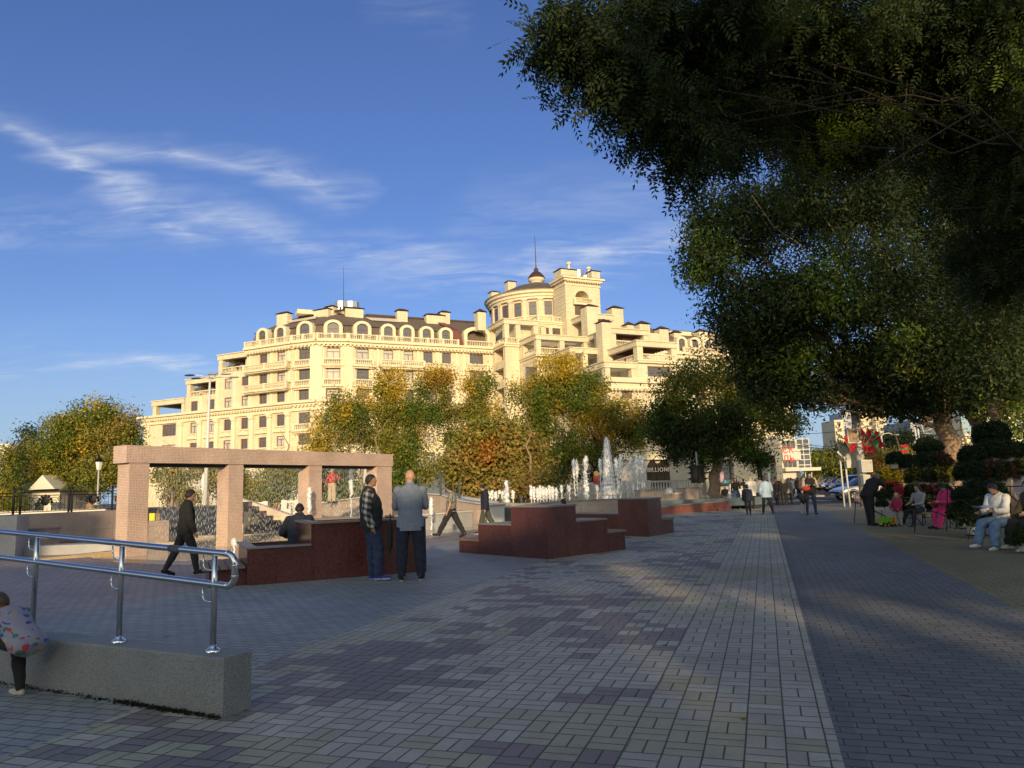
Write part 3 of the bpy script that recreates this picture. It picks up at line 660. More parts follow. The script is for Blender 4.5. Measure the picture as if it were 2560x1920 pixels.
# K mass with recessed loggias on its left face
lev=[0,5.6,8.9,12.2,15.5,18.8,22.1,25.58]
D.box(mb,uK0+1.6,uK1+6,wK,8,0,25.58); D.box(mb,uK0,uK0+1.6,wK,wK+.9,0,25.58); D.box(mb,uK0,uK0+1.6,-.6,0,0,25.57)
for z in lev: D.box(mb,uK0,uK0+1.6,wK+.9,-.6,max(z-.55,0),z+.001)
for z in lev[1:-1]: D.box(mb,uK0-.02,uK0+.2,wK+.9,-.6,z,z+.75)
bpart(mb,'wall',WALL)
for z in lev[1:-1]:
    fm,p1,p2=win_mesh(1.5,2.0,'w',False); q=mobj('window',fm,B,D.p(uK0+1.52,wK+2.6,z+.3)-BO,D.a-PI/2); mobj('pane',p1,q)
cornice(uK0,uK1,wK,0,25.6,.45,.6)
terrace(D,uK0,UZ(615,585,wK)[0],wK,1.5,F4+.9,UZ(355,563,wK)[1],0,mid=[UZ(440,600,wK)[0]],ceil=False)
bal2(uK0+.3,uK1,wK+.2,0,F4,True,.95)
mb=MB(); D.box(mb,uK0+4,uK1+12,1.5,9,25.5,29.3); D.box(mb,uK1,uT2+6.,-3.2,9,25.4,29.32); bpart(mb,'wall',WALL)
# P level: wall with two small windows above T2, balustrade on top
wP=-3.2; uP0=UZ(612,600,wP)[0]; uP1=UZ(845,600,wP)[0]; zP=UZ(612,575,wP)[1]
zs=UZ(670,680,wP)[1]; zh=UZ(670,628,wP)[1]
block(uP0,uP1+8,wP,9,F4-.2,zP,[(UZ(672,650,wP)[0],1.6,zs,zh),(UZ(762,650,wP)[0],1.6,zs,zh)])
cornice(uP0,uP1,wP,3,zP,.35,.5); bal2(uP0+.2,uP1,wP+.1,4,zP,True,.95)
# T2
block(uT2,uT3+2,wT2,wP,0,F3-.6,[(UZ(525,940,wT2)[0]+1.2,2.6,18.3,20.6)])
mb=MB(); D.box(mb,uK1+.02,uT2,wK-.0,wP,0,25.3); D.box(mb,uT2-.02,uT2+9,wT2+5.5,wP-.002,0,F4-.3)
D.box(mb,uT2,uT2+.6,wT2,wK,0,F3-.602); bpart(mb,'wall',WALL)
zT2=UZ(605,685,wT2)[1]; zf=UZ(660,830,wT2)[1]
print('T2 floor',zf,'roof',zT2)
cornice(uT2,uT3+2,wT2,wK,zf,.35,.55)
mb=MB(); D.box(mb,uT2,uT3+2,wT2+.4,wP,F3-.7,zf-.01); bpart(mb,'wall',WALL)
terrace(D,uT2,uT2r,wT2,wK-.3,zf,zT2,.95,mid=[UZ(790,760,wT2)[0]],ceil=False)
# T3
zT3=UZ(870,790,wT3)[1]; zf3=zT3-4.1
block(uT3,uT8+3,wT3,wT2,0,zf3-.01,[(uT3+3+4.5*i,1.8,a,b) for i in range(2) for a,b in ROWS[:3]])
cornice(uT3,uT8+2,wT3,wT2,zf3,.35,.55)
terrace(D,uT3,uT3r,wT3,wT2-.3,zf3,zT3,.95,mid=[UZ(970,830,wT3)[0]],ceil=False)
mb=MB(); D.box(mb,uT2+7,uT3r+4,wT2+3.5,wP-.01,zf,zT2-.2); D.box(mb,uT3+6,uT8+6,wT3+4.5,wT2-.01,zf3,zT3-.2); bpart(mb,'wall',WALL)
# big front mass, cornice level F1 with left return
zC=UZ(1150,1025,wT8)[1]; print('zC',zC)
uw1=UZ(1320,1150,wT8)[0]; uw2=UZ(1550,1160,wT8)[0]; zw=[UZ(1320,y,wT8)[1] for y in (1190,1105)]; print('win z',zw)
holes=[]
fl=3.25
for k in range(3):
    a=zw[0]-fl*k; b=zw[1]-fl*k
    for u,wd in ((uw1,1.7),(uw2,2.6),(uw2+8,1.8),(uw2+13,1.8),(uw2+18,2.6)): holes.append((u,wd,a,b))
block(uT8,uCr,wT8,wT3,4.9,zC-.01,holes)
cornice(uT8,uCr,wT8,wT3,zC,.9,1.5,True)
mb=MB()
for u in (uT8+.7,uw1+2.6,uw1+4.2,uw2-2.4,uw2+3,uw2+11): D.box(mb,u-.3,u+.3,wT8-.2,wT8,5.4,zC-1.5)
D.box(mb,uT8-.4,uCr,wT8-.5,wT8,4.9,5.4)
for (c,wd,a,b) in holes:
    if wd>2.2: balustrade_mb(mb,D.p(c-wd/2,wT8-.15),D.p(c+wd/2,wT8-.15),a-.1,.85,post=5)
bpart(mb,'cornice',WHITE)
# ground storey with the big arched shopfront
ua,za=UZ((1651-1150)*3.16,(1196-620)*3.16,wT8); ul=UZ((1616-1150)*3.16,(1190-620)*3.16,wT8)[0]; ur=UZ((1683-1150)*3.16,(1190-620)*3.16,wT8)[0]; zt=UZ((1648-1150)*3.16,(1140-620)*3.16,wT8)[1]
print('arch',ul,ur,za,zt)
GST=mat('grey_ground_stone',(.50,.48,.44),.85,noise_s=.7,noise_a=.1,noise2=5)
mb=MB(); r=(ur-ul)/2; uc=(ul+ur)/2; zc=zt-r; n=14
arc=[(uc-r,0)]+[(uc-r*math.cos(PI*i/n),zc+r*math.sin(PI*i/n)) for i in range(n+1)]+[(uc+r,0)]
def arch_wall(mb,u0,u1,w,z1,arc,dep=.6):
    c=[D.p(a,w,b) for a,b in arc]; top=[D.p(min(max(a,u0),u1),w,z1) for a,b in arc]; k=len(arc)
    mb.add(c+top,[(i,k+i,k+i+1,i+1) for i in range(k-1)])
    mb.add([D.p(u0,w,0),D.p(arc[0][0],w,0),D.p(arc[0][0],w,z1),D.p(u0,w,z1)],[(0,1,2,3)]); mb.add([D.p(arc[-1][0],w,0),D.p(u1,w,0),D.p(u1,w,z1),D.p(arc[-1][0],w,z1)],[(0,1,2,3)])
    c2=[D.p(a,w+dep,b) for a,b in arc]; mb.add(c+c2,[(i,i+1,k+i+1,k+i) for i in range(k-1)])
arch_wall(mb,uT8,uCr,wT8-.05,4.92,arc)
D.box(mb,uT8,uCr,wT8+.9,wT3,0,4.9); D.box(mb,uT8,uT8+.5,wT8-.05,wT8+.95,0,4.9)
for k in range(1,9): D.box(mb,uT8,ul-.3,wT8-.065,wT8-.045,k*.55,k*.55+.03)
bpart(mb,'wall',GST)
mb=MB(); D.box(mb,ul-.1,ur+.1,wT8+.5,wT8+.56,0,zt+.1); bpart(mb,'shop_glass',mat('dark_shop_glass',(.03,.018,.014),.12,spec=.7))
mb=MB()
for q in (-.45,.0,.45): D.box(mb,uc+q*r*1.3-.05,uc+q*r*1.3+.05,wT8+.4,wT8+.5,0,zt-(.6 if q else .1))
D.box(mb,ul,ur,wT8+.4,wT8+.5,1.0,1.12); bpart(mb,'shopfront_frame',mat('dark_bronze',(.07,.045,.03),.5))
def text(name,s,loc,size,m,rz,parent=None,ext=.02,sp=1.,rx=PI/2,loc_off=True,align='CENTER'):
    cu=bpy.data.curves.new(name,'FONT'); cu.body=s; cu.size=size; cu.extrude=ext; cu.align_x=align; cu.align_y='CENTER'; cu.space_character=sp; cu.resolution_u=3; cu.space_line=.95
    tmp=bpy.data.objects.new(name,cu); COL.objects.link(tmp); bpy.context.view_layer.update()
    me=bpy.data.meshes.new_from_object(tmp.evaluated_get(bpy.context.evaluated_depsgraph_get())); bpy.data.objects.remove(tmp)
    me.materials.clear(); me.materials.append(m)
    o=bpy.data.objects.new(name,me); COL.objects.link(o); o.rotation_euler=(rx,0,rz); o.location=loc
    if parent: o.parent=parent
    return o
text('sign_lettering','BILLIONI',D.p(uc,wT8+.3,zc+.35)-BO,.85,mat('sign_white',(.75,.72,.66),.5),D.a,B,.03,1.15)
mb=MB(); p=D.p(uc,wT8+.35,zt-.55); mb.tube([p,p+Vector((D.n.x*.08,D.n.y*.08,0))],.48,14); bpart(mb,'sign_disc',mat('sign_cream',(.55,.47,.38),.5))
mb=MB(); ud=ur+2.6; D.box(mb,ud-.5,ud+.5,wT8-.1,wT8-.05,.0,3.0); bpart(mb,'door',mat('dark_brown_door',(.07,.04,.03),.6))
mb=MB(); D.box(mb,ud-.7,ud-.5,wT8-.14,wT8-.05,0,3.15); D.box(mb,ud+.5,ud+.7,wT8-.14,wT8-.05,0,3.15); D.box(mb,ud-.5,ud+.5,wT8-.14,wT8-.05,3.,3.15); bpart(mb,'door_frame',WHITE)
# T8 terrace on the cornice and its upper wall with wide window
zT8=UZ(1150,895,wT8)[1]; block(uT8r,uCr-6,wT8+.9,wT3+3,zC,zT8,[(UZ(1575,975,wT8+.9)[0],4.1,UZ(1575,1018,wT8+.9)[1],UZ(1575,937,wT8+.9)[1])])
terrace(D,uT8+.2,uT8r,wT8+.6,wT3-.2,zC,zT8,0,ceil=False)
mb=MB(); D.box(mb,uT8+3,uT8r+.5,wT8+5,wT3+1,zC,zT8-.1); bpart(mb,'wall',WALL)
# T7 terrace on top
wT7=wT8+1.2; uT7,zT7=UZ(1395,735,wT7); uT7r=UZ(1710,750,wT7)[0]; zf7=UZ(1550,888,wT7)[1]; wl=WZ_(1205,810,uT7)[0]; print('T7',uT7,uT7r,zT7,zf7,wl)
cornice(uT7-.1,uT7r+.4,wT7-.25,wT3-1,zf7,.3,.5)
mb=MB(); D.box(mb,uT8r+.5,uCr-6,wT7,wT3+3,zT8-.02,zf7-.02); D.box(mb,uT8r+.2,uT7+.1,wT7+4.2,wT3+3,zT8,zf7-.02); bpart(mb,'wall',WALL)
terrace(D,uT7,uT7r,wT7,wT3+.5,zf7,zT7,.95,ceil=True,right_open=False,pier=1.0)
block(uT7+4.5,uT7r+3,wT3+.5,wT3+6,zf7,zT7-.2,[(uT7+8,3.2,zf7+.3,zf7+2.4)])
# T6 terrace behind
wT6=-19.; u6,zz6=UZ(1190,635,wT6); u6r=UZ(1485,650,wT6)[0]; zf6=UZ(1280,775,wT6)[1]; print('T6',u6,u6r,zz6,zf6)
mb=MB(); D.box(mb,u6,u6r+3,wT6,wT6+8,zf7+.5,zf6); D.box(mb,u6+5.,u6r+3,wT6+4,wT6+9,zf6,zz6-.3); D.box(mb,u6r-.2,u6r+2.5,wT6+.4,wT6+4,zf6,zz6-.2); bpart(mb,'wall',WALL)
terrace(D,u6,u6r,wT6,wT6+5,zf6,zz6,.95,pier=.9)
# T4 upper terrace between the tower and chimney pillar
w4=-10; u4,z4=UZ(1000,520,w4); u4r=UZ(1215,550,w4)[0]; print('T4',u4,u4r,z4)
terrace(D,u4,u4r,w4,wP-.3,z4-4.3,z4,0); mb=MB(); D.box(mb,u4+3,u4r+8,w4+4.5,wP+8,F4-3,z4-.5); D.box(mb,uP1+6,u4r+12,wP+2,9,F4-3,z4-.4); D.box(mb,u4-1,u6+1,w4-.5,w4+5,F3-2,z4-4.35); bpart(mb,'wall',WALL)
# T5: beams linking
u5,z5=UZ(1115,660,-15); terrace(D,u5,u5+7,-15,-10.5,z5-4.2,z5,0)
mb=MB(); D.box(mb,u5+2,u5+12,-13,-3,F2,z5-.6); bpart(mb,'wall',WALL)
# chimneys / pillars
def chim3(x0,x1,yt,yb,w,dp=1.6,zb=None):
    u0,zt_=UZ(x0,yt,w); u1=UZ(x1,yt,w)[0]; zb_=UZ(x0,yb,w)[1] if zb is None else zb
    chimney(D,(u0+u1)/2,w,zb_,zt_,u1-u0,dp,.75)
chim3(1000,1085,460,690,-10.6,2.,F3); chim3(1200,1287,475,625,-9.5,1.8,F3); chim3(1118,1192,585,800,-19.8,1.8,F2+.2)
chim3(1320,1370,608,640,-12,1.5,F4); chim3(1418,1498,600,640,-16,1.6,F4); chim3(1575,1645,640,672,-6,1.6,F4+1); chim3(1690,1745,670,690,-3,1.6,F4+3); chim3(1888,1955,660,692,-4,1.6,F4+3); chim3(1978,2010,675,700,-2,1.2,F4+3)
chim3(140,198,505,640,-1.5,1.3,28.3)
# tower
wTw=-5.0; u0t,_=UZ(830,300,wTw); u1t=UZ(1100,300,wTw)[0]; zt0=UZ(830,240,wTw)[1]; zb0=UZ(830,575,wTw)[1]
wl=min(WZ_(745,300,u0t)[0],2.5); wl=max(wl,wTw+4.5)
uar=UZ(965,400,wTw)[0]; zal=UZ(965,405,wTw)[1]; zat=UZ(965,338,wTw)[1]; ra=(UZ(1020,400,wTw)[0]-UZ(910,400,wTw)[0])/2
print('tower',u0t,u1t,zt0,zb0,wl,'arch',uar,zal,zat,ra)
mb=MB(); n=12; zc=zat-ra
arcT=[(uar-ra,zal-.3)]+[(uar-ra*math.cos(PI*i/n),zc+ra*math.sin(PI*i/n)) for i in range(n+1)]+[(uar+ra,zal-.3)]
zb_=F4; k=len(arcT)
def wallwitharch(mb,u0,u1,w,z0,z1,arc,dep):
    c=[D.p(a,w,b) for a,b in arc]; top=[D.p(a,w,z1) for a,b in arc]; k=len(arc)
    mb.add(c+top,[(i,k+i,k+i+1,i+1) for i in range(k-1)])
    a,b=arc[0][0],arc[-1][0]; zl=arc[0][1]
    mb.add([D.p(u0,w,z0),D.p(a,w,z0),D.p(a,w,z1),D.p(u0,w,z1)],[(0,1,2,3)]); mb.add([D.p(b,w,z0),D.p(u1,w,z0),D.p(u1,w,z1),D.p(b,w,z1)],[(0,1,2,3)]); mb.add([D.p(a,w,z0),D.p(b,w,z0),D.p(b,w,zl),D.p(a,w,zl)],[(0,1,2,3)])
    c2=[D.p(a_,w+dep,b_) for a_,b_ in arc]; mb.add(c+c2,[(i,i+1,k+i+1,k+i) for i in range(k-1)]); mb.add(c2,[tuple(range(k))]); mb.add([D.p(a,w,zl),D.p(b,w,zl),D.p(b,w+dep,zl),D.p(a,w+dep,zl)],[(0,1,2,3)])
wallwitharch(mb,u0t,u1t,wTw,zb_,zt0,arcT,2.2)
D.box(mb,u0t+.001,u1t,wTw+2.4,wl,zb_,zt0-.01); mb.add([D.p(u0t,wTw,zb_),D.p(u0t,wTw,zt0),D.p(u0t,wTw+2.5,zt0),D.p(u0t,wTw+2.5,zb_)],[(0,1,2,3)]); mb.add([D.p(u1t,wTw,zb_),D.p(u1t,wTw,zt0),D.p(u1t,wTw+2.5,zt0),D.p(u1t,wTw+2.5,zb_)],[(0,1,2,3)])
mb.add([D.p(u0t,wTw,zt0),D.p(u1t,wTw,zt0),D.p(u1t,wTw+2.5,zt0),D.p(u0t,wTw+2.5,zt0)],[(0,1,2,3)])
bpart(mb,'tower_wall',WALL)
mb=MB()
for i in range(13):
    z=zb0+.3+i*.72
    if z<zt0-1.4: D.box(mb,u0t-.05,uar-ra-1.0,wTw-.05,wTw+.01,z,z+.1); D.box(mb,u0t-.05,u0t+.01,wTw+.01,wl,z,z+.1)
    if z<zt0-1.4 and not (zal-1<z<zat+.6): D.box(mb,uar-ra-1.0,u1t+.05,wTw-.05,wTw+.01,z,z+.1)
    elif z<zt0-1.4: D.box(mb,uar+ra+.9,u1t+.05,wTw-.05,wTw+.01,z,z+.1)
for zz,dp,h in ((zt0+.35,.75,.35),(zt0,.45,.35),(zt0-.9,.15,.25)): D.box(mb,u0t-dp,u1t+dp,wTw-dp,wl,zz-h,zz)
dentil(mb,D,u0t,u1t,wTw-.35,zt0-.35,.5,.25,.22,.3)
bpart(mb,'tower_cornice',WHITE)
mb=MB(); D.box(mb,uar-ra-.6,uar+ra+.6,wTw-.7,wTw,zal-1.15,zal-.9); balustrade_mb(mb,D.p(uar-ra-.4,wTw-.55),D.p(uar+ra+.4,wTw-.55),zal-.9,.95,post=5); bpart(mb,'balustrade',WHITE)
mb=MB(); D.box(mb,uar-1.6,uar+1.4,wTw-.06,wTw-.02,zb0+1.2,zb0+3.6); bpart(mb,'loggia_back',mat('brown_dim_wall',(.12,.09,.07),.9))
mb=MB(); D.box(mb,u0t-.6,u1t+.6,wTw-.6,wl-.2,zt0+.35,zt0+.47); bpart(mb,'roof_edge',CAP)
zt0+=.47
u_,z_=UZ(800,165,wTw+1); chimney(D,u0t+1.1,wTw+.2,zt0-.1,z_-.3,3.4,2.5,.6); u_,z_=UZ(1055,195,wTw+1); chimney(D,u_,wTw+.3,zt0-.1,z_,1.7,1.8,.5)
tank(D,UZ(928,200,wTw+3)[0],wTw+3,zt0,1.1,2.1); tank(D,UZ(988,200,wTw+3)[0],wTw+3,zt0,.9,1.2)
for x,h in ((862,2.7),(1018,2.2)):
    mb=MB(); p=D.p(UZ(x,200,wTw+1.5)[0],wTw+1.5,zt0); mb.tube([p,p+Vector((0,0,h))],.22,8); mb.tube([p+Vector((0,0,h)),p+Vector((0,0,h+.35))],.4,8)
    bpart(mb,'vent_pipe',WHITE)
# rotunda
wR=9.0; uR=UZ(610,400,wR)[0]; cR=D.p(uR,wR); rR=123*cR.y/FPX; zcor=UZ(610,318,wR-rR)[1]; zwb=UZ(615,512,wR-rR)[1]; zwt=UZ(615,403,wR-rR)[1]
print('rotunda',uR,rR,zcor,zwb,zwt)
mb=MB(); mb.lathe(cR,[(rR-.35,27),(rR-.35,zcor-1.0)],60); bpart(mb,'rotunda_wall',WALL,smooth=True)
mb=MB(); mb.lathe(cR,[(rR,zwt+.4),(rR+.1,zwt+.5),(rR+.1,zcor-1.2),(rR+.35,zcor-1.1),(rR+.35,zcor-.7),(rR+.75,zcor-.5),(rR+.75,zcor-.15),(rR+1.0,zcor)],60)
mb.lathe(cR,[(rR-.3,zwb-1.5),(rR-.1,zwb-1.45),(rR-.1,zwb-1.2),(rR-.3,zwb-1.1)],60)
mb.lathe(cR,[(rR-.3,zwb-.3),(rR-.1,zwb-.28),(rR-.1,zwb-.1),(rR-.3,zwb-.05)],60)
bpart(mb,'rotunda_cornice',WHITE)
zl=UZ(620,275,wR)[1]
mb=MB(); mb.lathe(cR,[(rR+1.02,zcor),(rR+1.02,zcor+.12),(rR+.2,zcor+.25),(rR*.5,zcor+(zl-zcor)*.66),(1.1,zl-.2)],48); bpart(mb,'rotunda_roof',ROOF,smooth=True)
mb=MB(); mb.lathe(cR,[(1.15,zl-.6),(1.15,zl+.1),(1.6,zl+.3),(1.6,zl+.75)],20); bpart(mb,'lantern',WHITE,smooth=True)
mb=MB(); mb.lathe(cR,[(1.7,zl+.75),(1.5,zl+1.2),(.9,zl+1.9),(.35,zl+2.3),(.5,zl+2.6),(.2,zl+2.9),(.09,zl+3.2),(.05,zl+9.3),(0,zl+9.4)],20); bpart(mb,'lantern_cap',CAP,smooth=True)
for (x0,x1,yt,wq) in ((240,318,350,13.),(367,452,268,12.)):
    u_,z_=UZ((x0+x1)/2,yt,wq); chimney(D,u_,wq,zcor-2,z_,(x1-x0)/3.16*.062,1.5,.5)
# drum windows + pilasters every 15 deg
base_a=math.atan2(-D.n.y,-D.n.x)
step=R(18.)
cw=[]
for k in range(-6,7):
    th=base_a+R(3.)+k*step
    for dth,typ in ((0,'w'),(step/2,'p')):
        t=th+dth; q=Vector((cR.x+math.cos(t)*(rR-.3),cR.y+math.sin(t)*(rR-.3)))
        if typ=='w':
            fm,p1,p2=win_mesh(1.4,zwt-zwb,'n',False); o=mobj('window',fm,B,Vector((q.x,q.y,zwb))-BO,t+PI/2); mobj('pane',p2 if k==0 else p1,o)
        else:
            cw.append((q,t))
mb=MB()
for q,t in cw: mb.box((q.x,q.y,(zwb+zwt)/2),(.5,.8,zwt-zwb+1.6),t)
for q,t in cw: mb.box((q.x,q.y,zwt+.35),(.75,1.05,.35),t)
bpart(mb,'pilasters',WALL)
# right mansard wing
wM=-5.; uM0=UZ(1540,800,wM)[0]; uM1=uM0+32
zrb=UZ(1600,735,wM)[1]; zrt=UZ(1600,672,wM)[1]
mb=MB(); vs=[D.p(uM0,wM+.3,25.55),D.p(uM1,wM+.3,25.55),D.p(uM0,wM+1,28.3),D.p(uM1,wM+1,28.3),D.p(uM0,wM+6,31.4),D.p(uM1,wM+6,31.4),D.p(uM0,wM+14,31.4),D.p(uM1,wM+14,31.4)]
mb.add(vs,[(0,1,3,2),(2,3,5,4),(4,5,7,6),(0,2,4,6)]); bpart(mb,'roof',ROOF)
hM=[(uM0+9+4.2*i,1.8,a,b) for i in range(5) for a,b in ROWS]
block(uM0,uM1,wM,8,0,25.6,hM); cornice(uM0,uM1,wM,5,25.6,.9,1.0,True); balustrade(D.p(uM0+6,wM-.7),D.p(uM1,wM-.7),25.6,.95)
for x in (1755,1860,1962): dormer(D,UZ(x,780,wM)[0],wM-.05,2.5)
mb=MB(); D.box(mb,UZ(1700,700,wM+2)[0],UZ(1960,700,wM+2)[0],wM+3.5,wM+5,28.5,30.6); bpart(mb,'roof_parapet',WHITE)
# lower mass joining everything down to the ground and first-floor terrace with balustrades
mb=MB(); D.box(mb,uT3,uT8+2,wT3-.01,wT2,0,5.5); D.box(mb,-5,uT3,-6,.1,0,1.2); bpart(mb,'base_wall',GST)
# ---------------------------------------------------------------- trees
def leaf_mat(name,rough=.6,trans=.35):
    m=bpy.data.materials.new(name); m.use_nodes=True; t=m.node_tree; p=t.nodes['Principled BSDF']; o=t.nodes['Material Output']
    a=t.nodes.new('ShaderNodeAttribute'); a.attribute_name='tint'
    t.links.new(a.outputs['Color'],p.inputs['Base Color']); p.inputs['Roughness'].default_value=rough; p.inputs['Specular IOR Level'].default_value=.25
    tr=t.nodes.new('ShaderNodeBsdfTranslucent'); v=t.nodes.new('ShaderNodeVectorMath'); v.operation='MULTIPLY'; v.inputs[1].default_value=(1.3,1.25,.6); t.links.new(a.outputs['Color'],v.inputs[0]); t.links.new(v.outputs[0],tr.inputs[0])
    mx=t.nodes.new('ShaderNodeMixShader'); mx.inputs[0].default_value=trans; t.links.new(p.outputs[0],mx.inputs[1]); t.links.new(tr.outputs[0],mx.inputs[2]); t.links.new(mx.outputs[0],o.inputs['Surface']); return m
LEAF=leaf_mat('foliage'); DMUL=9.5
BARK=mat('bark',(.27,.185,.125),.95,noise_s=3.,noise_a=.25,noise2=18,bump=1.,bump_s=11)
BARKG=mat('bark_grey',(.26,.21,.155),.95,noise_s=3.,noise_a=.2,noise2=14,bump=.8,bump_s=12)
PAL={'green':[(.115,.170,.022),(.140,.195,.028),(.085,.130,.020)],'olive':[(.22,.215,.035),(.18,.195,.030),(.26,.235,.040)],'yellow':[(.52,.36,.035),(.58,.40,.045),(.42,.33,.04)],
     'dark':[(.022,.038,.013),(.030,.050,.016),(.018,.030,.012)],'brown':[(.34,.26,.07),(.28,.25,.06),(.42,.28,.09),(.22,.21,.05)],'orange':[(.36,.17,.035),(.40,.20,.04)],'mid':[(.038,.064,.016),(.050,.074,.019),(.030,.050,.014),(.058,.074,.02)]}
def leaves_mesh(name,C,Cc,k,size,spread,asp=.5,rng=RNG,droop=.0,mat_=None,pinnate=False):
    """C: (n,3) clump centres, Cc: (n,3) colours, k leaves per clump; every leaf a pointed quad"""
    n=len(C); 
    if pinnate:
        nl=pinnate
        ax=rng.normal(size=(n*k,3)); ax[:,2]-=droop; ax/=np.linalg.norm(ax,axis=1)[:,None]
        o=np.repeat(C,k,0)+rng.normal(size=(n*k,3))*spread
        sd=np.cross(ax,rng.normal(size=(n*k,3))); sd/=np.linalg.norm(sd,axis=1)[:,None]
        L_=size*(.8+.5*rng.random((n*k,1)))
        P=[];Dr=[]
        for j in range(nl):
            f=(j//2+1)/(nl//2+1); s_= 1 if j%2 else -1
            P.append(o+ax*L_*4.2*f); 
            d=sd*s_+ax*.55; d/=np.linalg.norm(d,axis=1)[:,None]; Dr.append(d)
        P.append(o+ax*L_*4.2); Dr.append(ax)
        P=np.stack(P,1).reshape(-1,3); d=np.stack(Dr,1).reshape(-1,3); m=nl+1
        nrm=np.cross(ax,sd); nrm=np.repeat(nrm,m,0)+rng.normal(size=(len(P),3))*.25
        S_=np.repeat(L_,m,0)
        col=np.repeat(np.repeat(Cc,k,0),m,0)
    else:
        N_=n*k; P=np.repeat(C,k,0)+rng.normal(size=(N_,3))*spread
        off=P-np.repeat(C,k,0); on_=off/(np.linalg.norm(off,axis=1)[:,None]+1e-6)
        nrm=on_*1.1+rng.normal(size=(N_,3))*.55; nrm[:,2]+=.25
        d=rng.normal(size=(N_,3)); d[:,2]-=droop; d-=nrm*((d*nrm).sum(1)/((nrm*nrm).sum(1)+1e-9))[:,None]*.8; d/=np.linalg.norm(d,axis=1)[:,None]
        S_=size*(.65+.7*rng.random((N_,1))); col=np.repeat(Cc,k,0)
    sdv=np.cross(d,nrm); sdv/=np.linalg.norm(sdv,axis=1)[:,None]
    a=P; b=P+d*S_*.45+sdv*S_*asp*.5; c=P+d*S_; e=P+d*S_*.45-sdv*S_*asp*.5
    V=np.stack([a,b,c,e],1).reshape(-1,3).astype(np.float32); nf=len(P)
    me=bpy.data.meshes.new(name); me.vertices.add(nf*4); me.vertices.foreach_set('co',V.ravel()); me.loops.add(nf*4); me.loops.foreach_set('vertex_index',np.arange(nf*4,dtype=np.int32))
    me.polygons.add(nf); me.polygons.foreach_set('loop_start',np.arange(0,nf*4,4,dtype=np.int32)); me.polygons.foreach_set('loop_total',np.full(nf,4,dtype=np.int32))
    me.update(calc_edges=True)
    at_=me.color_attributes.new('tint','FLOAT_COLOR','POINT'); col=col*(.75+.5*rng.random((nf,1))); cc=np.ones((nf,4,4),np.float32); cc[:,:,:3]=col[:,None,:]; at_.data.foreach_set('color',cc.ravel())
    me.materials.append(mat_ or LEAF); return me
def lobes_points(lobes,dens,rng,gapf=1.):
    """lobes: (cx,cy,cz,rx,ry,rz,{palette:weight},dens) -> clump centres, biased outwards and broken by gaps"""
    P=[];Cc=[]
    for lb in lobes:
        cx,cy,cz,rx,ry,rz,mixd=lb[:7]; dd=lb[7] if len(lb)>7 else 1
        n=int(dens*dd*(rx*rz+rx*ry+ry*rz)/3*4)
        u=rng.normal(size=(n,3)); u/=np.linalg.norm(u,axis=1)[:,None]; r=rng.random((n,1))**(1/3.)*.75+.28*rng.random((n,1))
        # irregular outline
        w=1+.16*np.sin(u[:,:1]*7+cx)+.14*np.sin(u[:,2:3]*9+cy*3)+.10*np.sin(u[:,1:2]*13+u[:,:1]*5)
        q=u*r*w*np.array([[rx,ry,rz]])+np.array([[cx,cy,cz]])
        g=np.sin(q[:,0]*2.6/max(rx,.1)*2.2+cx)+np.sin(q[:,2]*2.3/max(rz,.1)*2.+cz)+np.sin(q[:,1]*2.1/max(ry,.1)*2.+1)
        keep=rng.random(n)<np.clip(.60+.25*(1-gapf)+.36*g*gapf,.06,1); q=q[keep]
        names=list(mixd); wts=np.array([mixd[k] for k in names],float); wts/=wts.sum()
        # colour in coherent clumps: nearest of a few seeds
        ns=max(7,int(len(q)/90)); seeds=q[rng.integers(0,len(q),ns)]; sn=rng.choice(len(names),ns,p=wts)
        dist=((q[:,None,:]-seeds[None])**2).sum(2); near=sn[dist.argmin(1)]
        col=np.array([PAL[names[i]][rng.integers(0,len(PAL[names[i]]))] for i in near])
        P.append(q);Cc.append(col)
    return np.concatenate(P),np.concatenate(Cc)
def limb(mb,p,q,r0,r1,rng,n=7,seg=6,jit=.16):
    p=np.array(p);q=np.array(q); L_=np.linalg.norm(q-p); pts=[];rs=[]
    for i in range(seg+1):
        f=i/seg; x=p+(q-p)*f; x=x+rng.normal(size=3)*L_*jit*.25*math.sin(PI*f); x[2]+= -L_*.06*math.sin(PI*f)
        pts.append(tuple(x)); rs.append(r0+(r1-r0)*f)
    mb.tube(pts,rs,n); return pts,rs
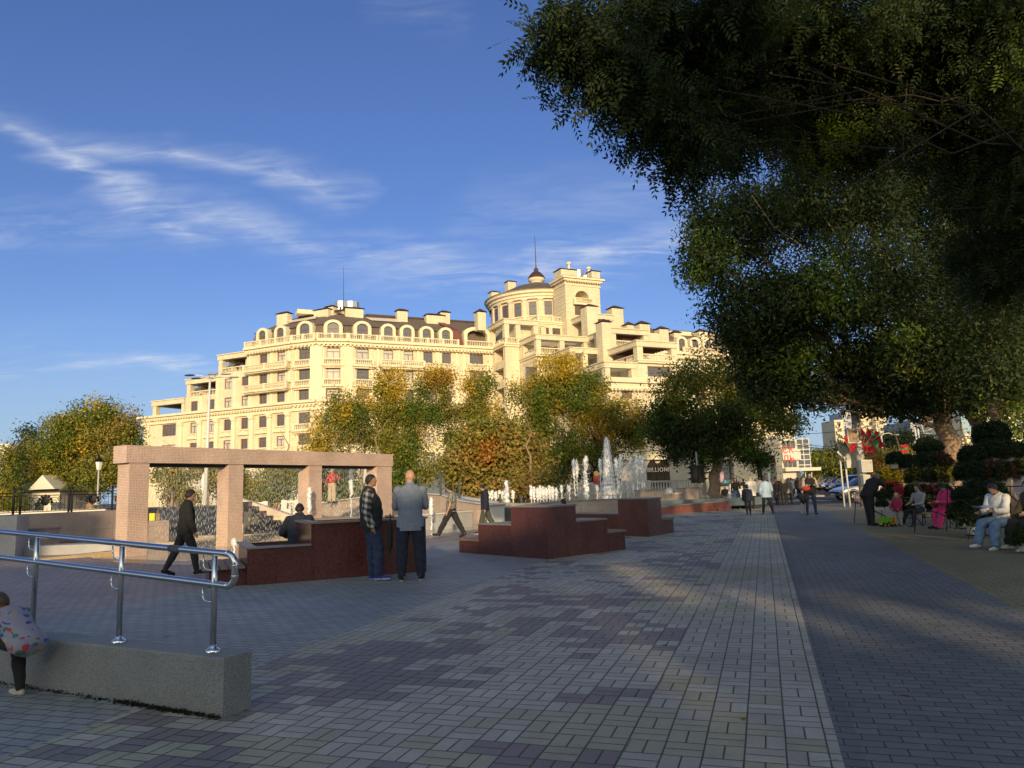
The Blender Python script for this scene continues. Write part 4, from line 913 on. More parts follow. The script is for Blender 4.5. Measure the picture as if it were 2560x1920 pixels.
def tree(name,label,base,trunk_top,r,lobes,dens=6,k=7,size=.22,spread=.35,asp=.5,pinnate=False,group=None,cat='tree',bark=None,seed=1,droop=.3,twigs=1.,bare=0,limbs=None,tilt=None,bn=7,drop=0.,lf=.30,gapf=1.):
    rng=np.random.default_rng(seed); base=np.array(base,float); top=np.array(trunk_top,float)
    t=empty(name,tuple(base),0,label,cat,group)
    mb=MB(); 
    # trunk
    pts=[];rs=[]
    for i in range(9):
        f=i/8; x=base+(top-base)*f+rng.normal(size=3)*np.array([1,1,0])*r*.18*(i>0)*(i<8); pts.append(tuple(x)); rs.append(r*(1.45-1.6*f if f<.2 else 1.13-.45*f)*(1+.05*rng.normal()))
    nrm_=len(pts); ext=[tuple(top+np.array([rng.normal()*.15,rng.normal()*.15,.7])),tuple(top+np.array([rng.normal()*.4,rng.normal()*.3,1.6])),tuple(top+np.array([rng.normal()*.7,rng.normal()*.5,2.8]))]
    mb.tube(pts+ext,rs+[r*.5,r*.3,r*.08],12)
    tb=MB()
    for lb in lobes:
        c=np.array(lb[:3]); s=top if (limbs is None) else np.array(pts[min(8,int(3+5*rng.random()))])
        fr=np.array(pts[5+rng.integers(0,4)])
        lp,lr=limb(mb,fr,c,r*lf,r*lf*.3,rng,7,7)
        nb=int(bn*twigs)
        for _ in range(nb):
            i=2+rng.integers(0,5); u=rng.normal(size=3); u/=np.linalg.norm(u); u[2]=abs(u[2])*.6+.1*u[2]; e=c+u*np.array(lb[3:6])*(.55+.4*rng.random())
            bp,br=limb(tb,lp[i],e,lr[i]*.45,r*.022,rng,5,5)
            for _ in range(2+bare*3):
                j=2+rng.integers(0,3); e2=np.array(bp[j])+rng.normal(size=3)*np.array(lb[3:6])*(.22+.08*bare); limb(tb,bp[j],e2,r*.03,.008,rng,4,3)
    for M_b in (mb,tb): M_b.v=[(v[0]-base[0],v[1]-base[1],v[2]-base[2]) for v in M_b.v]
    mb.build('trunk',bark or BARK,t,True); tb.build('branches',bark or BARK,t,True)
    P,Cc=lobes_points(lobes,dens*DMUL,rng,gapf)
    if drop: 
        kp=rng.random(len(P))>drop; P=P[kp];Cc=Cc[kp]
    me=leaves_mesh('crown',P-base,Cc,k,size,spread,asp,rng,droop,pinnate=pinnate)
    o=mobj('crown',me,t); return t
def lobe(px,py,Y,rpx,rpy,mixd,dens=1,ry=None):
    c=at(px,py,Y); k=sc(Y); return (c.x,c.y,c.z,rpx*k,(ry if ry else rpx*k*.9),rpy*k,mixd,dens)
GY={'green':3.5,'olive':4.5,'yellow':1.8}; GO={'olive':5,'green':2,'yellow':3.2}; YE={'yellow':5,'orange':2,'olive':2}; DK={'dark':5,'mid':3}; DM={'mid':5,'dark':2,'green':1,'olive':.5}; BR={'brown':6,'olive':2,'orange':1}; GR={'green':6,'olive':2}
def T_(lab,px,base_y_z,Y,lobes,r=.3,top=None,**k):
    b=at(px,1240,Y); b.z=base_y_z; tp=top or (b.x+ (k.pop('dx',0)),Y,b.z+3.6)
    return tree('tree',lab,b,tp,r,[lobe(a[0],a[1],Y+(a[5] if len(a)>5 else 0),a[2],a[3],a[4]) for a in lobes],**k)
TG='trees in front of the cream building'
Ym=68
T_('sparse tree with bare twigs and dark green crown just right of the tiled portal corner',905,0,Ym,[(840,1075,62,75,GY),(800,1120,45,50,GO),(880,1040,50,60,GY),(850,1010,40,40,GO)],bare=1,group=TG,seed=11,bark=BARKG)
T_('tree with orange tipped top whose crown rises left of the brown leaved chestnut',1010,0,Ym+2,[(960,1010,75,70,GO),(1010,1090,75,85,GY),(945,1090,60,60,GY),(980,955,50,40,YE),(1085,985,60,65,GO),(1100,945,48,38,YE),(1050,1040,70,60,GR)],bare=1,group=TG,seed=12,bark=BARKG)
T_('narrow green topped tree with yellow patches behind the chestnut',1190,0,Ym+4,[(1195,960,48,50,GO),(1200,1030,62,60,GY),(1150,1060,50,60,GY),(1180,1110,70,50,GR)],group=TG,seed=13)
T_('broad chestnut tree with dense brown and rust leaves behind the walking boys',1235,0,Ym-14,[(1240,1120,98,66,BR),(1160,1170,70,56,BR),(1310,1175,80,60,BR),(1240,1205,90,42,BR),(1190,1115,60,52,BR),(1295,1120,60,50,BR)],r=.28,dens=8,k=8,size=.26,asp=.75,group=TG,seed=14)
T_('tallest yellow flecked locust tree standing behind the fountain jets',1405,0,Ym-2,[(1400,925,78,42,{'green':4,'yellow':4,'olive':2}),(1340,985,72,55,GO),(1450,980,88,60,{'green':5,'yellow':2,'olive':2}),(1400,1040,105,60,GY),(1330,1065,60,60,GY),(1500,1040,62,55,YE),(1430,1130,88,60,GR),(1375,1170,62,50,{'green':4,'yellow':2})],r=.34,group=TG,seed=15,bark=BARKG,dens=6.5)
T_('yellow and dark green tree between the tall locust and the dark trunked tree',1520,0,Ym+1,[(1560,1040,62,45,YE),(1545,1100,76,52,{'dark':4,'green':3,'yellow':1}),(1490,1170,60,60,DM),(1590,1080,45,40,GO)],group=TG,seed=16)
T_('dark trunked plane tree behind the red planter with yellow foliage at its right tip',1787,0,56,[(1760,935,82,60,{'olive':5,'green':4}),(1690,985,70,60,{'green':4,'olive':4}),(1840,985,80,60,GY),(1720,1060,105,60,{'mid':3,'green':3}),(1820,1060,88,60,{'mid':2,'green':3,'olive':1}),(1665,1060,60,50,{'mid':3,'green':3}),(1760,1125,88,42,{'mid':4,'green':2}),(1850,1115,70,46,{'mid':3,'green':3}),(1910,1010,60,50,GY),(1960,1060,58,42,{'yellow':3,'green':4,'olive':2}),(1690,1120,50,34,DM),(1900,1150,42,28,DM)],r=.40,top=(at(1795,1150,56).x,56,5.0),seed=17,dens=7,k=8,group=TG,bn=8)
# left side
T_('round crowned autumn tree behind the iron fence, left of the portal',232,0,62,[(215,1085,85,70,GO),(150,1120,75,55,GO),(290,1110,72,72,{'brown':2,'olive':3,'green':3}),(240,1040,62,48,{'green':3,'olive':3,'yellow':1}),(140,1180,55,45,YE),(260,1180,90,48,GY),(170,1150,80,60,GY),(300,1060,50,55,{'brown':3,'olive':2}),(330,1140,35,60,{'green':3,'brown':3}),(160,1060,50,30,GO)],r=.35,bare=1,seed=21,dens=7)
T_('small dark pine like tree behind the iron fence at the far left',75,0,66,[(75,1090,32,28,DM),(90,1140,30,30,DK),(70,1185,45,48,DK),(110,1190,45,45,DK),(60,1135,25,25,DM)],r=.2,seed=22,dens=8,k=6)
T_('columnar yellow green cypress at the left edge of the photo',22,0,58,[(22,1140,22,38,GO),(20,1180,28,48,GR),(15,1220,34,60,GO),(30,1260,32,40,GR)],r=.18,seed=23,dens=12,k=8,size=.16)
for i,(px,py,mx) in enumerate(((430,1190,GY),(520,1170,GO),(560,1215,GR),(600,1195,{'yellow':2,'green':3}),(455,1235,BR),(610,1240,BR))):
    T_(['low green tree seen through the first water curtain','olive tree seen through the first water curtain by the white post','green shrub tree seen through the first curtain at its right','yellow green tree against the pale arch','brown bush tree low behind the first water curtain','rusty bush left of the stairs'][i],px,0,60+3*i,[(px-12,py,40,32,mx),(px+22,py+14,34,30,mx)],r=.13,seed=30+i,dens=8,size=.2,group='low trees seen through the portal')
T_('green tree seen through the middle opening of the portal',715,0,54,[(700,1215,52,42,GR),(660,1245,40,32,GY),(740,1190,45,42,{'olive':3,'green':4}),(690,1175,40,30,GO)],r=.15,seed=40,dens=8,size=.2,group='low trees seen through the portal')
T_('shaded green tree seen through the right opening of the portal',855,0,54,[(850,1190,50,42,DM),(880,1230,48,40,GR),(820,1225,38,50,GR)],r=.15,seed=41,dens=8,size=.2,group='low trees seen through the portal')
T_('yellow green tree just right of the portal behind the bald man',950,0,50,[(1010,1170,56,62,{'green':5,'yellow':2}),(980,1120,45,40,GY),(1060,1180,40,40,GY),(1000,1215,60,22,GR)],r=.25,seed=42,dens=8,size=.2)
T_('low shrub tree with rusty leaves behind the fountain wall',1330,0,50,[(1330,1205,52,35,{'orange':3,'brown':3}),(1380,1205,40,35,DM)],r=.12,seed=43,dens=9,size=.16)
# ---- large dark trees on the right
def bigtree(lab,px,basey,Y,zt,lobes,r,seed,**k):
    b=at(px,basey,Y); b.z=0
    dx=k.pop('lean',0)
    return tree('tree',lab,b,(b.x+dx,Y,zt),r,[lobe(*a[:2],Y+a[5],a[2],a[3],a[4],a[6] if len(a)>6 else 1,ry=a[7] if len(a)>7 else None) for a in lobes],seed=seed,**k)
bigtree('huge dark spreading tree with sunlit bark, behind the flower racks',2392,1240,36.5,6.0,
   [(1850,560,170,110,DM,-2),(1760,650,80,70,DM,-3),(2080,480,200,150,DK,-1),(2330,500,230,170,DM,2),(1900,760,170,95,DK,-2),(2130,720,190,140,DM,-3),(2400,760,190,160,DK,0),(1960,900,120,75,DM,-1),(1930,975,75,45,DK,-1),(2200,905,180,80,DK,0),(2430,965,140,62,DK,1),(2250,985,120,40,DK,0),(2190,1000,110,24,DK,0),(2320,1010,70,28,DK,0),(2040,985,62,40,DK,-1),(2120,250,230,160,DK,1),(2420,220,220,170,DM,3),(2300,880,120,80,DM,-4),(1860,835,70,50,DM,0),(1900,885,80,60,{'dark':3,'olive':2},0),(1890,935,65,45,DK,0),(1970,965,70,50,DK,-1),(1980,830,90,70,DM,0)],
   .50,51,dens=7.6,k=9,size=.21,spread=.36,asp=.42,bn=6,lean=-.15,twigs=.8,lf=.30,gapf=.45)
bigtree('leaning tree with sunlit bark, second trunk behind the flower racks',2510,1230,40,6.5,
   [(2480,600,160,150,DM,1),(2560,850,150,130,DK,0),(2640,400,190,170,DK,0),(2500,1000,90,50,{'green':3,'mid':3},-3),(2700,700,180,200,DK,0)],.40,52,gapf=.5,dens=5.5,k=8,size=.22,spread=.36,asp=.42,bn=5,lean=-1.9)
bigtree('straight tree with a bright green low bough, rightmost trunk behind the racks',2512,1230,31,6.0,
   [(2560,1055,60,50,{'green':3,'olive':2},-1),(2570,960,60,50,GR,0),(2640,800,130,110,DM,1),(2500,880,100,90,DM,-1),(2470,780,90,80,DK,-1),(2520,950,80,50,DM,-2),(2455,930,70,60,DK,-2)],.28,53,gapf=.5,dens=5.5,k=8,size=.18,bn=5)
# near overhanging boughs, compound leaves
rngn=np.random.default_rng(61)
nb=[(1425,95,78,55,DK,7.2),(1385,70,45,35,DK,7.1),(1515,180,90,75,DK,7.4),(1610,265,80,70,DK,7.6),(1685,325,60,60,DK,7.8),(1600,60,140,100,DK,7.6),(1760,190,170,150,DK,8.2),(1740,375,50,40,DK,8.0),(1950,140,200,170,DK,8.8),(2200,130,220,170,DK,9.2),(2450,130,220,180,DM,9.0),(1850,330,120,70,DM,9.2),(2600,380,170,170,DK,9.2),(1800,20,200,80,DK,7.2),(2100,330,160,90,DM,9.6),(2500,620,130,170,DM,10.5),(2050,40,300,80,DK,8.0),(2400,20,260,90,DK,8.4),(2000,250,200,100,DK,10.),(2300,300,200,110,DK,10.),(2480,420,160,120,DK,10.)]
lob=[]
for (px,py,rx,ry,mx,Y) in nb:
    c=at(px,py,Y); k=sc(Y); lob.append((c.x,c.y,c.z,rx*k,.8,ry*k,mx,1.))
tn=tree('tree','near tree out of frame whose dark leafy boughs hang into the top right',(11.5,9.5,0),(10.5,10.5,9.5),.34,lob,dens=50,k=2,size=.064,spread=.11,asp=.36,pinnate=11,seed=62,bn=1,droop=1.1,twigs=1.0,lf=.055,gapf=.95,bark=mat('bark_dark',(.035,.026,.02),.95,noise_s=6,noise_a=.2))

# unseen tree added behind the viewer, its crown placed to shade the trees ahead
tree('tree','unseen tree added behind the viewer to shade the big trees ahead',(9,-6,0),(9,-6,8),.4,[(8.5,-3,14,4.5,5,4.5,DK),(12,-3,15,5,5,5,DK),(10.5,-8,19,5,5,4,DK),(14,-2,17,4,5,4.5,DK),(14,-4,21,5,5,4,DK),(18,-4,17.5,3.5,4,4,DK)],dens=.42,k=9,size=.5,spread=.8,seed=81,bn=2,twigs=.5)
# ---------------------------------------------------------------- plaza: shade casters behind the camera (added blocks out of view, sized for their shadow)
B2=empty('shade_block',(20,-46,0),0,'unseen block with a pierced screen, added behind the viewer to shade the plaza','building')
mb=MB(); mb.box((8,0,5.2),(48,12,10.4)); mb.box((-27,0,6.55),(21.8,12,13.1)); mb.box((-27,0,13.3),(22.6,13,.4)); mb.box((-39,0,8.2),(17.6,11.6,16.6))
# added screen on the block, its gaps placed to throw sun streaks on the paving
SW=Fr(-20,6,0); SW.o=Vector((-16,5.85)); hl=[(5.15,.62,11.4,12.6),(5.95,.34,10.8,11.7),(7.0,.66,10.45,11.5),(8.0,.4,10.8,11.3),(10.4,1.1,13.6,14.1),(11.4,.5,14.3,14.6),(13.1,1.2,13.2,13.7),(3.9,.4,10.42,10.7),(-.4,.6,11.0,11.6)]
wall_holes(mb,SW,0,48,0,10.4,17.3,[(X-20+16,w_,a_,b_) for X,w_,a_,b_ in hl],.3)
mb.build('wall',mat('plaster_beige',(.48,.42,.34),.9,noise_s=.4,noise_a=.1),B2)
for i in range(12):
    for j in range(3):
        q=MB(); q.box((-12+i*3.7,6.02,2.2+j*3.1),(1.6,.08,1.7)); q.build('window',PANE,B2)
# ---------------------------------------------------------------- granite ramp wall with steel handrail
def granite(name,c1,c2,sc1=90,rough=.6,bump=.15,big=.25,joints=None):
    if name in _m: return _m[name]
    m=bpy.data.materials.new(name); m.use_nodes=True; t=m.node_tree; p=t.nodes['Principled BSDF']; p.inputs['Roughness'].default_value=rough
    tcn=t.nodes.new('ShaderNodeTexCoord'); n=t.nodes.new('ShaderNodeTexNoise'); n.inputs['Scale'].default_value=sc1; n.inputs['Detail'].default_value=3; n.inputs['Roughness'].default_value=.8; t.links.new(tcn.outputs['Object'],n.inputs['Vector'])
    r=t.nodes.new('ShaderNodeValToRGB'); r.color_ramp.elements[0].position=.38; r.color_ramp.elements[1].position=.62; r.color_ramp.elements[0].color=(*c1,1); r.color_ramp.elements[1].color=(*c2,1); t.links.new(n.outputs[0],r.inputs[0])
    n2=t.nodes.new('ShaderNodeTexNoise'); n2.inputs['Scale'].default_value=1.6; n2.inputs['Detail'].default_value=5; t.links.new(tcn.outputs['Object'],n2.inputs['Vector'])
    v=t.nodes.new('ShaderNodeVectorMath'); v.operation='SCALE'; t.links.new(r.outputs[0],v.inputs[0]); fac=mth(t,'MULTIPLY_ADD',n2.outputs[0],big*4,1-big*2)
    if joints:
        sp=t.nodes.new('ShaderNodeSeparateXYZ'); t.links.new(tcn.outputs['Object'],sp.inputs[0]); cb=t.nodes.new('ShaderNodeCombineXYZ'); t.links.new(facecoord(t,sp),cb.inputs[0]); t.links.new(sp.outputs[2],cb.inputs[1])
        br=t.nodes.new('ShaderNodeTexBrick'); br.offset=0; t.links.new(cb.outputs[0],br.inputs['Vector']); br.inputs['Scale'].default_value=1; br.inputs['Brick Width'].default_value=joints[0]; br.inputs['Row Height'].default_value=joints[1]; br.inputs['Mortar Size'].default_value=.004
        br.inputs['Color1'].default_value=(1.08,1.08,1.08,1); br.inputs['Color2'].default_value=(.88,.88,.88,1); br.inputs['Mortar'].default_value=(.45,.45,.45,1); fac=mth(t,'MULTIPLY',fac,br.outputs[0])
    t.links.new(fac,v.inputs['Scale']); t.links.new(v.outputs[0],p.inputs['Base Color'])
    b=t.nodes.new('ShaderNodeBump'); b.inputs['Strength'].default_value=bump; b.inputs['Distance'].default_value=.01; t.links.new(n.outputs[0],b.inputs['Height']); t.links.new(b.outputs[0],p.inputs['Normal'])
    _m[name]=m; return m
GRAN=granite('grey_granite',(.12,.12,.12),(.30,.295,.29),120,.7,.4,.16)
PINKG=granite('pink_granite',(.26,.20,.17),(.42,.34,.30),40,.35,.05,.2,(.9,.6))
def bevel(o,w=.01,seg=2):
    m=o.modifiers.new('bevel','BEVEL'); m.width=w; m.segments=seg; m.limit_method='ANGLE'; return o
RA=math.atan2(-.445,.895)  # block axis runs to the left: frame with u to the right
blk=Vector((-1.95,5.255,0)); 
def bl(k,w,z): return Vector((-2.02-.885*k+.2*0+.466*w, 5.23+.466*k+.885*w, z))
mb=MB(); n=22
# slightly chipped box
prof=[(0,0),(0,.385),(.24,.385),(.24,0)]
vs=[];fs=[]
rg=random.Random(3)
K=[i*.35 for i in range(20)]
for i,k in enumerate(K):
    for (w_,z) in ((0,-.01),(0,.13),(0,.26),(0,.372),(.012,.385),(.12,.385),(.228,.385),(.24,.372),(.24,.2),(.24,-.01)):
        vs.append(bl(k+(rg.uniform(-.004,.004) if 0<i<19 else 0),w_+rg.uniform(-.0025,.0025),z+rg.uniform(-.0025,.0025)))
for i in range(19):
    for j in range(9): fs.append((i*10+j,i*10+j+1,(i+1)*10+j+1,(i+1)*10+j))
fs+= [tuple(range(9,-1,-1)),tuple(190+j for j in range(10))]
mb.add(vs,fs); o=mb.build('granite_wall',GRAN); tag(o,'low grey granite block wall carrying the steel handrail, beside the crouching child','wall')
CHROME=mat('brushed_steel',(.62,.62,.63),.16,1.0,noise_s=3,noise_a=.08); CHR2=mat('polished_flange',(.8,.8,.8),.08,1.0)
hr=empty('handrail',tuple(bl(.25,.12,.385)),0,'double tube stainless steel handrail standing on the granite block wall','handrail')
ho=hr.location.copy()
def hb(mb,name,m,par=None,smooth=True): mb.v=[(v[0]-ho.x,v[1]-ho.y,v[2]-ho.z) for v in mb.v]; return mb.build(name,m,par or hr,smooth)
def hp(k,z): return bl(k,.12,z+.058*(k-.25))
zu,zl_=1.075,.852; r=.0235
end=[]; cr=.075
kk=.045
pts=[hp(6.4,zu)]+[hp(6.4-i*.4,zu) for i in range(1,16)]+[hp(kk+cr,zu)]
for i in range(1,8):
    a=PI/2*i/8; pts.append(hp(kk+cr-cr*math.sin(a),zu-cr+cr*math.cos(a)))
pts.append(hp(kk,zu-cr)); pts.append(hp(kk,zl_+cr))
for i in range(1,8):
    a=PI/2*i/8; pts.append(hp(kk+cr-cr*math.cos(a),zl_+cr-cr*math.sin(a)))
pts.append(hp(kk+cr,zl_)); pts+=[hp(kk+cr+.3*i,zl_) for i in range(1,21)]
mb=MB(); mb.tube(pts,r,16); hb(mb,'rail_tube',CHROME)
mb=MB()
for q0,q1 in ((hp(kk,zu-cr-.005),hp(kk,zu-cr+.005)),(hp(kk,zl_+cr-.005),hp(kk,zl_+cr+.005)),(hp(kk+cr-.005,zu),hp(kk+cr+.005,zu)),(hp(kk+cr-.005,zl_),hp(kk+cr+.005,zl_))): mb.tube([q0,q1],r+.0025,16)
hb(mb,'elbow_ring',CHR2)
mb=MB(); mb.tube([hp(.62,zu),hp(.66,zu),hp(.70,zu),hp(.74,zu)],[.025,.029,.027,.025],12); o=hb(mb,'rag_wrap',mat('grey_rag',(.10,.12,.15),.9,noise_s=60,noise_a=.45,bump=1,bump_s=80))
for k in (.25,1.3,2.45,3.6,4.75,5.9):
    b=hp(k,0); base=bl(k,.12,.385)
    mb=MB(); mb.tube([base,Vector((base.x,base.y,zl_+.058*(k-.25)-.02)),Vector((base.x,base.y,zu+.058*(k-.25)))],.0205,14); p=hb(mb,'post',CHROME)
    mb=MB(); mb.lathe(base,[(.052,0),(.052,.012),(.046,.02),(.030,.028),(.026,.04),(.02,.045)],16); q=mb; q.v=[(v[0]-ho.x,v[1]-ho.y,v[2]-ho.z) for v in q.v]; fo=q.build('flange',CHR2,p,True)
    for zr in (zu,zl_):
        zr2=zr+.058*(k-.25); a=bl(k+.12,.12,zr2-.02); c=bl(k+.12,.12,zr2-.085)
        P_=[a]; 
        for i in range(0,7):
            an=PI/2*i/6; P_.append(bl(k+.12-.05*math.sin(an)+.0,.12,zr2-.07-.05*(1-math.cos(an))+.0) if False else bl(k+.12-.055*(1-math.cos(an)),.12,zr2-.075-.05*math.sin(an)))
        P_.append(bl(k+.02,.12,zr2-.125))
        mb=MB(); mb.tube(P_,.0062,8); hb(mb,'bracket',CHROME,None)
# ---------------------------------------------------------------- red granite bench planters
REDG=granite('dark_red_granite',(.072,.022,.019),(.115,.040,.034),25,.24,.03,.25,(.62,5.)); CAPS=granite('grey_brown_slab',(.16,.14,.13),(.26,.23,.21),60,.45,.1,.15)
WOOD=mat('bench_wood',(.20,.13,.085),.65,noise_s=3,noise_a=.25,noise2=25,bump=.4,bump_s=30); SOIL=mat('planter_soil',(.03,.025,.02),.95)
def seatslats(mb,P,u0,u1,w0,w1,z,along='w',n=6):
    for i in range(n):
        if along=='w':
            a=u0+(u1-u0)*i/n; b=u0+(u1-u0)*(i+1)/n-.018; P.box(mb,a,b,w0,w1,z-.035,z)
        else:
            a=w0+(w1-w0)*i/n; b=w0+(w1-w0)*(i+1)/n-.018; P.box(mb,u0,u1,a,b,z-.035,z)
def place(fr,name,label,cat,group=None): return empty(name,(fr.o.x,fr.o.y,0),0,label,cat,group)
def fb(mb,e,name,m,smooth=False,par=None):
    mb.v=[(v[0]-e.location.x,v[1]-e.location.y,v[2]-e.location.z) for v in mb.v]; return mb.build(name,m,par or e,smooth)
P1_=Fr(-4.72,12.76,math.degrees(math.atan2(.86,1.92)))
e=place(P1_,'planter_bench','dark red granite stepped planter bench behind the man in the plaid sleeves','bench','stepped red granite benches')
mb=MB(); P1_.box(mb,-.45,.14,.12,1.9,0,.28); P1_.box(mb,.14,1.2,0,.14,0,.60); P1_.box(mb,.14,.26,.14,2.1,0,.60); P1_.box(mb,.26,1.2,1.98,2.1,0,.599); P1_.box(mb,1.2,3.3,0,.14,0,.97); P1_.box(mb,1.2,1.32,.14,2.1,0,.97); P1_.box(mb,1.32,3.3,1.98,2.1,0,.969); P1_.box(mb,3.18,3.3,.14,1.98,0,.968)
bevel(fb(mb,e,'body',REDG),.006)
mb=MB(); P1_.box(mb,.11,1.2,-.03,.18,.60,.63); P1_.box(mb,.11,.30,.18,2.13,.60,.629); P1_.box(mb,1.16,3.33,-.03,.18,.97,1.005); P1_.box(mb,1.16,1.36,.18,2.13,.97,1.004); P1_.box(mb,1.36,3.33,1.94,2.13,.97,1.003); fb(mb,e,'cap_slab',CAPS)
mb=MB(); P1_.box(mb,.26,1.2,.14,1.98,.3,.56); P1_.box(mb,1.32,3.18,.14,1.98,.5,.90); fb(mb,e,'soil',SOIL)
mb=MB(); seatslats(mb,P1_,-.56,.13,-.02,2.0,.325,'w',5); fb(mb,e,'seat_slats',WOOD)
def vbench(c,dL,dR,label,segL,segR):
    """two-armed stepped bench: arms (from,to,height)"""
    c=Vector((c[0],c[1])); aL=math.atan2(dL[1],dL[0]); 
    e=empty('planter_bench',(c.x,c.y,0),0,label,'bench','stepped red granite benches')
    L_=Vector(dL).normalized(); R_=Vector(dR).normalized()
    body=MB(); cap=MB(); wd=MB()
    def quad(mb,pts,z0,z1):
        mb.prism([(p.x-c.x,p.y-c.y) for p in pts],z0,z1)
    dep=.62
    def seg(mb,D_,O_,a,b,z0,z1,over=0.,d=dep):
        # strip along D_ between a,b ; inward is O_
        p=c-O_*over; quad(mb,[p+D_*(a-over),p+D_*(b+over),p+D_*(b+over)+O_*(d+over*2),p+D_*(a-over)+O_*(d+over*2)][::(1 if (D_.x*O_.y-D_.y*O_.x)>0 else -1)],z0,z1)
    hT=segL[0][2]
    # corner prism
    seg(body,R_,L_,0,segR[0][1],0,hT,0,segL[0][1]); 
    seg(cap,R_,L_,0,segR[0][1],hT,hT+.035,.03,segL[0][1])
    w_=max(segR[0][1],.6)
    for a,b,h in segL[1:]: 
        if h<.4: seg(body,L_,R_,a,b-.1,0,h-.06,0,w_); seg(wd,L_,R_,a,b,h-.05,h,.02,w_)
        else: seg(body,L_,R_,a,b,0,h-.001,0,w_); seg(cap,L_,R_,a,b,h-.001,h+.028,.004,w_)
    for a,b,h in segR[1:]:
        if h<.5: seg(body,R_,L_,a,b-.03,0,h-.06,0,w_); seg(wd,R_,L_,a,b,h-.05,h,.02,w_)
        else: seg(body,R_,L_,a,b,0,h-.001,0,w_); seg(cap,R_,L_,a,b,h-.001,h+.028,.004,w_)
    bevel(body.build('body',REDG,e),.006); cap.build('cap_slab',CAPS,e); wd.build('seat_slats',WOOD,e); return e
vbench((.61,15.67),(-2.03,2.56),(1.86,1.74),'large dark red granite stepped bench with its corner towards the viewer, mid plaza',[(0,1.19,1.06),(1.19,2.45,.67),(2.45,3.35,.33)],[(0,.93,1.06),(.93,1.96,.71),(1.96,2.6,.45)])
vbench((3.72,21.33),(-2.03,2.56),(1.4,2.1),'far dark red granite stepped bench in front of the big fountain basin',[(0,1.15,1.05),(1.15,3.3,.62)],[(0,1.0,1.05),(1.0,1.9,.45)])
# ---------------------------------------------------------------- mosaic water portal
def mosaic(name,c1,c2,c3,s=.045):
    m=bpy.data.materials.new(name); m.use_nodes=True; t=m.node_tree; p=t.nodes['Principled BSDF']; p.inputs['Roughness'].default_value=.42
    tcn=t.nodes.new('ShaderNodeTexCoord'); sp=t.nodes.new('ShaderNodeSeparateXYZ'); t.links.new(tcn.outputs['Object'],sp.inputs[0])
    q=facecoord(t,sp); c=t.nodes.new('ShaderNodeCombineXYZ'); t.links.new(q,c.inputs[0]); t.links.new(sp.outputs[2],c.inputs[1])
    br=t.nodes.new('ShaderNodeTexBrick'); br.offset=0; t.links.new(c.outputs[0],br.inputs['Vector']); br.inputs['Scale'].default_value=1; br.inputs['Brick Width'].default_value=s; br.inputs['Row Height'].default_value=s; br.inputs['Mortar Size'].default_value=s*.09
    br.inputs['Color1'].default_value=(*c1,1); br.inputs['Color2'].default_value=(*c2,1); br.inputs['Mortar'].default_value=(*c3,1)
    n=t.nodes.new('ShaderNodeTexNoise'); n.inputs['Scale'].default_value=1.2; n.inputs['Detail'].default_value=6; t.links.new(tcn.outputs['Object'],n.inputs['Vector'])
    v=t.nodes.new('ShaderNodeVectorMath'); v.operation='SCALE'; t.links.new(br.outputs[0],v.inputs[0]); t.links.new(mth(t,'MULTIPLY_ADD',n.outputs[0],.7,.65),v.inputs['Scale']); t.links.new(v.outputs[0],p.inputs['Base Color'])
    b=t.nodes.new('ShaderNodeBump'); b.invert=True; b.inputs['Strength'].default_value=.5; b.inputs['Distance'].default_value=.004; t.links.new(br.outputs[1],b.inputs['Height']); t.links.new(b.outputs[0],p.inputs['Normal']); return m
MOS=mosaic('pink_mosaic',(.74,.56,.46),(.62,.45,.36),(.30,.20,.15)); MOSY=mosaic('yellow_mosaic',(.50,.38,.22),(.42,.30,.17),(.2,.13,.08),.04)
PF=Fr(-10.75,20.72,math.degrees(math.atan2(9.64,5.73))); wD=.55
e=place(PF,'water_portal','pink mosaic tiled portal frame with three openings and curtains of falling water','fountain')
LG=[(0,.6),(3.3,3.86),(6.7,7.32),(10.3,11.2)]
for a,b in LG: mb=MB(); PF.box(mb,a,b,0,wD,0,2.56); fb(mb,e,'pillar',MOS)
mb=MB(); PF.box(mb,-.12,11.25,-.03,wD+.05,2.56,3.05); 
fb(mb,e,'lintel',MOS)
for i in range(3):
    a,b=LG[i][1],LG[i+1][0]
    mb=MB(); PF.box(mb,a+.01,b-.01,.18,wD-.14,2.46,2.555); fb(mb,e,'water_trough',mat('dark_steel_trough',(.03,.03,.032),.4,.6))
WAT=bpy.data.materials.new('falling_water'); WAT.use_nodes=True; t_=WAT.node_tree; p_=t_.nodes['Principled BSDF']; p_.inputs['Base Color'].default_value=(.9,.92,.94,1); p_.inputs['Roughness'].default_value=.12; p_.inputs['Alpha'].default_value=.6
rg=random.Random(5)
for i in range(3):
    a,b=LG[i][1]+.05,LG[i+1][0]-.05; mb=MB(); n=int((b-a)/.05)
    for k in range(n):
        u=a+(b-a)*(k+.5)/n; z=2.46
        while z>0.02:
            f=1-z/2.46; L_=rg.uniform(.10,.34)*(1-.75*f); gap=rg.uniform(.02,.05)+.20*f*rg.random()
            q0=PF.p(u+rg.uniform(-.004,.004)*(1+3*f),.3+rg.uniform(-.01,.01),z); q1=PF.p(u+rg.uniform(-.004,.004)*(1+3*f),.3,max(z-L_,0))
            rr=.0022+.0022*rg.random(); mb.tube([q0,(q0+q1)/2,q1],[rr*.4,rr*(1+f*.7),rr*.5],4,False); z-=L_+gap
    o=fb(mb,e,'water_curtain',WAT); o['kind']='stuff'
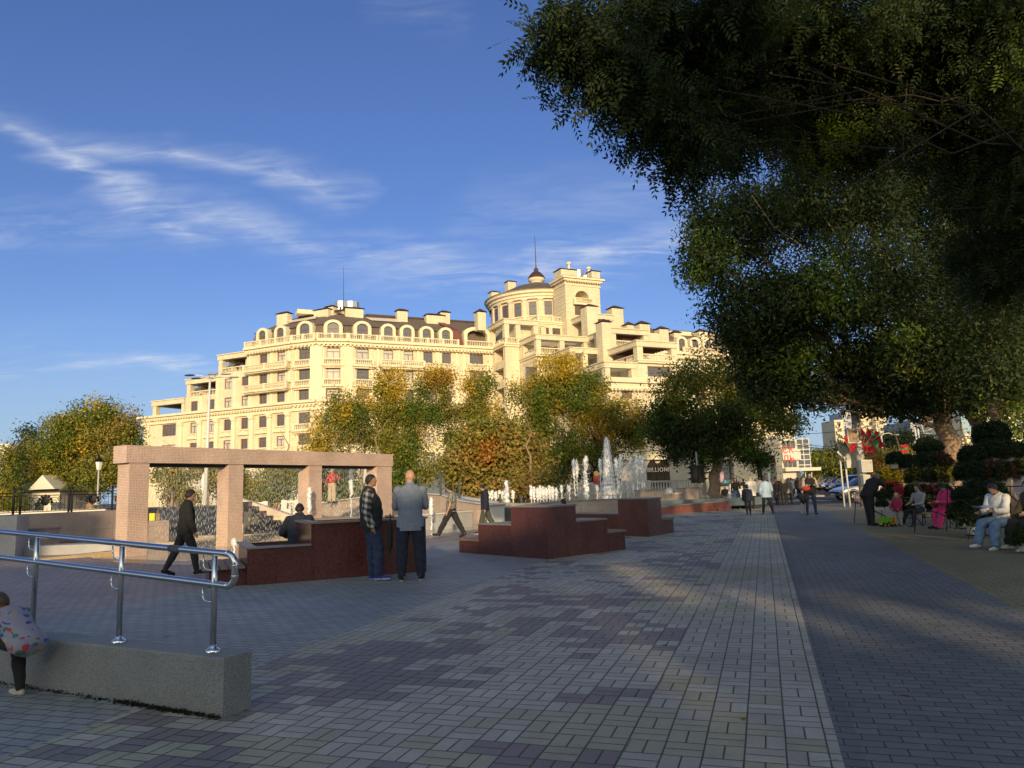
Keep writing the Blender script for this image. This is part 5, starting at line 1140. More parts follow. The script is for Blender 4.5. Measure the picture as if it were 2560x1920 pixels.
# ---------------------------------------------------------------- basin walls, stairs, ledges behind the portal
DARKW=granite('wet_slate',(.055,.07,.10),(.10,.125,.17),30,.15,.03,.3); LST=granite('pale_limestone_block',(.52,.43,.32),(.62,.53,.41),30,.6,.05,.14,(.8,.35)); GREYW=granite('grey_pool_stone',(.30,.30,.31),(.42,.42,.43),30,.45,.05,.15)
def pwall(name,label,pts,m,th=.35,zb=0.,capm=None,cat='wall',capdx=.05,group=None):
    """wall along (px,ytop,Y[,zbase]) points"""
    P=[at(x,y,Y) for x,y,Y in pts]; e=empty(name,(P[0].x,P[0].y,0),0,label,cat,group); o=Vector((P[0].x,P[0].y,0))
    V=[];n=len(P)
    for i,p in enumerate(P):
        a=(P[min(i+1,n-1)]-P[max(i-1,0)]); a.z=0; a.normalize(); nn_=Vector((-a.y,a.x,0))*th
        V+= [Vector((p.x,p.y,zb))-o,Vector((p.x,p.y,p.z))-o,Vector((p.x,p.y,p.z))+nn_-o,Vector((p.x,p.y,zb))+nn_-o]
    F_=[];
    for i in range(n-1):
        for j in range(4): F_.append((i*4+j,i*4+(j+1)%4,(i+1)*4+(j+1)%4,(i+1)*4+j))
    F_+=[(3,2,1,0),tuple((n-1)*4+j for j in range(4))]
    mb=MB(); mb.add(V,F_); mb.build('wall_body',m,e)
    if capm:
        V=[]
        for i,p in enumerate(P):
            a=(P[min(i+1,n-1)]-P[max(i-1,0)]); a.z=0; a.normalize(); nn_=Vector((-a.y,a.x,0))
            for s_,z in ((-capdx,.001),(-capdx,.06),(th+capdx,.06),(th+capdx,.001)): V.append(p+nn_*s_+Vector((0,0,z))-o)
        mb=MB(); mb.add(V,F_); mb.build('cap_slab',capm,e)
    return e
def lbox(name,label,px0,px1,yb,h,dep,m,cat='wall',ang=0,z0=0,capm=None,Y=None,group=None):
    a=gp(px0,yb) if Y is None else at(px0,yb,Y); b=gp(px1,yb) if Y is None else at(px1,yb,Y); a.z=b.z=0
    c=(a+b)/2; e=empty(name,(c.x,c.y,z0),ang,label,cat,group); w_=(b-a).length
    mb=MB(); mb.box((0,dep/2,h/2),(w_,dep,h)); mb.build('block',m,e)
    if capm: mb=MB(); mb.box((0,dep/2,h+.025),(w_+.08,dep+.08,.05)); mb.build('cap_slab',capm,e)
    return e
# fence wall on the left, running on behind the portal as the water wall
lw=pwall('retaining_wall','pink grey granite retaining wall carrying the black iron fence at the left',[(-90,1292,22.6),(0,1288,23.4),(298,1275,26.5),(330,1274,27.2)],PINKG,.4,0,None)
pwall('water_wall','wet dark slate wall behind the first curtain of water',[(340,1274,28.),(373,1272,29.),(470,1269,31),(561,1265,33),(640,1268,35),(690,1272,36)],DARKW,.3,0,CAPS)
# granite buttress slab at far left
pwall('stone_pier','smooth grey stone pier at the left edge in front of the granite wall',[(-80,1292,21.2),(43,1290,21.6)],GREYW,1.2,0)
lbox('stone_ledge','stepped pink granite ledge standing before the fence wall',48,118,1362,.72,.6,PINKG,capm=CAPS,Y=23.2)
lbox('stone_ledge','grey granite ledge reaching to the portal foot below the fence wall',50,300,1362,.28,.9,GREYW,Y=22.4)
e=empty('red_bench',(gp(170,1373).x,gp(170,1373).y,0),R(2),'long low red granite seat along the left basin edge','bench'); mb=MB(); w_=(gp(300,1366)-gp(43,1383)).length
for i in range(5): mb.box((-w_/2+w_*(i+.5)/5,0,.14),(w_/5-.012,.45,.28))
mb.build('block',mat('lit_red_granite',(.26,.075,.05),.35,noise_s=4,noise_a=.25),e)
pwall('basin_curb','yellow mosaic curb of the left basin running to the portal foot',[(60,1401,20.2),(105,1396,20.4),(285,1377,21.3)],MOSY,.35)
mb=MB(); 
for (a,b) in (((0,1395),(110,1384)),): pass
tag(mb.build('x',MOSY) if False else empty('x'),None) if False else None
# cobbled wet channel around the pool + wet floor
COB=bpy.data.materials.new('wet_cobbles'); COB.use_nodes=True; t_=COB.node_tree; p_=t_.nodes['Principled BSDF']; tc_=t_.nodes.new('ShaderNodeTexCoord'); vo=t_.nodes.new('ShaderNodeTexVoronoi'); vo.inputs['Scale'].default_value=9; t_.links.new(tc_.outputs['Object'],vo.inputs['Vector'])
r_=t_.nodes.new('ShaderNodeValToRGB'); r_.color_ramp.elements[0].color=(.20,.18,.17,1); r_.color_ramp.elements[1].color=(.03,.03,.035,1); r_.color_ramp.elements[1].position=.55; t_.links.new(vo.outputs['Distance'],r_.inputs[0]); t_.links.new(r_.outputs[0],p_.inputs['Base Color']); p_.inputs['Roughness'].default_value=.18
b_=t_.nodes.new('ShaderNodeBump'); b_.invert=True; b_.inputs['Distance'].default_value=.03; t_.links.new(vo.outputs['Distance'],b_.inputs['Height']); t_.links.new(b_.outputs[0],p_.inputs['Normal'])
WETF=mat('wet_pool_floor',(.42,.33,.24),.12,noise_s=2.,noise_a=.2,noise2=.7,bump=.15,bump_s=9)
def strip(name,pts,wd,m,z):
    mb=MB(); n=len(pts); V=[]
    P=[Vector((p[0],p[1],z)) for p in pts]
    for i,p in enumerate(P):
        a=(P[min(i+1,n-1)]-P[max(i-1,0)]).normalized(); q=Vector((-a.y,a.x,0)); V+=[p,p+q*wd]
    mb.add(V,[(2*i,2*i+2,2*i+3,2*i+1) for i in range(n-1)]); return tag(mb.build(name,m),kind='structure')
chan=[(-11.5,20.3),(-9.8,18.6),(-7.7,17.2),(-6.6,17.2),(-5.2,18.6),(-4.0,20.6),(-2.9,23.4),(-1.9,26.2),(-.2,29.5)]
strip('water_channel',chan,.85,COB,.006)
mb=MB(); mb.prism([(-11.6,20.6),(-9.7,19.4),(-7.6,18.1),(-6.6,18.1),(-5.7,19.4),(-4.6,21.4),(-3.6,24.0),(-2.6,26.7),(-.8,30),(-1,34),(-14,34),(-14,24)],-.01,.008); tag(mb.build('pool_floor',WETF),kind='structure')
# pale ledges behind the portal
pwall('stone_ledge','long pale limestone ledge behind the pillars of the portal',[(340,1342,26.5),(560,1338,29.5),(700,1334,31.5),(780,1328,33)],LST,.5)
pwall('stone_ledge','lower pale limestone seat step at the water side of the ledge',[(340,1358,24.6),(560,1352,27),(620,1350,28.5)],LST,.6)
pwall('stone_ledge','pale limestone terrace wall right of the stairs, under the child in red',[(684,1291,34.5),(800,1290,35.5),(900,1300,36)],LST,.5,0,LST)
pwall('granite_block','pink granite block standing in the water behind the first opening',[(372,1303,26.6),(423,1300,27.0)],PINKG,.6,0)
# stairs
s0=at(607,1320,33.5); e=empty('stairs',(s0.x,s0.y,0),R(-8),'dark stone stairs climbing left between pale sloping side walls','stairs')
mb=MB()
for i in range(6): mb.box((1.35-.36*i,.55+.0*i,.11+.11*i),(.42,1.4,.22+.22*i-.0))
mb.build('steps',mat('dark_steps',(.09,.085,.08),.6,noise_s=4,noise_a=.15),e)
mb=MB(); 
def slope(mb,x0,x1,z0,z1,y0,y1,base=0): mb.add([(x0,y0,base),(x1,y0,base),(x1,y0,z1),(x0,y0,z0),(x0,y1,base),(x1,y1,base),(x1,y1,z1),(x0,y1,z0)],[(0,1,2,3),(5,4,7,6),(3,2,6,7),(1,5,6,2),(4,0,3,7)])
slope(mb,-1.6,1.9,1.75,.55,1.3,1.7); mb.build('side_wall',LST,e)
mb=MB(); slope(mb,-1.6,.2,.95,.35,-.35,-.12); mb.build('side_wall',LST,e)
# curved ramp wall to the right of the portal
pwall('ramp_wall','long pink granite ramp wall behind the bald man sloping down to the right',[(795,1262,38),(850,1252,37.5),(894,1246,37),(1000,1236,36),(1062,1235,35.2),(1106,1238,34.8),(1152,1253,34.3),(1192,1259,33.8),(1275,1270,33.2)],PINKG,.55,0,GREYW,capdx=.12)
pwall('ramp_wall','upper grey concrete ramp parapet behind the walking boys',[(1145,1240,37.5),(1200,1247,37),(1290,1263,36)],GREYW,.4,0)
for i,(px,yt,yb) in enumerate(((1050,1189,1212),(1102,1186,1236),(1149,1201,1250),(1251,1236,1263),(1303,1240,1263))):
    p=at(px,yt,34.6 if i<3 else 36); q=at(px,yb,p.y); mb=MB(); mb.tube([(0,0,0),(0,0,p.z-q.z)],.055,8); mb.tube([(0,0,p.z-q.z),(0,0,p.z-q.z+.02)],.075,8)
    o=mb.build('bollard_light',mat('bollard_grey',(.10,.10,.105),.4,.5),loc=(q.x,q.y,q.z)); tag(o,['bollard light left of the bald man\'s ear','bollard light on the ramp wall between bald man and camouflage boy','bollard light on the ramp wall just right of the camouflage boy','bollard light right of the dark jacketed boy','short bollard light beside the small fountain jets'][i],'bollard','post lights on the ramp wall')
# white pool ledge, pillar
pwall('pool_ledge','white stone pool ledge between the bald man and the camouflage boy',[(1040,1290,29.0),(1120,1284,30.0),(1180,1279,31)],GREYW,.5,0,mat('pale_cap',(.55,.5,.42),.5))
lbox('stone_pillar','grey stone pillar block behind the dark jacketed boy',1218,1262,1310,.82,.9,GREYW,Y=30,capm=CAPS)
mb=MB(); e_=at(1273,1306,30.5)
for i in range(4): mb.box((0,.35*i,.13+.2*i-.13),(1.0,.36,.24))
o=mb.build('steps',mat('dark_steps',(.09,.085,.08),.6),loc=(e_.x,e_.y,0)); tag(o,'dark stone steps between grey pillar and large red bench','steps')
# big basin
pwall('fountain_basin','speckled grey pink granite basin wall of the big fountain',[(1180,1262,35.5),(1265,1260,35.0),(1300,1262,35.0),(1447,1253,35.2),(1527,1250,36),(1590,1248,37)],PINKG,.5,0,CAPS)
pwall('fountain_basin','tall grey pink granite wall stepped around the right end of the big fountain',[(1600,1228,38.5),(1659,1226,39.2)],PINKG,.5,0,CAPS)
pwall('fountain_basin','middle lower wall of the right fountain end with pale rim',[(1659.5,1236,39.2),(1706.5,1234,39.8)],PINKG,.5,0,mat('pale_cap',(.55,.5,.42),.5))
pwall('fountain_basin','tall granite pier wall at the right end of the big fountain by the traffic light',[(1707,1223,39.8),(1746,1221,40.5),(1751,1224,43)],PINKG,.5,0,CAPS)
mb=MB(); a=at(1190,1252,36.0);b=at(1600,1240,38); mb.prism([(a.x,36.0),(b.x,38),(13.5,40.5),(14.5,50),(-2,50),(-4,40)],.2,.62); tag(mb.build('water',mat('pool_water',(.10,.14,.17),.08,noise_s=3,noise_a=.2,bump=.6,bump_s=14)),kind='structure')
# tree planter (red kerb ring)
P=[gp(1590,1296),gp(1636,1288),gp(1700,1283),gp(1770,1279),gp(1829,1274)]; hts=[.30,.32,.38,.42,.46]
e=empty('planter',tuple(P[1]),0,'low red granite planter wall around the foot of the dark trunked tree','planter'); o0=P[1].copy()
P+= [Vector((P[-1].x-.8,P[-1].y+6,0)),Vector((P[-1].x-5,P[-1].y+6,0))]; hts+=[.46,.46]
mb=MB(); cp=MB(); V=[];W=[]
for i,p in enumerate(P):
    a=(P[min(i+1,len(P)-1)]-P[max(i-1,0)]).normalized(); q=Vector((-a.y,a.x,0))
    V+=[p-o0,p-o0+Vector((0,0,hts[i])),p-o0+q*.3+Vector((0,0,hts[i])),p-o0+q*.3]; W+=[p-o0-q*.04+Vector((0,0,hts[i]+.001)),p-o0-q*.04+Vector((0,0,hts[i]+.05)),p-o0+q*.36+Vector((0,0,hts[i]+.05)),p-o0+q*.36+Vector((0,0,hts[i]+.001))]
F_=[(i*4+j,i*4+(j+1)%4,(i+1)*4+(j+1)%4,(i+1)*4+j) for i in range(len(P)-1) for j in range(4)]+[(3,2,1,0)]
mb.add(V,F_); mb.build('planter_wall',mat('dull_red_granite',(.17,.06,.045),.4,noise_s=5,noise_a=.2),e); cp.add(W,F_); cp.build('cap_slab',CAPS,e)
# ---------------------------------------------------------------- fountain jets
FOAM=bpy.data.materials.new('foam_water'); FOAM.use_nodes=True; t_=FOAM.node_tree; p_=t_.nodes['Principled BSDF']; p_.inputs['Base Color'].default_value=(.95,.96,.97,1); p_.inputs['Roughness'].default_value=.35; p_.inputs['Subsurface Weight'].default_value=.3
tc_=t_.nodes.new('ShaderNodeTexCoord'); nz_=t_.nodes.new('ShaderNodeTexNoise'); nz_.inputs['Scale'].default_value=6; nz_.inputs['Detail'].default_value=4; mp_=t_.nodes.new('ShaderNodeMapping'); mp_.inputs['Scale'].default_value=(3,3,.55); t_.links.new(tc_.outputs['Object'],mp_.inputs[0]); t_.links.new(mp_.outputs[0],nz_.inputs['Vector']); t_.links.new(mth(t_,'MULTIPLY_ADD',nz_.outputs[0],3.0,-.85,True),p_.inputs['Alpha'])
def jet(px,yt,yb,Y,rb,rt,label,group=None,fat=False,seed=0,spray=60,head=0):
    rg=random.Random(seed); a=at(px,yb,Y); b=at(px,yt,Y); h=b.z-a.z
    e=empty('fountain_jet',(a.x,a.y,a.z),0,label,'fountain jet',group)
    mb=MB(); n=int(12+h*14); pts=[];rs=[]
    for i in range(n+1):
        f=i/n; jx=rg.uniform(-1,1)*rt*.35; pts.append((jx,rg.uniform(-1,1)*rt*.3,h*f)); 
        if fat: r_=rb*.35+(rb*.65)*(1-f)**1.6+rt*f*(1-f)
        else:
            r_=rt*.28+(rt*.75 if f>1-head else 0)*(1-((f-(1-head/2))/(head/2+1e-6))**2*.6 if head else 1)
        if f>.97: r_*=.35
        rs.append(max(r_*(rg.uniform(.88,1.12) if fat else rg.uniform(.78,1.2)),.006))
    mb.tube(pts,rs,9 if fat else 6); mb.build('water_column',FOAM,e,True)
    mb=MB()
    for _ in range(int(spray*(h+.3))):
        f=rg.random()**(.8 if fat else .6); an=rg.uniform(0,2*PI); R_=(rb*1.0+(rt-rb)*f)*rg.uniform(.9,1.9) if fat else rt*rg.uniform(.3,1.8)*(1.4-f*.6)
        s_=rg.uniform(.004,.009) if fat else rg.uniform(.003,.007); c=(R_*math.cos(an),R_*math.sin(an),h*f*(1.02))
        mb.add([(c[0]+s_,c[1],c[2]),(c[0],c[1]+s_,c[2]),(c[0]-s_,c[1]-s_,c[2]),(c[0],c[1],c[2]+s_*4)],[(0,1,2),(0,1,3),(1,2,3),(2,0,3)])
    if mb.v: o=mb.build('droplets',WAT,e); o['kind']='stuff'
    return e
jet(1524,1095,1245,41,.46,.05,'tallest thick white water jet of the big fountain',fat=True,seed=1,spray=900)
jet(1467,1162,1252,38,.10,.20,'second thick foaming jet left of the tallest one',fat=True,seed=2,spray=160)
jet(1267,1201,1262,37.5,.16,.13,'thick white jet behind the dark jacketed boy',fat=True,seed=3,spray=160)
JL=['tall thin jet, left one of the leftmost close pair','tall thin jet, right one of the leftmost close pair','tall thin jet rising directly behind the second thick foaming jet','tall thin jet between the second thick jet and the tallest one','tall thin jet just right of the tallest thick jet','tall bubbling jet second to the right of the tallest one','tall bubbling jet between the tallest one and the rightmost wide jet','tall bubbling jet left of the arched shopfront','wide bubbling jet at the right end, before the arched shopfront edge','short jet left of all the tall ones, before the balustrade','short jet below the second thick foaming jet, on its right','lowest short jet at the far left of the middle row of tall jets','short jet immediately left of the foot of the tallest one','short jet immediately right of the foot of the tallest one','short jet right of the tallest foot, second in line','short jet right of the tallest foot, third in line','short wide jet under the rightmost tall jet','short jet at the right end beside the granite wall']
GJ='thin bubbling jets of the big fountain'; rgj=random.Random(9)
for i,(px,yt,yb,sz) in enumerate([(1438,1146,1240,.11),(1445,1147,1242,.10),(1467,1139,1210,.13),(1504,1145,1236,.11),(1545,1143,1236,.11),(1556,1134,1238,.12),(1581,1139,1234,.12),(1596,1134,1234,.12),(1608,1136,1240,.16),(1424,1213,1252,.10),(1494,1212,1250,.10),(1405,1212,1256,.08),(1512,1206,1250,.09),(1551,1203,1246,.09),(1570,1206,1246,.09),(1585,1208,1244,.10),(1603,1206,1244,.14),(1611,1206,1244,.12)]):
    jet(px,yt,yb,39+rgj.random()*4,.05,sz,JL[i],GJ,seed=20+i,spray=34,head=.5 if yb-yt>60 else .45)
for i,px in enumerate((1222,1230,1240,1250,1258,1283)): jet(px,1228-i%2*3,1258,38,.05,.10,'short foaming jet %s in the left row of the big fountain'%['leftmost','second from the left','third from the left','fourth from the left','fifth, beside the thick jet','right of the thick jet'][i],'short jets in the left row of the fountain',seed=50+i,spray=20,head=.7)
for i,px in enumerate((1329,1336,1345,1352,1360,1367,1375,1383,1392)): jet(px,1213+(i%3)*3,1262,37,.05,.09,'short foaming jet, %s from the left of the cluster behind the boy in black'%['first','second','third','fourth','fifth','sixth','seventh','eighth','ninth'][i],'short jets in the middle row of the fountain',seed=60+i,spray=22,head=.75)
# low arching sprays (mist veil) as fine droplets
mb=MB(); rg=random.Random(77); c0=at(1510,1240,40)
for k in range(46):
    x0=-4.6+9.2*k/46; 
    for _ in range(34):
        f=rg.random(); x=x0+.75*f; z=.05+1.05*4*f*(1-f)*.85; s_=rg.uniform(.006,.015)
        mb.add([(x+s_,rg.uniform(-.1,.1),z),(x,s_,z),(x-s_,-s_,z),(x,0,z+s_*2)],[(0,1,2),(0,1,3),(1,2,3),(2,0,3)])
o=mb.build('fountain_spray',WAT,loc=(c0.x,42,.65)); tag(o,'fine arching spray of droplets across the big fountain','spray',kind='stuff')
for (px,yt,yb,Y,lab) in ((773,1218,1330,26,'slim white jet rising before the third portal pillar'),(878,1165,1300,30,'tall thin jet seen through the right opening of the portal'),(585,1345,1383,20.5,'small bubbling jet at the foot of the second portal pillar'),(1079,1243,1325,28,'slim white jet between the bald man and the camouflage boy'),(506,1182,1262,33,'white jet seen through the first water curtain')):
    jet(px,yt,yb,Y,.04,.09,lab,seed=int(px),spray=60,head=.55)
# ---------------------------------------------------------------- iron fence on the retaining wall
IRON=mat('black_iron',(.018,.018,.02),.45,.6)
W0=at(0,1288,23.4); W1=at(298,1275,26.5); 
e=empty('iron_fence',tuple(W0),0,'black wrought iron fence with scroll panels on top of the retaining wall','fence'); zt=W0.z
dirF=Vector((W1.x-W0.x,W1.y-W0.y,0)); LF=dirF.length; dirF/=LF; nF=Vector((-dirF.y,dirF.x,0))
def fpnt(s,z,w=.2): q=dirF*s+nF*w; return Vector((q.x,q.y,z+(W1.z-W0.z)*s/LF))
HF=.70
posts=[-1.3,.18,.42,2.05,2.25,3.55] 
span=[(-1.3,.18),(.42,2.05),(2.25,3.55)]
px2s=lambda px: (at(px,1285,1).x)
def s_of(px):
    best=min(range(600),key=lambda i: abs(projpx(W0+dirF*(-3+i*.02))-px)); return -3+best*.02
def projpx(q):
    z=q.z-CE; f=q.y*math.cos(PIT)+z*math.sin(PIT); up=-q.y*math.sin(PIT)+z*math.cos(PIT); return 1280+FPX*(q.x/f*math.cos(ROL)-up/f*math.sin(ROL)*-1)
pp=[s_of(p) for p in (19,36,158,166,268)]
pp=[pp[0]-1.9]+pp+[LF+.5]
for s in pp:
    mb=MB(); q=fpnt(s,0); mb.tube([q,q+Vector((0,0,HF+.08))],.035,6); mb.lathe(q+Vector((0,0,HF+.08)),[(.03,0),(.045,.03),(.0,.09)],8); mb.build('post',IRON,e)
mb=MB()
for z in (.06,.58,.68): mb.tube([fpnt(pp[0],z),fpnt(pp[-1],z)],.014,6)
mb.build('rail',IRON,e)
for a,b in zip(pp[:-1],pp[1:]):
    if b-a<.5: 
        mb=MB()
        for k in range(3): s=a+(b-a)*(k+.5)/3; mb.tube([fpnt(s,.06),fpnt(s,.58)],.008,4)
        mb.build('panel',IRON,e); continue
    mb=MB(); n=int((b-a)/.13)
    for k in range(1,n):
        s=a+(b-a)*k/n; mid=abs(s-(a+b)/2)<(b-a)*.30
        if not mid: mb.tube([fpnt(s,.06),fpnt(s,.58)],.008,4)
        else: mb.tube([fpnt(s,.06),fpnt(s,.16)],.008,4)
    c=(a+b)/2; 
    for sg in (-1,1):
        for (r0,cx,cz) in ((.17,.30,.36),(.11,.55,.22),(.09,.52,.46)):
            pts=[]
            for k in range(22):
                th=k*.5; rr=r0*(1-k/26); pts.append(fpnt(c+sg*(cx*(b-a)/1.7)+sg*rr*math.cos(th),cz+rr*math.sin(th)))
            mb.tube(pts,.010,4)
    # leafy medallion
    mb.ell(fpnt(c,.40),(.15,.03,.16),8,5)
    for k in range(7):
        th=PI*k/6; p=fpnt(c+.20*math.cos(th),.36+.20*math.sin(th)); mb.ell(p,(.055,.02,.055),6,4)
    mb.build('panel',IRON,e)
# white pedestal / lantern lamp behind the fence
def lantern(px,yt,yb,Y,lab):
    a=at(px,yb,Y);b=at(px,yt,Y);h=b.z-a.z; e=empty('street_lamp',tuple(a),0,lab,'street lamp')
    mb=MB(); mb.tube([(0,0,0),(0,0,h*.1),(0,0,h*.8)],[.09,.055,.04],8); mb.lathe((0,0,0),[(.16,0),(.16,.2),(.07,.5)],10); mb.build('pole',mat('lamp_grey',(.35,.36,.36),.5,.3),e)
    mb=MB(); mb.lathe((0,0,h*.8),[(.10,0),(.19,.42)],6); mb.build('lantern_glass',mat('milky_glass',(.75,.74,.70),.3),e)
    mb=MB(); mb.lathe((0,0,h*.8+.42),[(.30,0),(.10,.16),(.04,.26),(0,.3)],6); mb.build('lantern_roof',IRON,e); return e
lantern(243,1153,1262,38,'single lantern street lamp behind the iron fence in front of the round autumn tree')
# ---------------------------------------------------------------- people
SKIN=mat('skin',(.42,.24,.16),.55,noise_s=9,noise_a=.05); SKIND=mat('skin_tanned',(.30,.165,.105),.55,noise_s=9,noise_a=.05)
def cloth(name,c,rough=.9,na=.12): return mat('cloth_'+name,c,rough,noise_s=7,noise_a=na,noise2=30,bump=.35,bump_s=16)
HAIRD=mat('hair_black',(.012,.010,.009),.5,noise_s=30,noise_a=.3,bump=.8,bump_s=60); HAIRB=mat('hair_brown',(.075,.042,.024),.5,noise_s=30,noise_a=.3,bump=.8,bump_s=60); HAIRL=mat('hair_blond',(.46,.36,.22),.5,noise_s=30,noise_a=.2,bump=.8,bump_s=60)
def rx(v,a): c,s=math.cos(a),math.sin(a); return Vector((v[0],v[1]*c-v[2]*s,v[1]*s+v[2]*c))
def seg_caps(mb,p,q,r0,r1,n=10):
    p=Vector(p);q=Vector(q); d=(q-p); L_=d.length; d.normalize()
    pts=[p-d*r0*.95,p-d*r0*.75,p-d*r0*.4,p]+[p+(q-p)*f for f in (.25,.5,.75)]+[q,q+d*r1*.4,q+d*r1*.75,q+d*r1*.95]
    rs=[r0*.3,r0*.66,r0*.92,r0]+[r0+(r1-r0)*f for f in (.25,.5,.75)]+[r1,r1*.92,r1*.66,r1*.3]
    mb.tube(pts,rs,n)
def loft(mb,rings,n=16,cap=True):
    """rings: (centre, rx, ry, tiltx)"""
    vs=[]
    for c,a,b,t in rings:
        for j in range(n):
            th=2*PI*j/n; v=rx((a*math.cos(th),b*math.sin(th),0),t); vs.append(Vector(c)+v)
    fs=[(i*n+j,i*n+(j+1)%n,(i+1)*n+(j+1)%n,(i+1)*n+j) for i in range(len(rings)-1) for j in range(n)]
    if cap: fs+=[tuple(range(n-1,-1,-1)),tuple((len(rings)-1)*n+j for j in range(n))]
    mb.add(vs,fs)
def person(label,pos,head_dir,H,legs=((0,0,3),(0,0,3)),arms=((3,8,10,0),(3,8,10,0)),lean=0,headp=0,heady=0,fat=1.,pelvis=None,fine=.014,
           top=None,bottom=None,shoe=None,sole=None,hair=None,hairstyle='short',skin=None,sleeve=1.,shirt_off=.012,trouser_off=.010,tail=None,wide=0.,
           hands=False,child=False,footp=(0,0),vest=None,group=None,z0=0.,noface=False,legcut=1.,twist=0,beard=False,glasses=False,cap=None,hood=None,sleeve_mat=None,collar=True,cat='person'):
    skin=skin or SKIN; shoe=shoe or cloth('black',(.012,.012,.013)); hs=1.28 if child else 1.
    h=H; segs=[]; mb=MB()
    def S_(p,q,r0,r1,lab,n=10): seg_caps(mb,p,q,r0,r1,n); segs.append((Vector(p),Vector(q),r0,r1,lab))
    lt,ls=.245*h,.235*h
    # legs first with pelvis at origin
    J=[]; low=[]
    for s,(a,k,o),fp in ((-1,legs[0],footp[0]),(1,legs[1],footp[1])):
        a,k,o,fp=R(a),R(k),R(o),R(fp)
        hip=Vector((s*.053*h*fat**.5,0,0)); d1=Vector((s*math.sin(o),math.sin(a)*math.cos(o),-math.cos(a)*math.cos(o))); kn=hip+d1*lt
        d2=Vector((s*math.sin(o)*.3,math.sin(a-k),-math.cos(a-k))); an=kn+d2*ls; f=Vector((s*.12,math.cos(fp),math.sin(fp))); f.normalize(); he=an+Vector((0,-.015*h*math.cos(fp),-.028*h)); 
        dn=rx((0,0,-1),fp); heel=an+dn*.028*h-f*.018*h; toe=an+dn*.030*h+f*.105*h; J.append((hip,kn,an,heel,toe)); low.append(min(heel.z,toe.z)-.017*h)
    pz=(-min(low)) if pelvis is None else pelvis
    P0=Vector((0,0,pz+z0*0))
    for s,(hip,kn,an,heel,toe) in zip((-1,1),J):
        hip,kn,an,heel,toe=[v+P0 for v in (hip,kn,an,heel,toe)]
        S_(hip,kn,.052*h*fat**.6,.034*h*fat**.3,'thigh'); S_(kn+Vector((0,-.004*h,0)),kn+(an-kn)*.35,.033*h,.034*h,'shin'); S_(kn+(an-kn)*.35,an,.033*h,.020*h,'shin'); S_(heel,(heel+toe)/2+Vector((0,0,.006*h)),.018*h,.020*h,'foot'); S_((heel+toe)/2,toe,.020*h,.015*h,'foot')
    L=R(lean); up=rx((0,0,1),-L); fw=rx((0,1,0),-L)
    sp=lambda z,y=0: P0+up*z*h+fw*y*h
    tr=[(sp(-.045),.074*fat,.054),(sp(-.01),.088*fat,.064*fat),(sp(.05,.003*fat),.083*fat,.062*fat**1.6),(sp(.10,.006*fat),.079*fat**1.3,.059*fat**2),(sp(.16,.004),.088*fat,.062*fat**1.5),(sp(.22,0),.100*fat**.7,.062*fat),(sp(.265,-.004),.103,.054),(sp(.295,-.006),.078,.044),(sp(.315,-.004),.040,.036)]
    loft(mb,[(c,a*h,b*h,-L) for c,a,b in tr])
    for i in range(len(tr)-1):
        c0,c1=tr[i],tr[i+1]
        for sx in (-.5,0,.5): segs.append((c0[0]+Vector((sx*c0[1]*h,0,0)),c1[0]+Vector((sx*c1[1]*h,0,0)),c0[2]*h,c1[2]*h,'torso' if i>=2 else 'pelvis'))
    hc0=sp(.318,-.002); hl=R(lean+headp); hup=rx((0,0,1),-hl); hfw=rx((0,1,0),-hl); hy=R(heady); hrt=Vector((1,0,0))
    hfw2=hfw*math.cos(hy)+hrt*math.sin(hy); hrt2=hrt*math.cos(hy)-hfw*math.sin(hy)
    hc=hc0+hup*(.085*h*(hs**.6))+hfw*.012*h
    S_(hc0-up*.01*h,hc-hup*.03*h,.031*h*(.95+.05*fat),.029*h,'neck')
    HM=Matrix((hrt2,hfw2,hup)).transposed()
    def hp_(x,y,z): return hc+HM@(Vector((x,y,z))*h*hs)
    mb.ell(hc,(.042*h*hs,.052*h*hs,.056*h*hs),16,12,M=HM); mb.ell(hp_(0,.016,-.026),(.033*h*hs,.038*h*hs,.036*h*hs),14,9,M=HM)
    segs.append((hp_(0,-.01,.0),hp_(0,.015,-.02),.046*h*hs,.036*h*hs,'head'))
    mb.ell(hp_(0,.052,-.012),(.0075*h*hs,.011*h*hs,.011*h*hs),8,6,M=HM); mb.ell(hp_(0,.051,-.002),(.005*h*hs,.006*h*hs,.014*h*hs),8,6,M=HM)
    mb.ell(hp_(0,.046,.012),(.028*h*hs,.008*h*hs,.006*h*hs),8,5,M=HM); mb.ell(hp_(0,.046,-.033),(.014*h*hs,.008*h*hs,.005*h*hs),8,5,M=HM); mb.ell(hp_(0,.043,-.050),(.013*h*hs,.010*h*hs,.010*h*hs),8,5,M=HM)
    for s in (-1,1): mb.ell(hp_(s*.0435,-.002,-.006),(.005*h*hs,.011*h*hs,.017*h*hs),6,6,M=HM)
    # arms
    tw=R(twist); wr=[]
    for s,(a,ab,e_,inn) in ((-1,arms[0]),(1,arms[1])):
        a,ab,e_,inn=R(a),R(ab),R(e_),R(inn)
        sh=sp(.272,-.004)+Vector((s*.103*h*fat**.3,0,0))
        d1=Vector((s*math.sin(ab),math.sin(a)*math.cos(ab),-math.cos(a)*math.cos(ab))); el=sh+d1*.172*h
        b=a+e_; d2=Vector((-s*math.sin(inn)+s*math.sin(ab)*.3*math.cos(inn),math.sin(b)*math.cos(inn),-math.cos(b)*math.cos(inn))); d2.normalize(); w_=el+d2*.145*h
        S_(sh,el,.0305*h*fat**.3,.025*h,'armu'); S_(el,w_,.024*h,.0155*h,'arml')
        # hand
        sidev=d2.cross(Vector((s,0,0))); 
        if sidev.length<.1: sidev=d2.cross(Vector((0,1,0)))
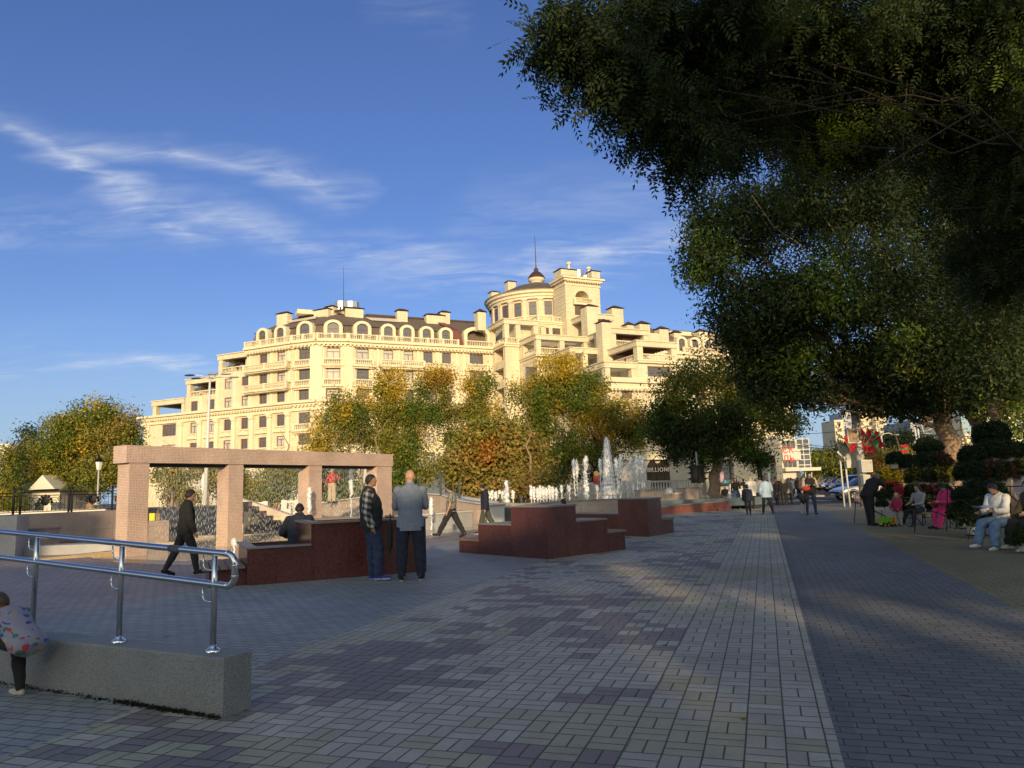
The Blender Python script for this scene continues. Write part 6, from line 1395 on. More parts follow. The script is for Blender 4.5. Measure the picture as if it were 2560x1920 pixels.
        sidev.normalize(); pn=d2.cross(sidev).normalized()
        pm=w_+d2*.030*h; S_(w_,pm,.014*h,.016*h,'hand'); 
        if hands:
            for q,(off,ln) in enumerate(((-.0125,.030),(-.0042,.036),(.0042,.034),(.0125,.027))):
                b0=pm+sidev*off*h+d2*.008*h; m1=b0+d2*ln*.5*h+pn*(-s)*.004*h; m2=m1+d2*ln*.45*h+pn*(-s)*.012*h; S_(b0,m1,.0058*h,.005*h,'hand',6); S_(m1,m2,.005*h,.004*h,'hand',6)
            b0=w_+d2*.014*h+sidev*.014*h; m1=b0+(d2*.6+sidev*.7)*.020*h; S_(b0,m1,.006*h,.0052*h,'hand',6); S_(m1,m1+d2*.017*h,.0052*h,.0045*h,'hand',6)
        else: S_(pm,pm+d2*.030*h,.015*h,.009*h,'hand'); S_(w_+d2*.014*h+sidev*.014*h,w_+d2*.034*h+sidev*.022*h,.006*h,.005*h,'hand',6)
        wr.append((w_,d2))
    # evaluate: voxel remesh into one continuous surface
    me=mb.mesh('person_body',skin); tmp=bpy.data.objects.new('t',me); COL.objects.link(tmp)
    rm=tmp.modifiers.new('r','REMESH'); rm.mode='VOXEL'; rm.voxel_size=fine*(h/1.75); sm=tmp.modifiers.new('s','SMOOTH'); sm.factor=.5; sm.iterations=3 if fine>.012 else 2
    bpy.context.view_layer.update(); ev=tmp.evaluated_get(bpy.context.evaluated_depsgraph_get()); b_me=bpy.data.meshes.new_from_object(ev); bpy.data.objects.remove(tmp); bpy.data.meshes.remove(me)
    b_me.name='person_body'; b_me.materials.clear(); b_me.materials.append(skin)
    nv=len(b_me.vertices); V=np.empty(nv*3); b_me.vertices.foreach_get('co',V); V=V.reshape(-1,3); NV=np.empty(nv*3); b_me.vertices.foreach_get('normal',NV); NV=NV.reshape(-1,3)
    b_me.polygons.foreach_set('use_smooth',[True]*len(b_me.polygons))
    # classify vertices
    labs=['thigh','shin','foot','pelvis','torso','neck','head','armu','arml','hand']; best=np.full(nv,1e9); lab=np.zeros(nv,int); par=np.zeros(nv)
    for (p,q,r0,r1,l) in segs:
        p=np.array(p);q=np.array(q); d=q-p; dd=max(d@d,1e-9); t=np.clip(((V-p)@d)/dd,0,1); ds=np.linalg.norm(V-(p+t[:,None]*d),axis=1)-(r0+(r1-r0)*t)
        m=ds<best; best[m]=ds[m]; lab[m]=labs.index(l); par[m]=t[m]
    fcs=np.empty(len(b_me.polygons)*4,int)
    polys=[tuple(p.vertices) for p in b_me.polygons]
    root=bpy.data.objects.new('person',b_me); COL.objects.link(root); root.location=(pos[0],pos[1],z0+(pos[2] if len(pos)>2 else 0)); root.rotation_euler=(0,0,-R(head_dir)); tag(root,label,cat,group)
    hloc=(V-np.array(hc))@np.array(HM)/(h*hs)
    def sub(name,mask,off,m,par_=None,wob=.35,flare=None,mats=None,mfun=None):
        # faces whose all verts are in mask
        keep=[f for f in polys if all(mask[i] for i in f)]
        if not keep: return None
        idx=sorted({i for f in keep for i in f}); mp={j:i for i,j in enumerate(idx)}; ii=np.array(idx)
        o=np.full(len(ii),off,float) if np.isscalar(off) else off[ii]
        W=V[ii]; nz=np.sin(W[:,2]*38/h+W[:,0]*21)*np.sin(W[:,1]*33+W[:,2]*17)+.6*np.sin(W[:,0]*60+W[:,2]*45)
        o=o*(1+wob*nz*.5)
        co=W+NV[ii]*o[:,None]
        md=MB(); md.v=[tuple(c) for c in co]; md.f=[tuple(mp[i] for i in f) for f in keep]; md.mi=[(mfun(np.mean(V[list(f)],0)) if mfun else 0) for f in keep]
        ob=md.build(name,mats or m,par_ or root,True)
        return ob
    isl=lambda *n: np.isin(lab,[labs.index(x) for x in n])
    wristz=None
    if top:
        offs=np.full(nv,shirt_off*h/1.75); am=isl('arml')&(par<=max(0,sleeve*2-1)) if sleeve<1 else isl('arml')
        au=isl('armu')&(par<=sleeve*2); 
        msk=isl('torso','pelvis')|(isl('neck')&(par<.35))
        tm=(V[:,2]>0) 
        msk2=msk.copy()
        if sleeve_mat is None: msk2=msk|am|au
        o=sub('shirt' if not vest else 'vest',msk2,offs,top)
        if sleeve_mat is not None: sub('sleeves',am|au|(isl('torso')&(best<-.0)&False),offs*.9,sleeve_mat)
    if tail and top:
        zt,zb,ft,fbk=tail; md=MB(); rr=[]
        for i in range(6):
            f=i/5; z=zt+(zb-zt)*f; rr.append((sp(z,.003),(.088*fat+.012+ft*f)*h,(.064*fat+.012+fbk*f)*h,-L*(1-.5*f)))
        loft(md,rr,20,False); md.build('shirt_hem' ,top,root,True)
    if bottom:
        o_=np.full(nv,trouser_off*h/1.75); o_[isl('shin')]=(trouser_off+wide)*h/1.75; th=isl('thigh'); o_[th]=(trouser_off+wide*.5*par[th])*h/1.75; o_[isl('pelvis')]=trouser_off*h/1.75*.9
        msk=isl('thigh','pelvis')|(isl('shin')&(par<legcut+.001)); 
        if legcut>=1: msk=msk|(isl('foot')&(best>-9)&(V[:,2]>.06*h)&(pelvis is None)&False)
        sub('trousers',msk,o_,bottom)
    zf=V[:,2]
    sole=sole or shoe
    for s,(hip,kn,an,heel,toe) in zip((-1,1),J):
        zz=min((heel+P0).z,(toe+P0).z); c0=np.array((an+P0)); near=np.linalg.norm(V-c0,axis=1)<.18*h
        near&=((V[:,0]-(c0[0]))*s>-.09*h)
        dn=(kn-an).length; 
        sub('shoe',isl('foot')&near&(np.sign(V[:,0]-P0.x+1e-9)==s if abs(an.x)>.03*h else near),.007*h/1.75,shoe,mats=[shoe,sole],mfun=lambda c,zz=zz: 1 if c[2]<zz-.002*h else 0,wob=0)
    if hair:
        y=hloc[:,1]; z=hloc[:,2]; hm=isl('head')|isl('neck')
        if hairstyle=='short': m=hm&(z>-.055+1.25*np.clip(y+.025,0,.09)); o_=.0045
        elif hairstyle=='bun': m=hm&(z>-.055+1.25*np.clip(y+.025,0,.085)); o_=.006
        elif hairstyle=='crop': m=hm&(z>-.045+1.15*np.clip(y+.025,0,.09)); o_=.002
        else: m=hm&(z>-.045+1.15*np.clip(y+.015,0,.085)); o_=.010
        sub('hair',m,o_*h*hs,hair,wob=.3)
        if hairstyle=='long':
            md=MB(); loft(md,[(hp_(0,-.018,.03),.040*h*hs,.040*h*hs,-hl),(hp_(0,-.028,-.02),.050*h*hs,.034*h*hs,-hl),(hp_(0,-.040,-.07),.052*h*hs,.026*h*hs,-hl),(hp_(0,-.050,-.14),.056*h*hs,.022*h*hs,-hl*.6),(hp_(0,-.055,-.22),.040*h*hs,.016*h*hs,-hl*.4)],14); md.build('long_hair',hair,root,True)
        if hairstyle=='bun':
            md=MB(); md.ell(hp_(0,-.055,.02),(.02*h*hs,.02*h*hs,.02*h*hs),8,6); md.build('hair_bun',hair,root,True)
    if cap:
        m=isl('head')&(hloc[:,2]>.012+.12*np.clip(hloc[:,1],-.06,.06)); sub('cap',m,.009*h*hs,cap,wob=0)
        md=MB(); n=10; vs=[]
        for j in range(n+1):
            th=PI*j/n; vs+= [hp_(.040*math.cos(th),.035+.014*math.sin(th),.014),hp_(.036*math.cos(th),.045+.048*math.sin(th),.008)]
        vs2=[v-hup*.006*h for v in vs]; md.add(vs+vs2,[(2*j,2*j+1,2*j+3,2*j+2) for j in range(n)]+[(2*n+2+2*j,2*n+2+2*j+2,2*n+2+2*j+3,2*n+2+2*j+1) for j in range(n)]+[(2*j+1,2*n+2+2*j+1,2*n+2+2*j+3,2*j+3) for j in range(n)]); md.build('cap_peak',cap,root,True)
    if glasses:
        md=MB(); 
        for s in (-1,1): md.tube([hp_(s*(.004+.030),.050,.003),hp_(s*.044,.030,.004),hp_(s*.046,-.006,.003)],.0022*h,5); md.ell(hp_(s*.019,.053,-.001),(.015*h,.004*h,.010*h),8,6,M=HM)
        md.build('glasses',mat('black_lens',(.01,.01,.01),.2),root)
    if not noface:
        for s in (-1,1):
            md=MB(); md.ell(hp_(s*.0175,.0465,.001),(.0085*h*hs,.004*h*hs,.0042*h*hs),8,5,M=HM); md.ell(hp_(s*.0175,.0495,.001),(.0038*h*hs,.002*h*hs,.0038*h*hs),6,5,1,M=HM); md.build('eye',[mat('eye_white',(.7,.68,.65),.3),mat('iris_dark',(.02,.012,.01),.2)],root)
        md=MB(); md.ell(hp_(0,.0535,-.0335),(.0125*h*hs,.003*h*hs,.0032*h*hs),8,5,M=HM); md.build('lips',mat('lips',(.30,.11,.09),.5),root)
    root['_h']=0; del root['_h']
    return root,wr,hp_,sp,P0
BLK=cloth('black',(.010,.010,.011)); BLK2=cloth('black_soft',(.018,.018,.020)); NAVY=cloth('navy',(.012,.016,.035)); JEAN=cloth('denim_dark',(.022,.036,.085),na=.2); JEANL=cloth('denim_light',(.14,.22,.36),na=.2)
WHT=cloth('white',(.62,.61,.60)); GREYC=cloth('grey',(.26,.25,.25)); BEI=cloth('beige',(.42,.34,.24)); OLV=cloth('olive',(.10,.085,.045)); KHK=cloth('khaki_green',(.055,.065,.045)); REDC=cloth('red',(.40,.03,.025)); BLUSH=cloth('blue_grey_shirt',(.17,.20,.27)); LBL=cloth('light_blue',(.36,.47,.60)); MAG=cloth('magenta',(.62,.035,.16)); PNK=cloth('pink',(.60,.30,.32)); BRN=cloth('brown',(.13,.085,.06)); RUST=cloth('raspberry',(.32,.02,.06)); MINT=cloth('mint',(.35,.52,.45)); SKY_=cloth('blue_sole',(.45,.55,.68))
def pattern(name,kind,cols,s):
    m=bpy.data.materials.new(name); m.use_nodes=True; t=m.node_tree; p=t.nodes['Principled BSDF']; p.inputs['Roughness'].default_value=.9; tcn=t.nodes.new('ShaderNodeTexCoord')
    if kind=='plaid':
        sp=t.nodes.new('ShaderNodeSeparateXYZ'); t.links.new(tcn.outputs['Object'],sp.inputs[0])
        q=mth(t,'ADD',sp.outputs[1],mth(t,'MULTIPLY',sp.outputs[0],.5))
        a=mth(t,'GREATER_THAN',mth(t,'FRACT',mth(t,'DIVIDE',q,s)),.5); b=mth(t,'GREATER_THAN',mth(t,'FRACT',mth(t,'DIVIDE',mth(t,'ADD',sp.outputs[2],mth(t,'MULTIPLY',sp.outputs[1],.35)),s)),.5)
        f=mth(t,'MULTIPLY',mth(t,'ADD',a,b),.5); r=t.nodes.new('ShaderNodeValToRGB'); r.color_ramp.interpolation='CONSTANT'; r.color_ramp.elements[0].color=(*cols[0],1); r.color_ramp.elements[1].color=(*cols[2],1); r.color_ramp.elements[1].position=.9; e=r.color_ramp.elements.new(.3); e.color=(*cols[1],1); t.links.new(f,r.inputs[0])
    else:
        n=t.nodes.new('ShaderNodeTexNoise' if kind=='camo' else 'ShaderNodeTexVoronoi'); n.inputs['Scale'].default_value=s; nd_=t.nodes.new('ShaderNodeTexNoise'); nd_.inputs['Scale'].default_value=9; nd_.inputs['Detail'].default_value=3; t.links.new(tcn.outputs['Object'],nd_.inputs['Vector']); vm_=t.nodes.new('ShaderNodeVectorMath'); vm_.operation='MULTIPLY_ADD'; vm_.inputs[1].default_value=(.16,.16,.16); t.links.new(nd_.outputs['Color'],vm_.inputs[0]); t.links.new(tcn.outputs['Object'],vm_.inputs[2]); t.links.new(vm_.outputs[0],n.inputs['Vector'])
        if kind=='camo': n.inputs['Detail'].default_value=3; n.inputs['Distortion'].default_value=1.2; src=n.outputs[0]
        else:
            w_=t.nodes.new('ShaderNodeTexWhiteNoise'); t.links.new(n.outputs['Color'],w_.inputs[0]); near=mth(t,'LESS_THAN',n.outputs['Distance'],.48); src=mth(t,'MULTIPLY',w_.outputs[0],near)
        r=t.nodes.new('ShaderNodeValToRGB'); r.color_ramp.interpolation='CONSTANT'; k=len(cols); r.color_ramp.elements[0].color=(*cols[0],1); r.color_ramp.elements[1].color=(*cols[-1],1); 
        lo,hi=(.38,.60) if kind=='camo' else (.2,.88); r.color_ramp.elements[1].position=hi
        for i in range(1,k-1): e=r.color_ramp.elements.new(lo+(hi-lo)*(i-1)/(k-2+.001)); e.color=(*cols[i],1)
        t.links.new(src,r.inputs[0])
    t.links.new(r.outputs[0],p.inputs['Base Color'])
    nb=t.nodes.new('ShaderNodeTexNoise'); nb.inputs['Scale'].default_value=14; t.links.new(tcn.outputs['Object'],nb.inputs['Vector']); b=t.nodes.new('ShaderNodeBump'); b.inputs['Strength'].default_value=.5; b.inputs['Distance'].default_value=.02; t.links.new(nb.outputs[0],b.inputs['Height']); t.links.new(b.outputs[0],p.inputs['Normal']); return m
PLAID=pattern('plaid_sleeve','plaid',[(.02,.02,.022),(.14,.135,.13),(.42,.40,.38)],.105)
CAMO=pattern('camouflage_print','camo',[(.03,.03,.028),(.10,.10,.085),(.30,.29,.25),(.05,.055,.045)],14)
KIDJ=pattern('kids_print','dots',[(.27,.25,.32),(.04,.07,.36),(.42,.05,.07),(.05,.17,.12),(.42,.32,.07),(.27,.25,.32)],17)
def foot(px,py): return gp(px,py)
# P1 man in cap, walking right
g=foot(452,1436); person('man in black cap and all black clothes walking right past the first portal opening',(-6.62,15.0),62,1.72,legs=((-20,8,2),(22,14,2)),arms=((-12,8,12,0),(8,8,14,0)),lean=4,fat=1.12,fine=.010,top=BLK,bottom=BLK2,shoe=BLK,hair=HAIRD,cap=BLK,skin=SKIND,shirt_off=.028,trouser_off=.018,tail=(.03,-.06,.004,.006),hands=True,headp=4,footp=(-18,6))
# P2 man in vest with plaid sleeves
person('man with dark vest and checked flannel sleeves, hands in pockets, facing the bald man',(-2.5,12.9),80,1.83,legs=((3,4,4),(16,18,-3)),arms=((-6,10,24,10),(-8,12,30,6)),lean=-3,fat=1.22,fine=.010,top=cloth('vest_navy',(.016,.018,.026)),sleeve_mat=PLAID,vest=True,bottom=JEAN,shoe=cloth('bright_blue',(.03,.04,.32)),sole=SKY_,hair=HAIRD,hairstyle='crop',skin=SKIND,shirt_off=.035,trouser_off=.020,wide=.012,hands=False,headp=6)
# P3 bald man in blue shirt from behind
r3,wr3,hp3,sp3,_=person('bald man in blue grey shirt and sunglasses seen from behind, arms folded, black umbrella',(-1.80,12.72),-6,1.88,legs=((0,2,5),(0,2,5)),arms=((30,9,72,52),(30,9,75,52)),lean=0,fat=1.18,fine=.010,top=BLUSH,bottom=NAVY,shoe=BLK,sole=WHT,skin=SKIN,shirt_off=.020,trouser_off=.022,wide=.012,tail=(.04,-.085,.004,.004),glasses=True,heady=-38,headp=8,hands=True)
# umbrella hanging at his left
u=Vector((-2.17,12.82,0)); e=empty('umbrella',tuple(u+Vector((0,0,.42))),0,'folded black umbrella hanging at the left side of the bald man','umbrella')
mb=MB(); mb.tube([(0,0,0),(0,0,.06),(0,0,.16),(0.01,0,.42),(.012,0,.60)],[.008,.014,.05,.042,.02],10); mb.build('canopy',BLK2,e,True); mb=MB(); mb.tube([(0,0,-.05),(0,0,.01)],.004,6); mb.tube([(.012,0,.6),(.012,0,.70)],.009,6); mb.build('shaft',IRON,e)
# P4 sitting man with back to viewer
person('man in dark jacket sitting on the red bench with his back to the viewer',(-4.35,15.0),-10,1.76,legs=((85,80,6),(85,80,6)),arms=((14,28,60,30),(14,12,60,30)),lean=8,fat=1.25,fine=.014,top=NAVY,bottom=BLK2,hair=HAIRD,shirt_off=.035,pelvis=.53,headp=6,hairstyle='bun')
# P5 camo boy striding left
person('boy in camouflage T-shirt and black trousers striding left over the wet channel',(-2.07,23.9),278,1.70,legs=((30,2,2),(-24,6,2)),arms=((4,8,18,0),(6,8,16,0)),lean=-3,fat=1.2,fine=.013,top=CAMO,bottom=BLK2,shoe=BLK,hair=HAIRD,sleeve=.42,shirt_off=.022,trouser_off=.026,wide=.012,footp=(8,-24),headp=26,tail=(.04,-.03,.006,.006),hands=True)
# P6 boy in dark jacket with glasses
person('boy with glasses in open dark jacket and khaki trousers walking with lowered head',(-1.06,25.6),268,1.74,legs=((16,4,2),(-20,10,2)),arms=((-4,10,12,0),(-6,10,14,0)),lean=0,fat=1.05,fine=.013,top=NAVY,bottom=KHK,shoe=BLK,sole=WHT,hair=HAIRD,glasses=True,shirt_off=.03,trouser_off=.022,wide=.012,headp=30,footp=(0,-16),tail=(.04,-.05,.01,.01))
# P7 boy behind bench
person('boy in black T-shirt sitting low behind the large red bench, only head and shoulders visible',(1.35,20.8),300,1.60,legs=((80,80,6),(80,80,6)),arms=((14,10,40,10),(14,10,40,10)),top=BLK,bottom=BLK2,hair=HAIRD,pelvis=.42,fine=.016,headp=14)
# P8 woman in red top balancing on the ramp
p=at(830,1258,37.0); person('woman in red blouse and beige trousers standing on the ramp wall with outstretched arm',(p.x,p.y),195,1.72,z0=p.z,legs=((2,2,2),(2,2,2)),arms=((30,58,10,0),(10,20,20,0)),top=REDC,bottom=BEI,hair=HAIRL,hairstyle='bun',fine=.018,trouser_off=.03,wide=.03)
p=at(691,1291,35.0); person('small child in red and white jacket standing on the pale terrace wall',(p.x,p.y),240,.68,z0=p.z,child=True,legs=((10,4,4),(-10,4,4)),top=REDC,bottom=WHT,hair=HAIRB,fine=.03,noface=True)
# P10 child bottom left crouching in printed jacket
person('child in a colourful printed jacket bending down at the left edge by the granite wall',(-3.76,5.86,0),290,1.10,child=True,legs=((100,84,10),(66,74,8)),arms=((60,16,40,20),(60,16,40,20)),lean=50,fat=1.12,fine=.011,top=KIDJ,bottom=BLK2,shoe=cloth('cream_shoe',(.50,.46,.36)),sole=WHT,hair=HAIRB,headp=-8,shirt_off=.034,trouser_off=.02,hands=True)
# ---- walkers in the middle distance
FG='people strolling on the far side of the plaza'
def far(label,px,py,H,hd,**k):
    g=gp(px,py); k.setdefault('fine',.02); k.setdefault('noface',True); k.setdefault('hair',HAIRD)
    person(label,(g.x,g.y),hd,H,**k)
far('boy in dark hooded jacket walking away beside the blond woman',1872,1288,1.33,10,legs=((-18,14,2),(18,6,3)),top=NAVY,bottom=BLK2,shirt_off=.05,tail=(.04,-.05,.02,.02),child=True)
far('woman with long blond hair and white cardigan seen from behind',1881,1273,1.72,0,legs=((-6,8,2),(8,2,2)),top=WHT,bottom=BLK2,hair=HAIRL,hairstyle='long',shirt_off=.035,tail=(.05,-.12,.03,.03),fat=1.2)
far('man in grey sweater and dark trousers walking away beside the blond woman',1905,1270,1.74,0,legs=((-12,8,3),(14,2,3)),top=GREYC,bottom=BLK2,sole=WHT,fat=1.2,shirt_off=.03)
far('woman in light blue shirt and black trousers walking away, brown hair',1920,1287,1.66,-4,legs=((10,0,4),(-10,14,4)),top=LBL,bottom=BLK2,sole=WHT,hair=HAIRB,hairstyle='long2',arms=((6,14,26,20),(6,14,40,30)),fat=1.22,shirt_off=.035,tail=(.04,-.07,.02,.02),hands=True)
far('girl with long black hair, dark jacket and wide blue jeans standing by the tree planter',1843,1272,1.70,190,legs=((2,0,3),(2,0,6)),top=BLK,bottom=cloth('denim_mid',(.06,.10,.22)),hair=HAIRD,hairstyle='long',trouser_off=.03,wide=.05,sole=WHT,arms=((30,10,60,30),(0,8,10,0)),noface=False)
far('person in white top and pale jeans leaning beside the dark haired girl',1828,1266,1.62,120,legs=((28,30,4),(-14,20,4)),top=WHT,bottom=JEANL,hair=HAIRB,lean=10,fat=1.1)
far('girl in pale clothes with long dark hair standing behind the walkers',1852,1265,1.45,180,top=WHT,bottom=BEI,hair=HAIRB,hairstyle='long',child=True)
far('person in black jacket sitting on the planter edge by the tree',1815,1262,1.62,190,legs=((80,80,6),(80,80,6)),pelvis=.5,top=BLK,bottom=BLK2)
far('small figure crouching at the foot of the dark tree trunk',1801,1259,1.3,150,legs=((100,110,6),(100,110,6)),pelvis=.28,lean=20,top=BRN,bottom=BLK2)
far('man in long brown coat walking towards the crossing',1944,1261,1.72,0,top=BRN,bottom=BLK2,tail=(.05,-.28,.03,.03),legs=((-8,8,2),(8,2,2)))
far('girl with a white belt bag and long blond plait walking away',1962,1262,1.58,10,top=BLK2,bottom=BLK2,hair=HAIRL,hairstyle='long',legs=((-10,8,2),(10,2,2)))
far('girl in grey coat with pink hood walking beside the girl with the plait',1974,1261,1.60,0,top=GREYC,bottom=BLK2,hair=PNK,hairstyle='bun',tail=(.05,-.1,.03,.03),legs=((8,0,2),(-8,8,2)))
far('boy in dark jacket half hidden behind the girl with the plait',1953,1262,1.45,5,top=NAVY,bottom=BLK2)
far('person in olive parka bending over a pushchair',1991,1245,1.70,70,top=OLV,bottom=BLK2,lean=22,legs=((-14,6,3),(16,12,3)),sole=WHT,tail=(.05,-.06,.03,.03),arms=((40,8,20,0),(40,8,20,0)))
cr=random.Random(4); tops=[('black',BLK),('white',WHT),('beige',BEI),('red',REDC),('grey',GREYC),('brown',BRN),('pink',PNK),('olive',OLV),('light blue',LBL),('navy',NAVY)]
spots_=[(1957,1243,'black'),(1968,1238,'white'),(1975,1240,'beige'),(1984,1236,'pink'),(1996,1236,'red'),(2003,1238,'grey'),(2010,1240,'brown'),(2016,1242,'light blue'),(1963,1249,'navy'),(1981,1248,'white'),(2008,1248,'pink'),(1922,1248,'black'),(1893,1258,'navy'),(1862,1254,'brown')]
plc=['by the stone pier of the gateway','right of the gateway pier','in front of the shop with red letters','before the glass corner of the shop','beside the pushchair','between the pushchair and the parked cars','near the row of parked cars','close to the man reading his phone','behind the girl with the plait','in the crowd behind the grey coated girl','nearest the parked cars','under the dark gateway','behind the blond woman','behind the dark haired girl by the tree']
dt=dict(tops)
for i,(px,py,c) in enumerate(spots_):
    far('distant passer-by in %s top walking %s'%(c,plc[i]),px,py,1.55+.2*cr.random(),cr.choice([0,20,170,200,270]),top=dt[c],bottom=cr.choice([BLK2,JEAN,GREYC]),hair=cr.choice([HAIRD,HAIRB,HAIRL]),hairstyle=cr.choice(['short','long']),fine=.032,legs=((-12,8,2),(12,2,2)),group=FG)
# man reading phone + child
far('bearded man in black vest with beige sleeves looking at his phone',2030,1287,1.80,184,legs=((0,0,6),(0,0,7)),arms=((18,14,85,35),(18,14,85,35)),top=BLK,sleeve_mat=BEI,vest=True,bottom=JEAN,sole=WHT,headp=28,fat=1.25,shirt_off=.035,noface=False,fine=.016,hands=True)
ph=gp(2030,1287); mb=MB(); mb.box((0,0,0),(.075,.012,.15)); o=mb.build('phone',BLK,loc=(ph.x,ph.y-.33,1.22)); o.rotation_euler=(R(-40),0,0); tag(o,'black phone held by the bearded man in the vest','phone')
mb=MB(); mb.ell((0,0,0),(.17,.09,.11),12,8); o=mb.build('bag',REDC,loc=(ph.x-.22,ph.y-.2,1.08)); tag(o,'small red bag slung in front of the bearded man in the vest','bag')
far('small child in black jacket and grey trousers standing before the bearded man',2010,1288,1.02,180,child=True,top=BLK2,bottom=GREYC,hair=HAIRB,shirt_off=.03,sole=WHT,noface=False,fine=.016,arms=((20,10,70,30),(20,10,70,30)))
# pushchair
g=gp(2002,1246); e=empty('pushchair',tuple(g),R(-20),'dark pushchair in front of the person in the olive parka','pushchair')
mb=MB(); mb.tube([(-.35,0,1.0),(.1,0,.5),(.45,0,.15)],.02,6); mb.tube([(.1,0,.5),(-.2,0,.12)],.02,6); mb.build('frame',IRON,e); mb=MB(); mb.ell((.1,0,.55),(.28,.2,.2),10,6); mb.build('seat',BLK2,e)
for x in (-.2,.45): mb=MB(); mb.tube([(x,-.25,.12),(x,-.2,.12)],.12,12); mb.tube([(x,.2,.12),(x,.25,.12)],.12,12); mb.build('wheel',BLK,e)
# ---- right side
person('old man in black clothes bending forward and reaching towards the toddler',(10.72,22.9),78,1.74,legs=((8,6,3),(2,4,3)),arms=((26,6,10,0),(62,8,12,0)),lean=34,headp=8,fat=1.25,fine=.012,top=BLK,bottom=BLK2,hair=mat('hair_grey_short',(.12,.11,.10),.8),hairstyle='crop',skin=SKIND,shirt_off=.04,trouser_off=.02,tail=(.05,-.04,.01,.01),hands=True)
person('toddler with knitted pink cap and raspberry jacket behind the toy truck',(11.02,21.75),240,.96,child=True,arms=((20,14,30,10),(20,14,30,10)),top=RUST,bottom=GREYC,hair=PNK,hairstyle='bun',fine=.016,shirt_off=.035,sole=WHT,fat=1.2)
person('woman with black headscarf in grey jacket sitting among the yellow and red flowers',(11.75,21.9),250,1.62,legs=((84,70,6),(84,60,6)),pelvis=.46,arms=((30,8,50,20),(30,8,50,20)),top=GREYC,bottom=BLK2,hair=HAIRD,hairstyle='long',fine=.016,headp=8,sole=WHT)
person('person in magenta tracksuit and dark cap sitting and looking at a phone',(11.85,20.5),262,1.66,legs=((78,62,4),(86,78,4)),pelvis=.50,arms=((26,8,72,14),(22,8,72,14)),lean=14,top=MAG,bottom=MAG,shoe=BLK,hair=HAIRD,hairstyle='short',fine=.012,headp=24,fat=1.2,shirt_off=.03,trouser_off=.022,cap=BLK2,hands=True)
person('woman in white hoodie and light jeans sitting with head turned down, nearest the racks',(9.42,14.62),250,1.66,legs=((80,74,4),(84,66,8)),pelvis=.53,arms=((26,10,66,20),(20,8,66,14)),lean=10,top=WHT,bottom=JEANL,shoe=WHT,hair=HAIRD,fine=.011,headp=22,hairstyle='long2',shirt_off=.026,trouser_off=.024,wide=.02,hands=True)
person('woman with long brown hair in black top and wide black trousers at the right edge',(9.86,14.25),262,1.70,legs=((78,66,4),(84,72,12)),pelvis=.53,arms=((20,10,60,20),(20,16,30,0)),lean=8,top=cloth('dark_tan',(.06,.045,.03)),bottom=BLK2,shoe=WHT,hair=HAIRB,hairstyle='long',fine=.011,headp=8,shirt_off=.035,trouser_off=.028,wide=.04,hands=True)
# ---------------------------------------------------------------- flower racks
POT=mat('white_plastic_pot',(.62,.62,.58),.5,noise_s=5,noise_a=.06)
def plantmesh(name,c1,c2,flower,seed,n=2600,nf=500):
    rng=np.random.default_rng(seed); u=rng.normal(size=(n,3)); u/=np.linalg.norm(u,axis=1)[:,None]; u[:,2]=np.abs(u[:,2])*1.0-.55*(u[:,2]<-.2); r=.80+.22*rng.random((n,1)); r*=1+.07*np.sin(u[:,:1]*9+seed)+.07*np.sin(u[:,1:2]*11)
    C=u*r; C[:,2]*=.95
    col=np.array(c1)[None]*rng.random((n,1))+np.array(c2)[None]*(1-rng.random((n,1)))
    if flower is not None:
        k=rng.random(n)<nf/n; k&=(np.sin(C[:,0]*4+seed)+np.sin(C[:,1]*5)>-.6); col[k]=np.array(flower)*(.7+.6*rng.random((k.sum(),1)))
        C[k]*=1.03
    return leaves_mesh(name,C*.93,col,4,.105,.045,.62,rng,-.3)
DG=((.028,.048,.018),(.014,.026,.011)); MG=((.05,.075,.022),(.025,.04,.014))
FM={'dark':[plantmesh('foliage',*DG,None,s) for s in (1,2,3)],'green':[plantmesh('foliage',*MG,None,4)],'yellow':[plantmesh('foliage',*MG,(.80,.55,.03),5,nf=1700),plantmesh('foliage',*MG,(.80,.62,.05),6,nf=2000)],
    'fewyellow':[plantmesh('foliage',*DG,(.45,.32,.03),7,nf=500)],'red':[plantmesh('foliage',*MG,(.65,.06,.09),8,nf=1700)],'rust':[plantmesh('foliage',*DG,(.20,.06,.035),9,nf=1000)]}
pm=MB(); pm.lathe((0,0,0),[(0,0),(.095,0),(.11,.02),(.15,.155),(.155,.16),(.16,.19),(.148,.19),(.14,.15)],18); POTM=pm.mesh('pot',POT,True); wm=MB(); wm.lathe((0,0,0),[(.0,.165),(.147,.166)],14); SOILM=wm.mesh('soil',SOIL)
pc=0
def plant(px,py,rp,Y,kind,label,group='potted flowers on the tiered racks',hide_pot=False):
    """potted plant: (px,py) is the middle of the foliage"""
    global pc; pc+=1
    c=at(px,py,Y); r=rp*sc(Y); ps=max(.7,min(1.5,r/.27)); zb=c.z-.20*r-.19*ps*.85
    e=empty('potted_plant',(c.x,c.y,zb),pc*1.3,label,'potted plant',group)
    o=mobj('pot',POTM,e); o.scale=(ps,)*3; mobj('soil',SOILM,o)
    f=mobj('foliage',FM[kind][pc%len(FM[kind])],e,(0,0,.19*ps*.85+.20*r)); f.scale=(r,)*3
    return (c.x,c.y,zb)
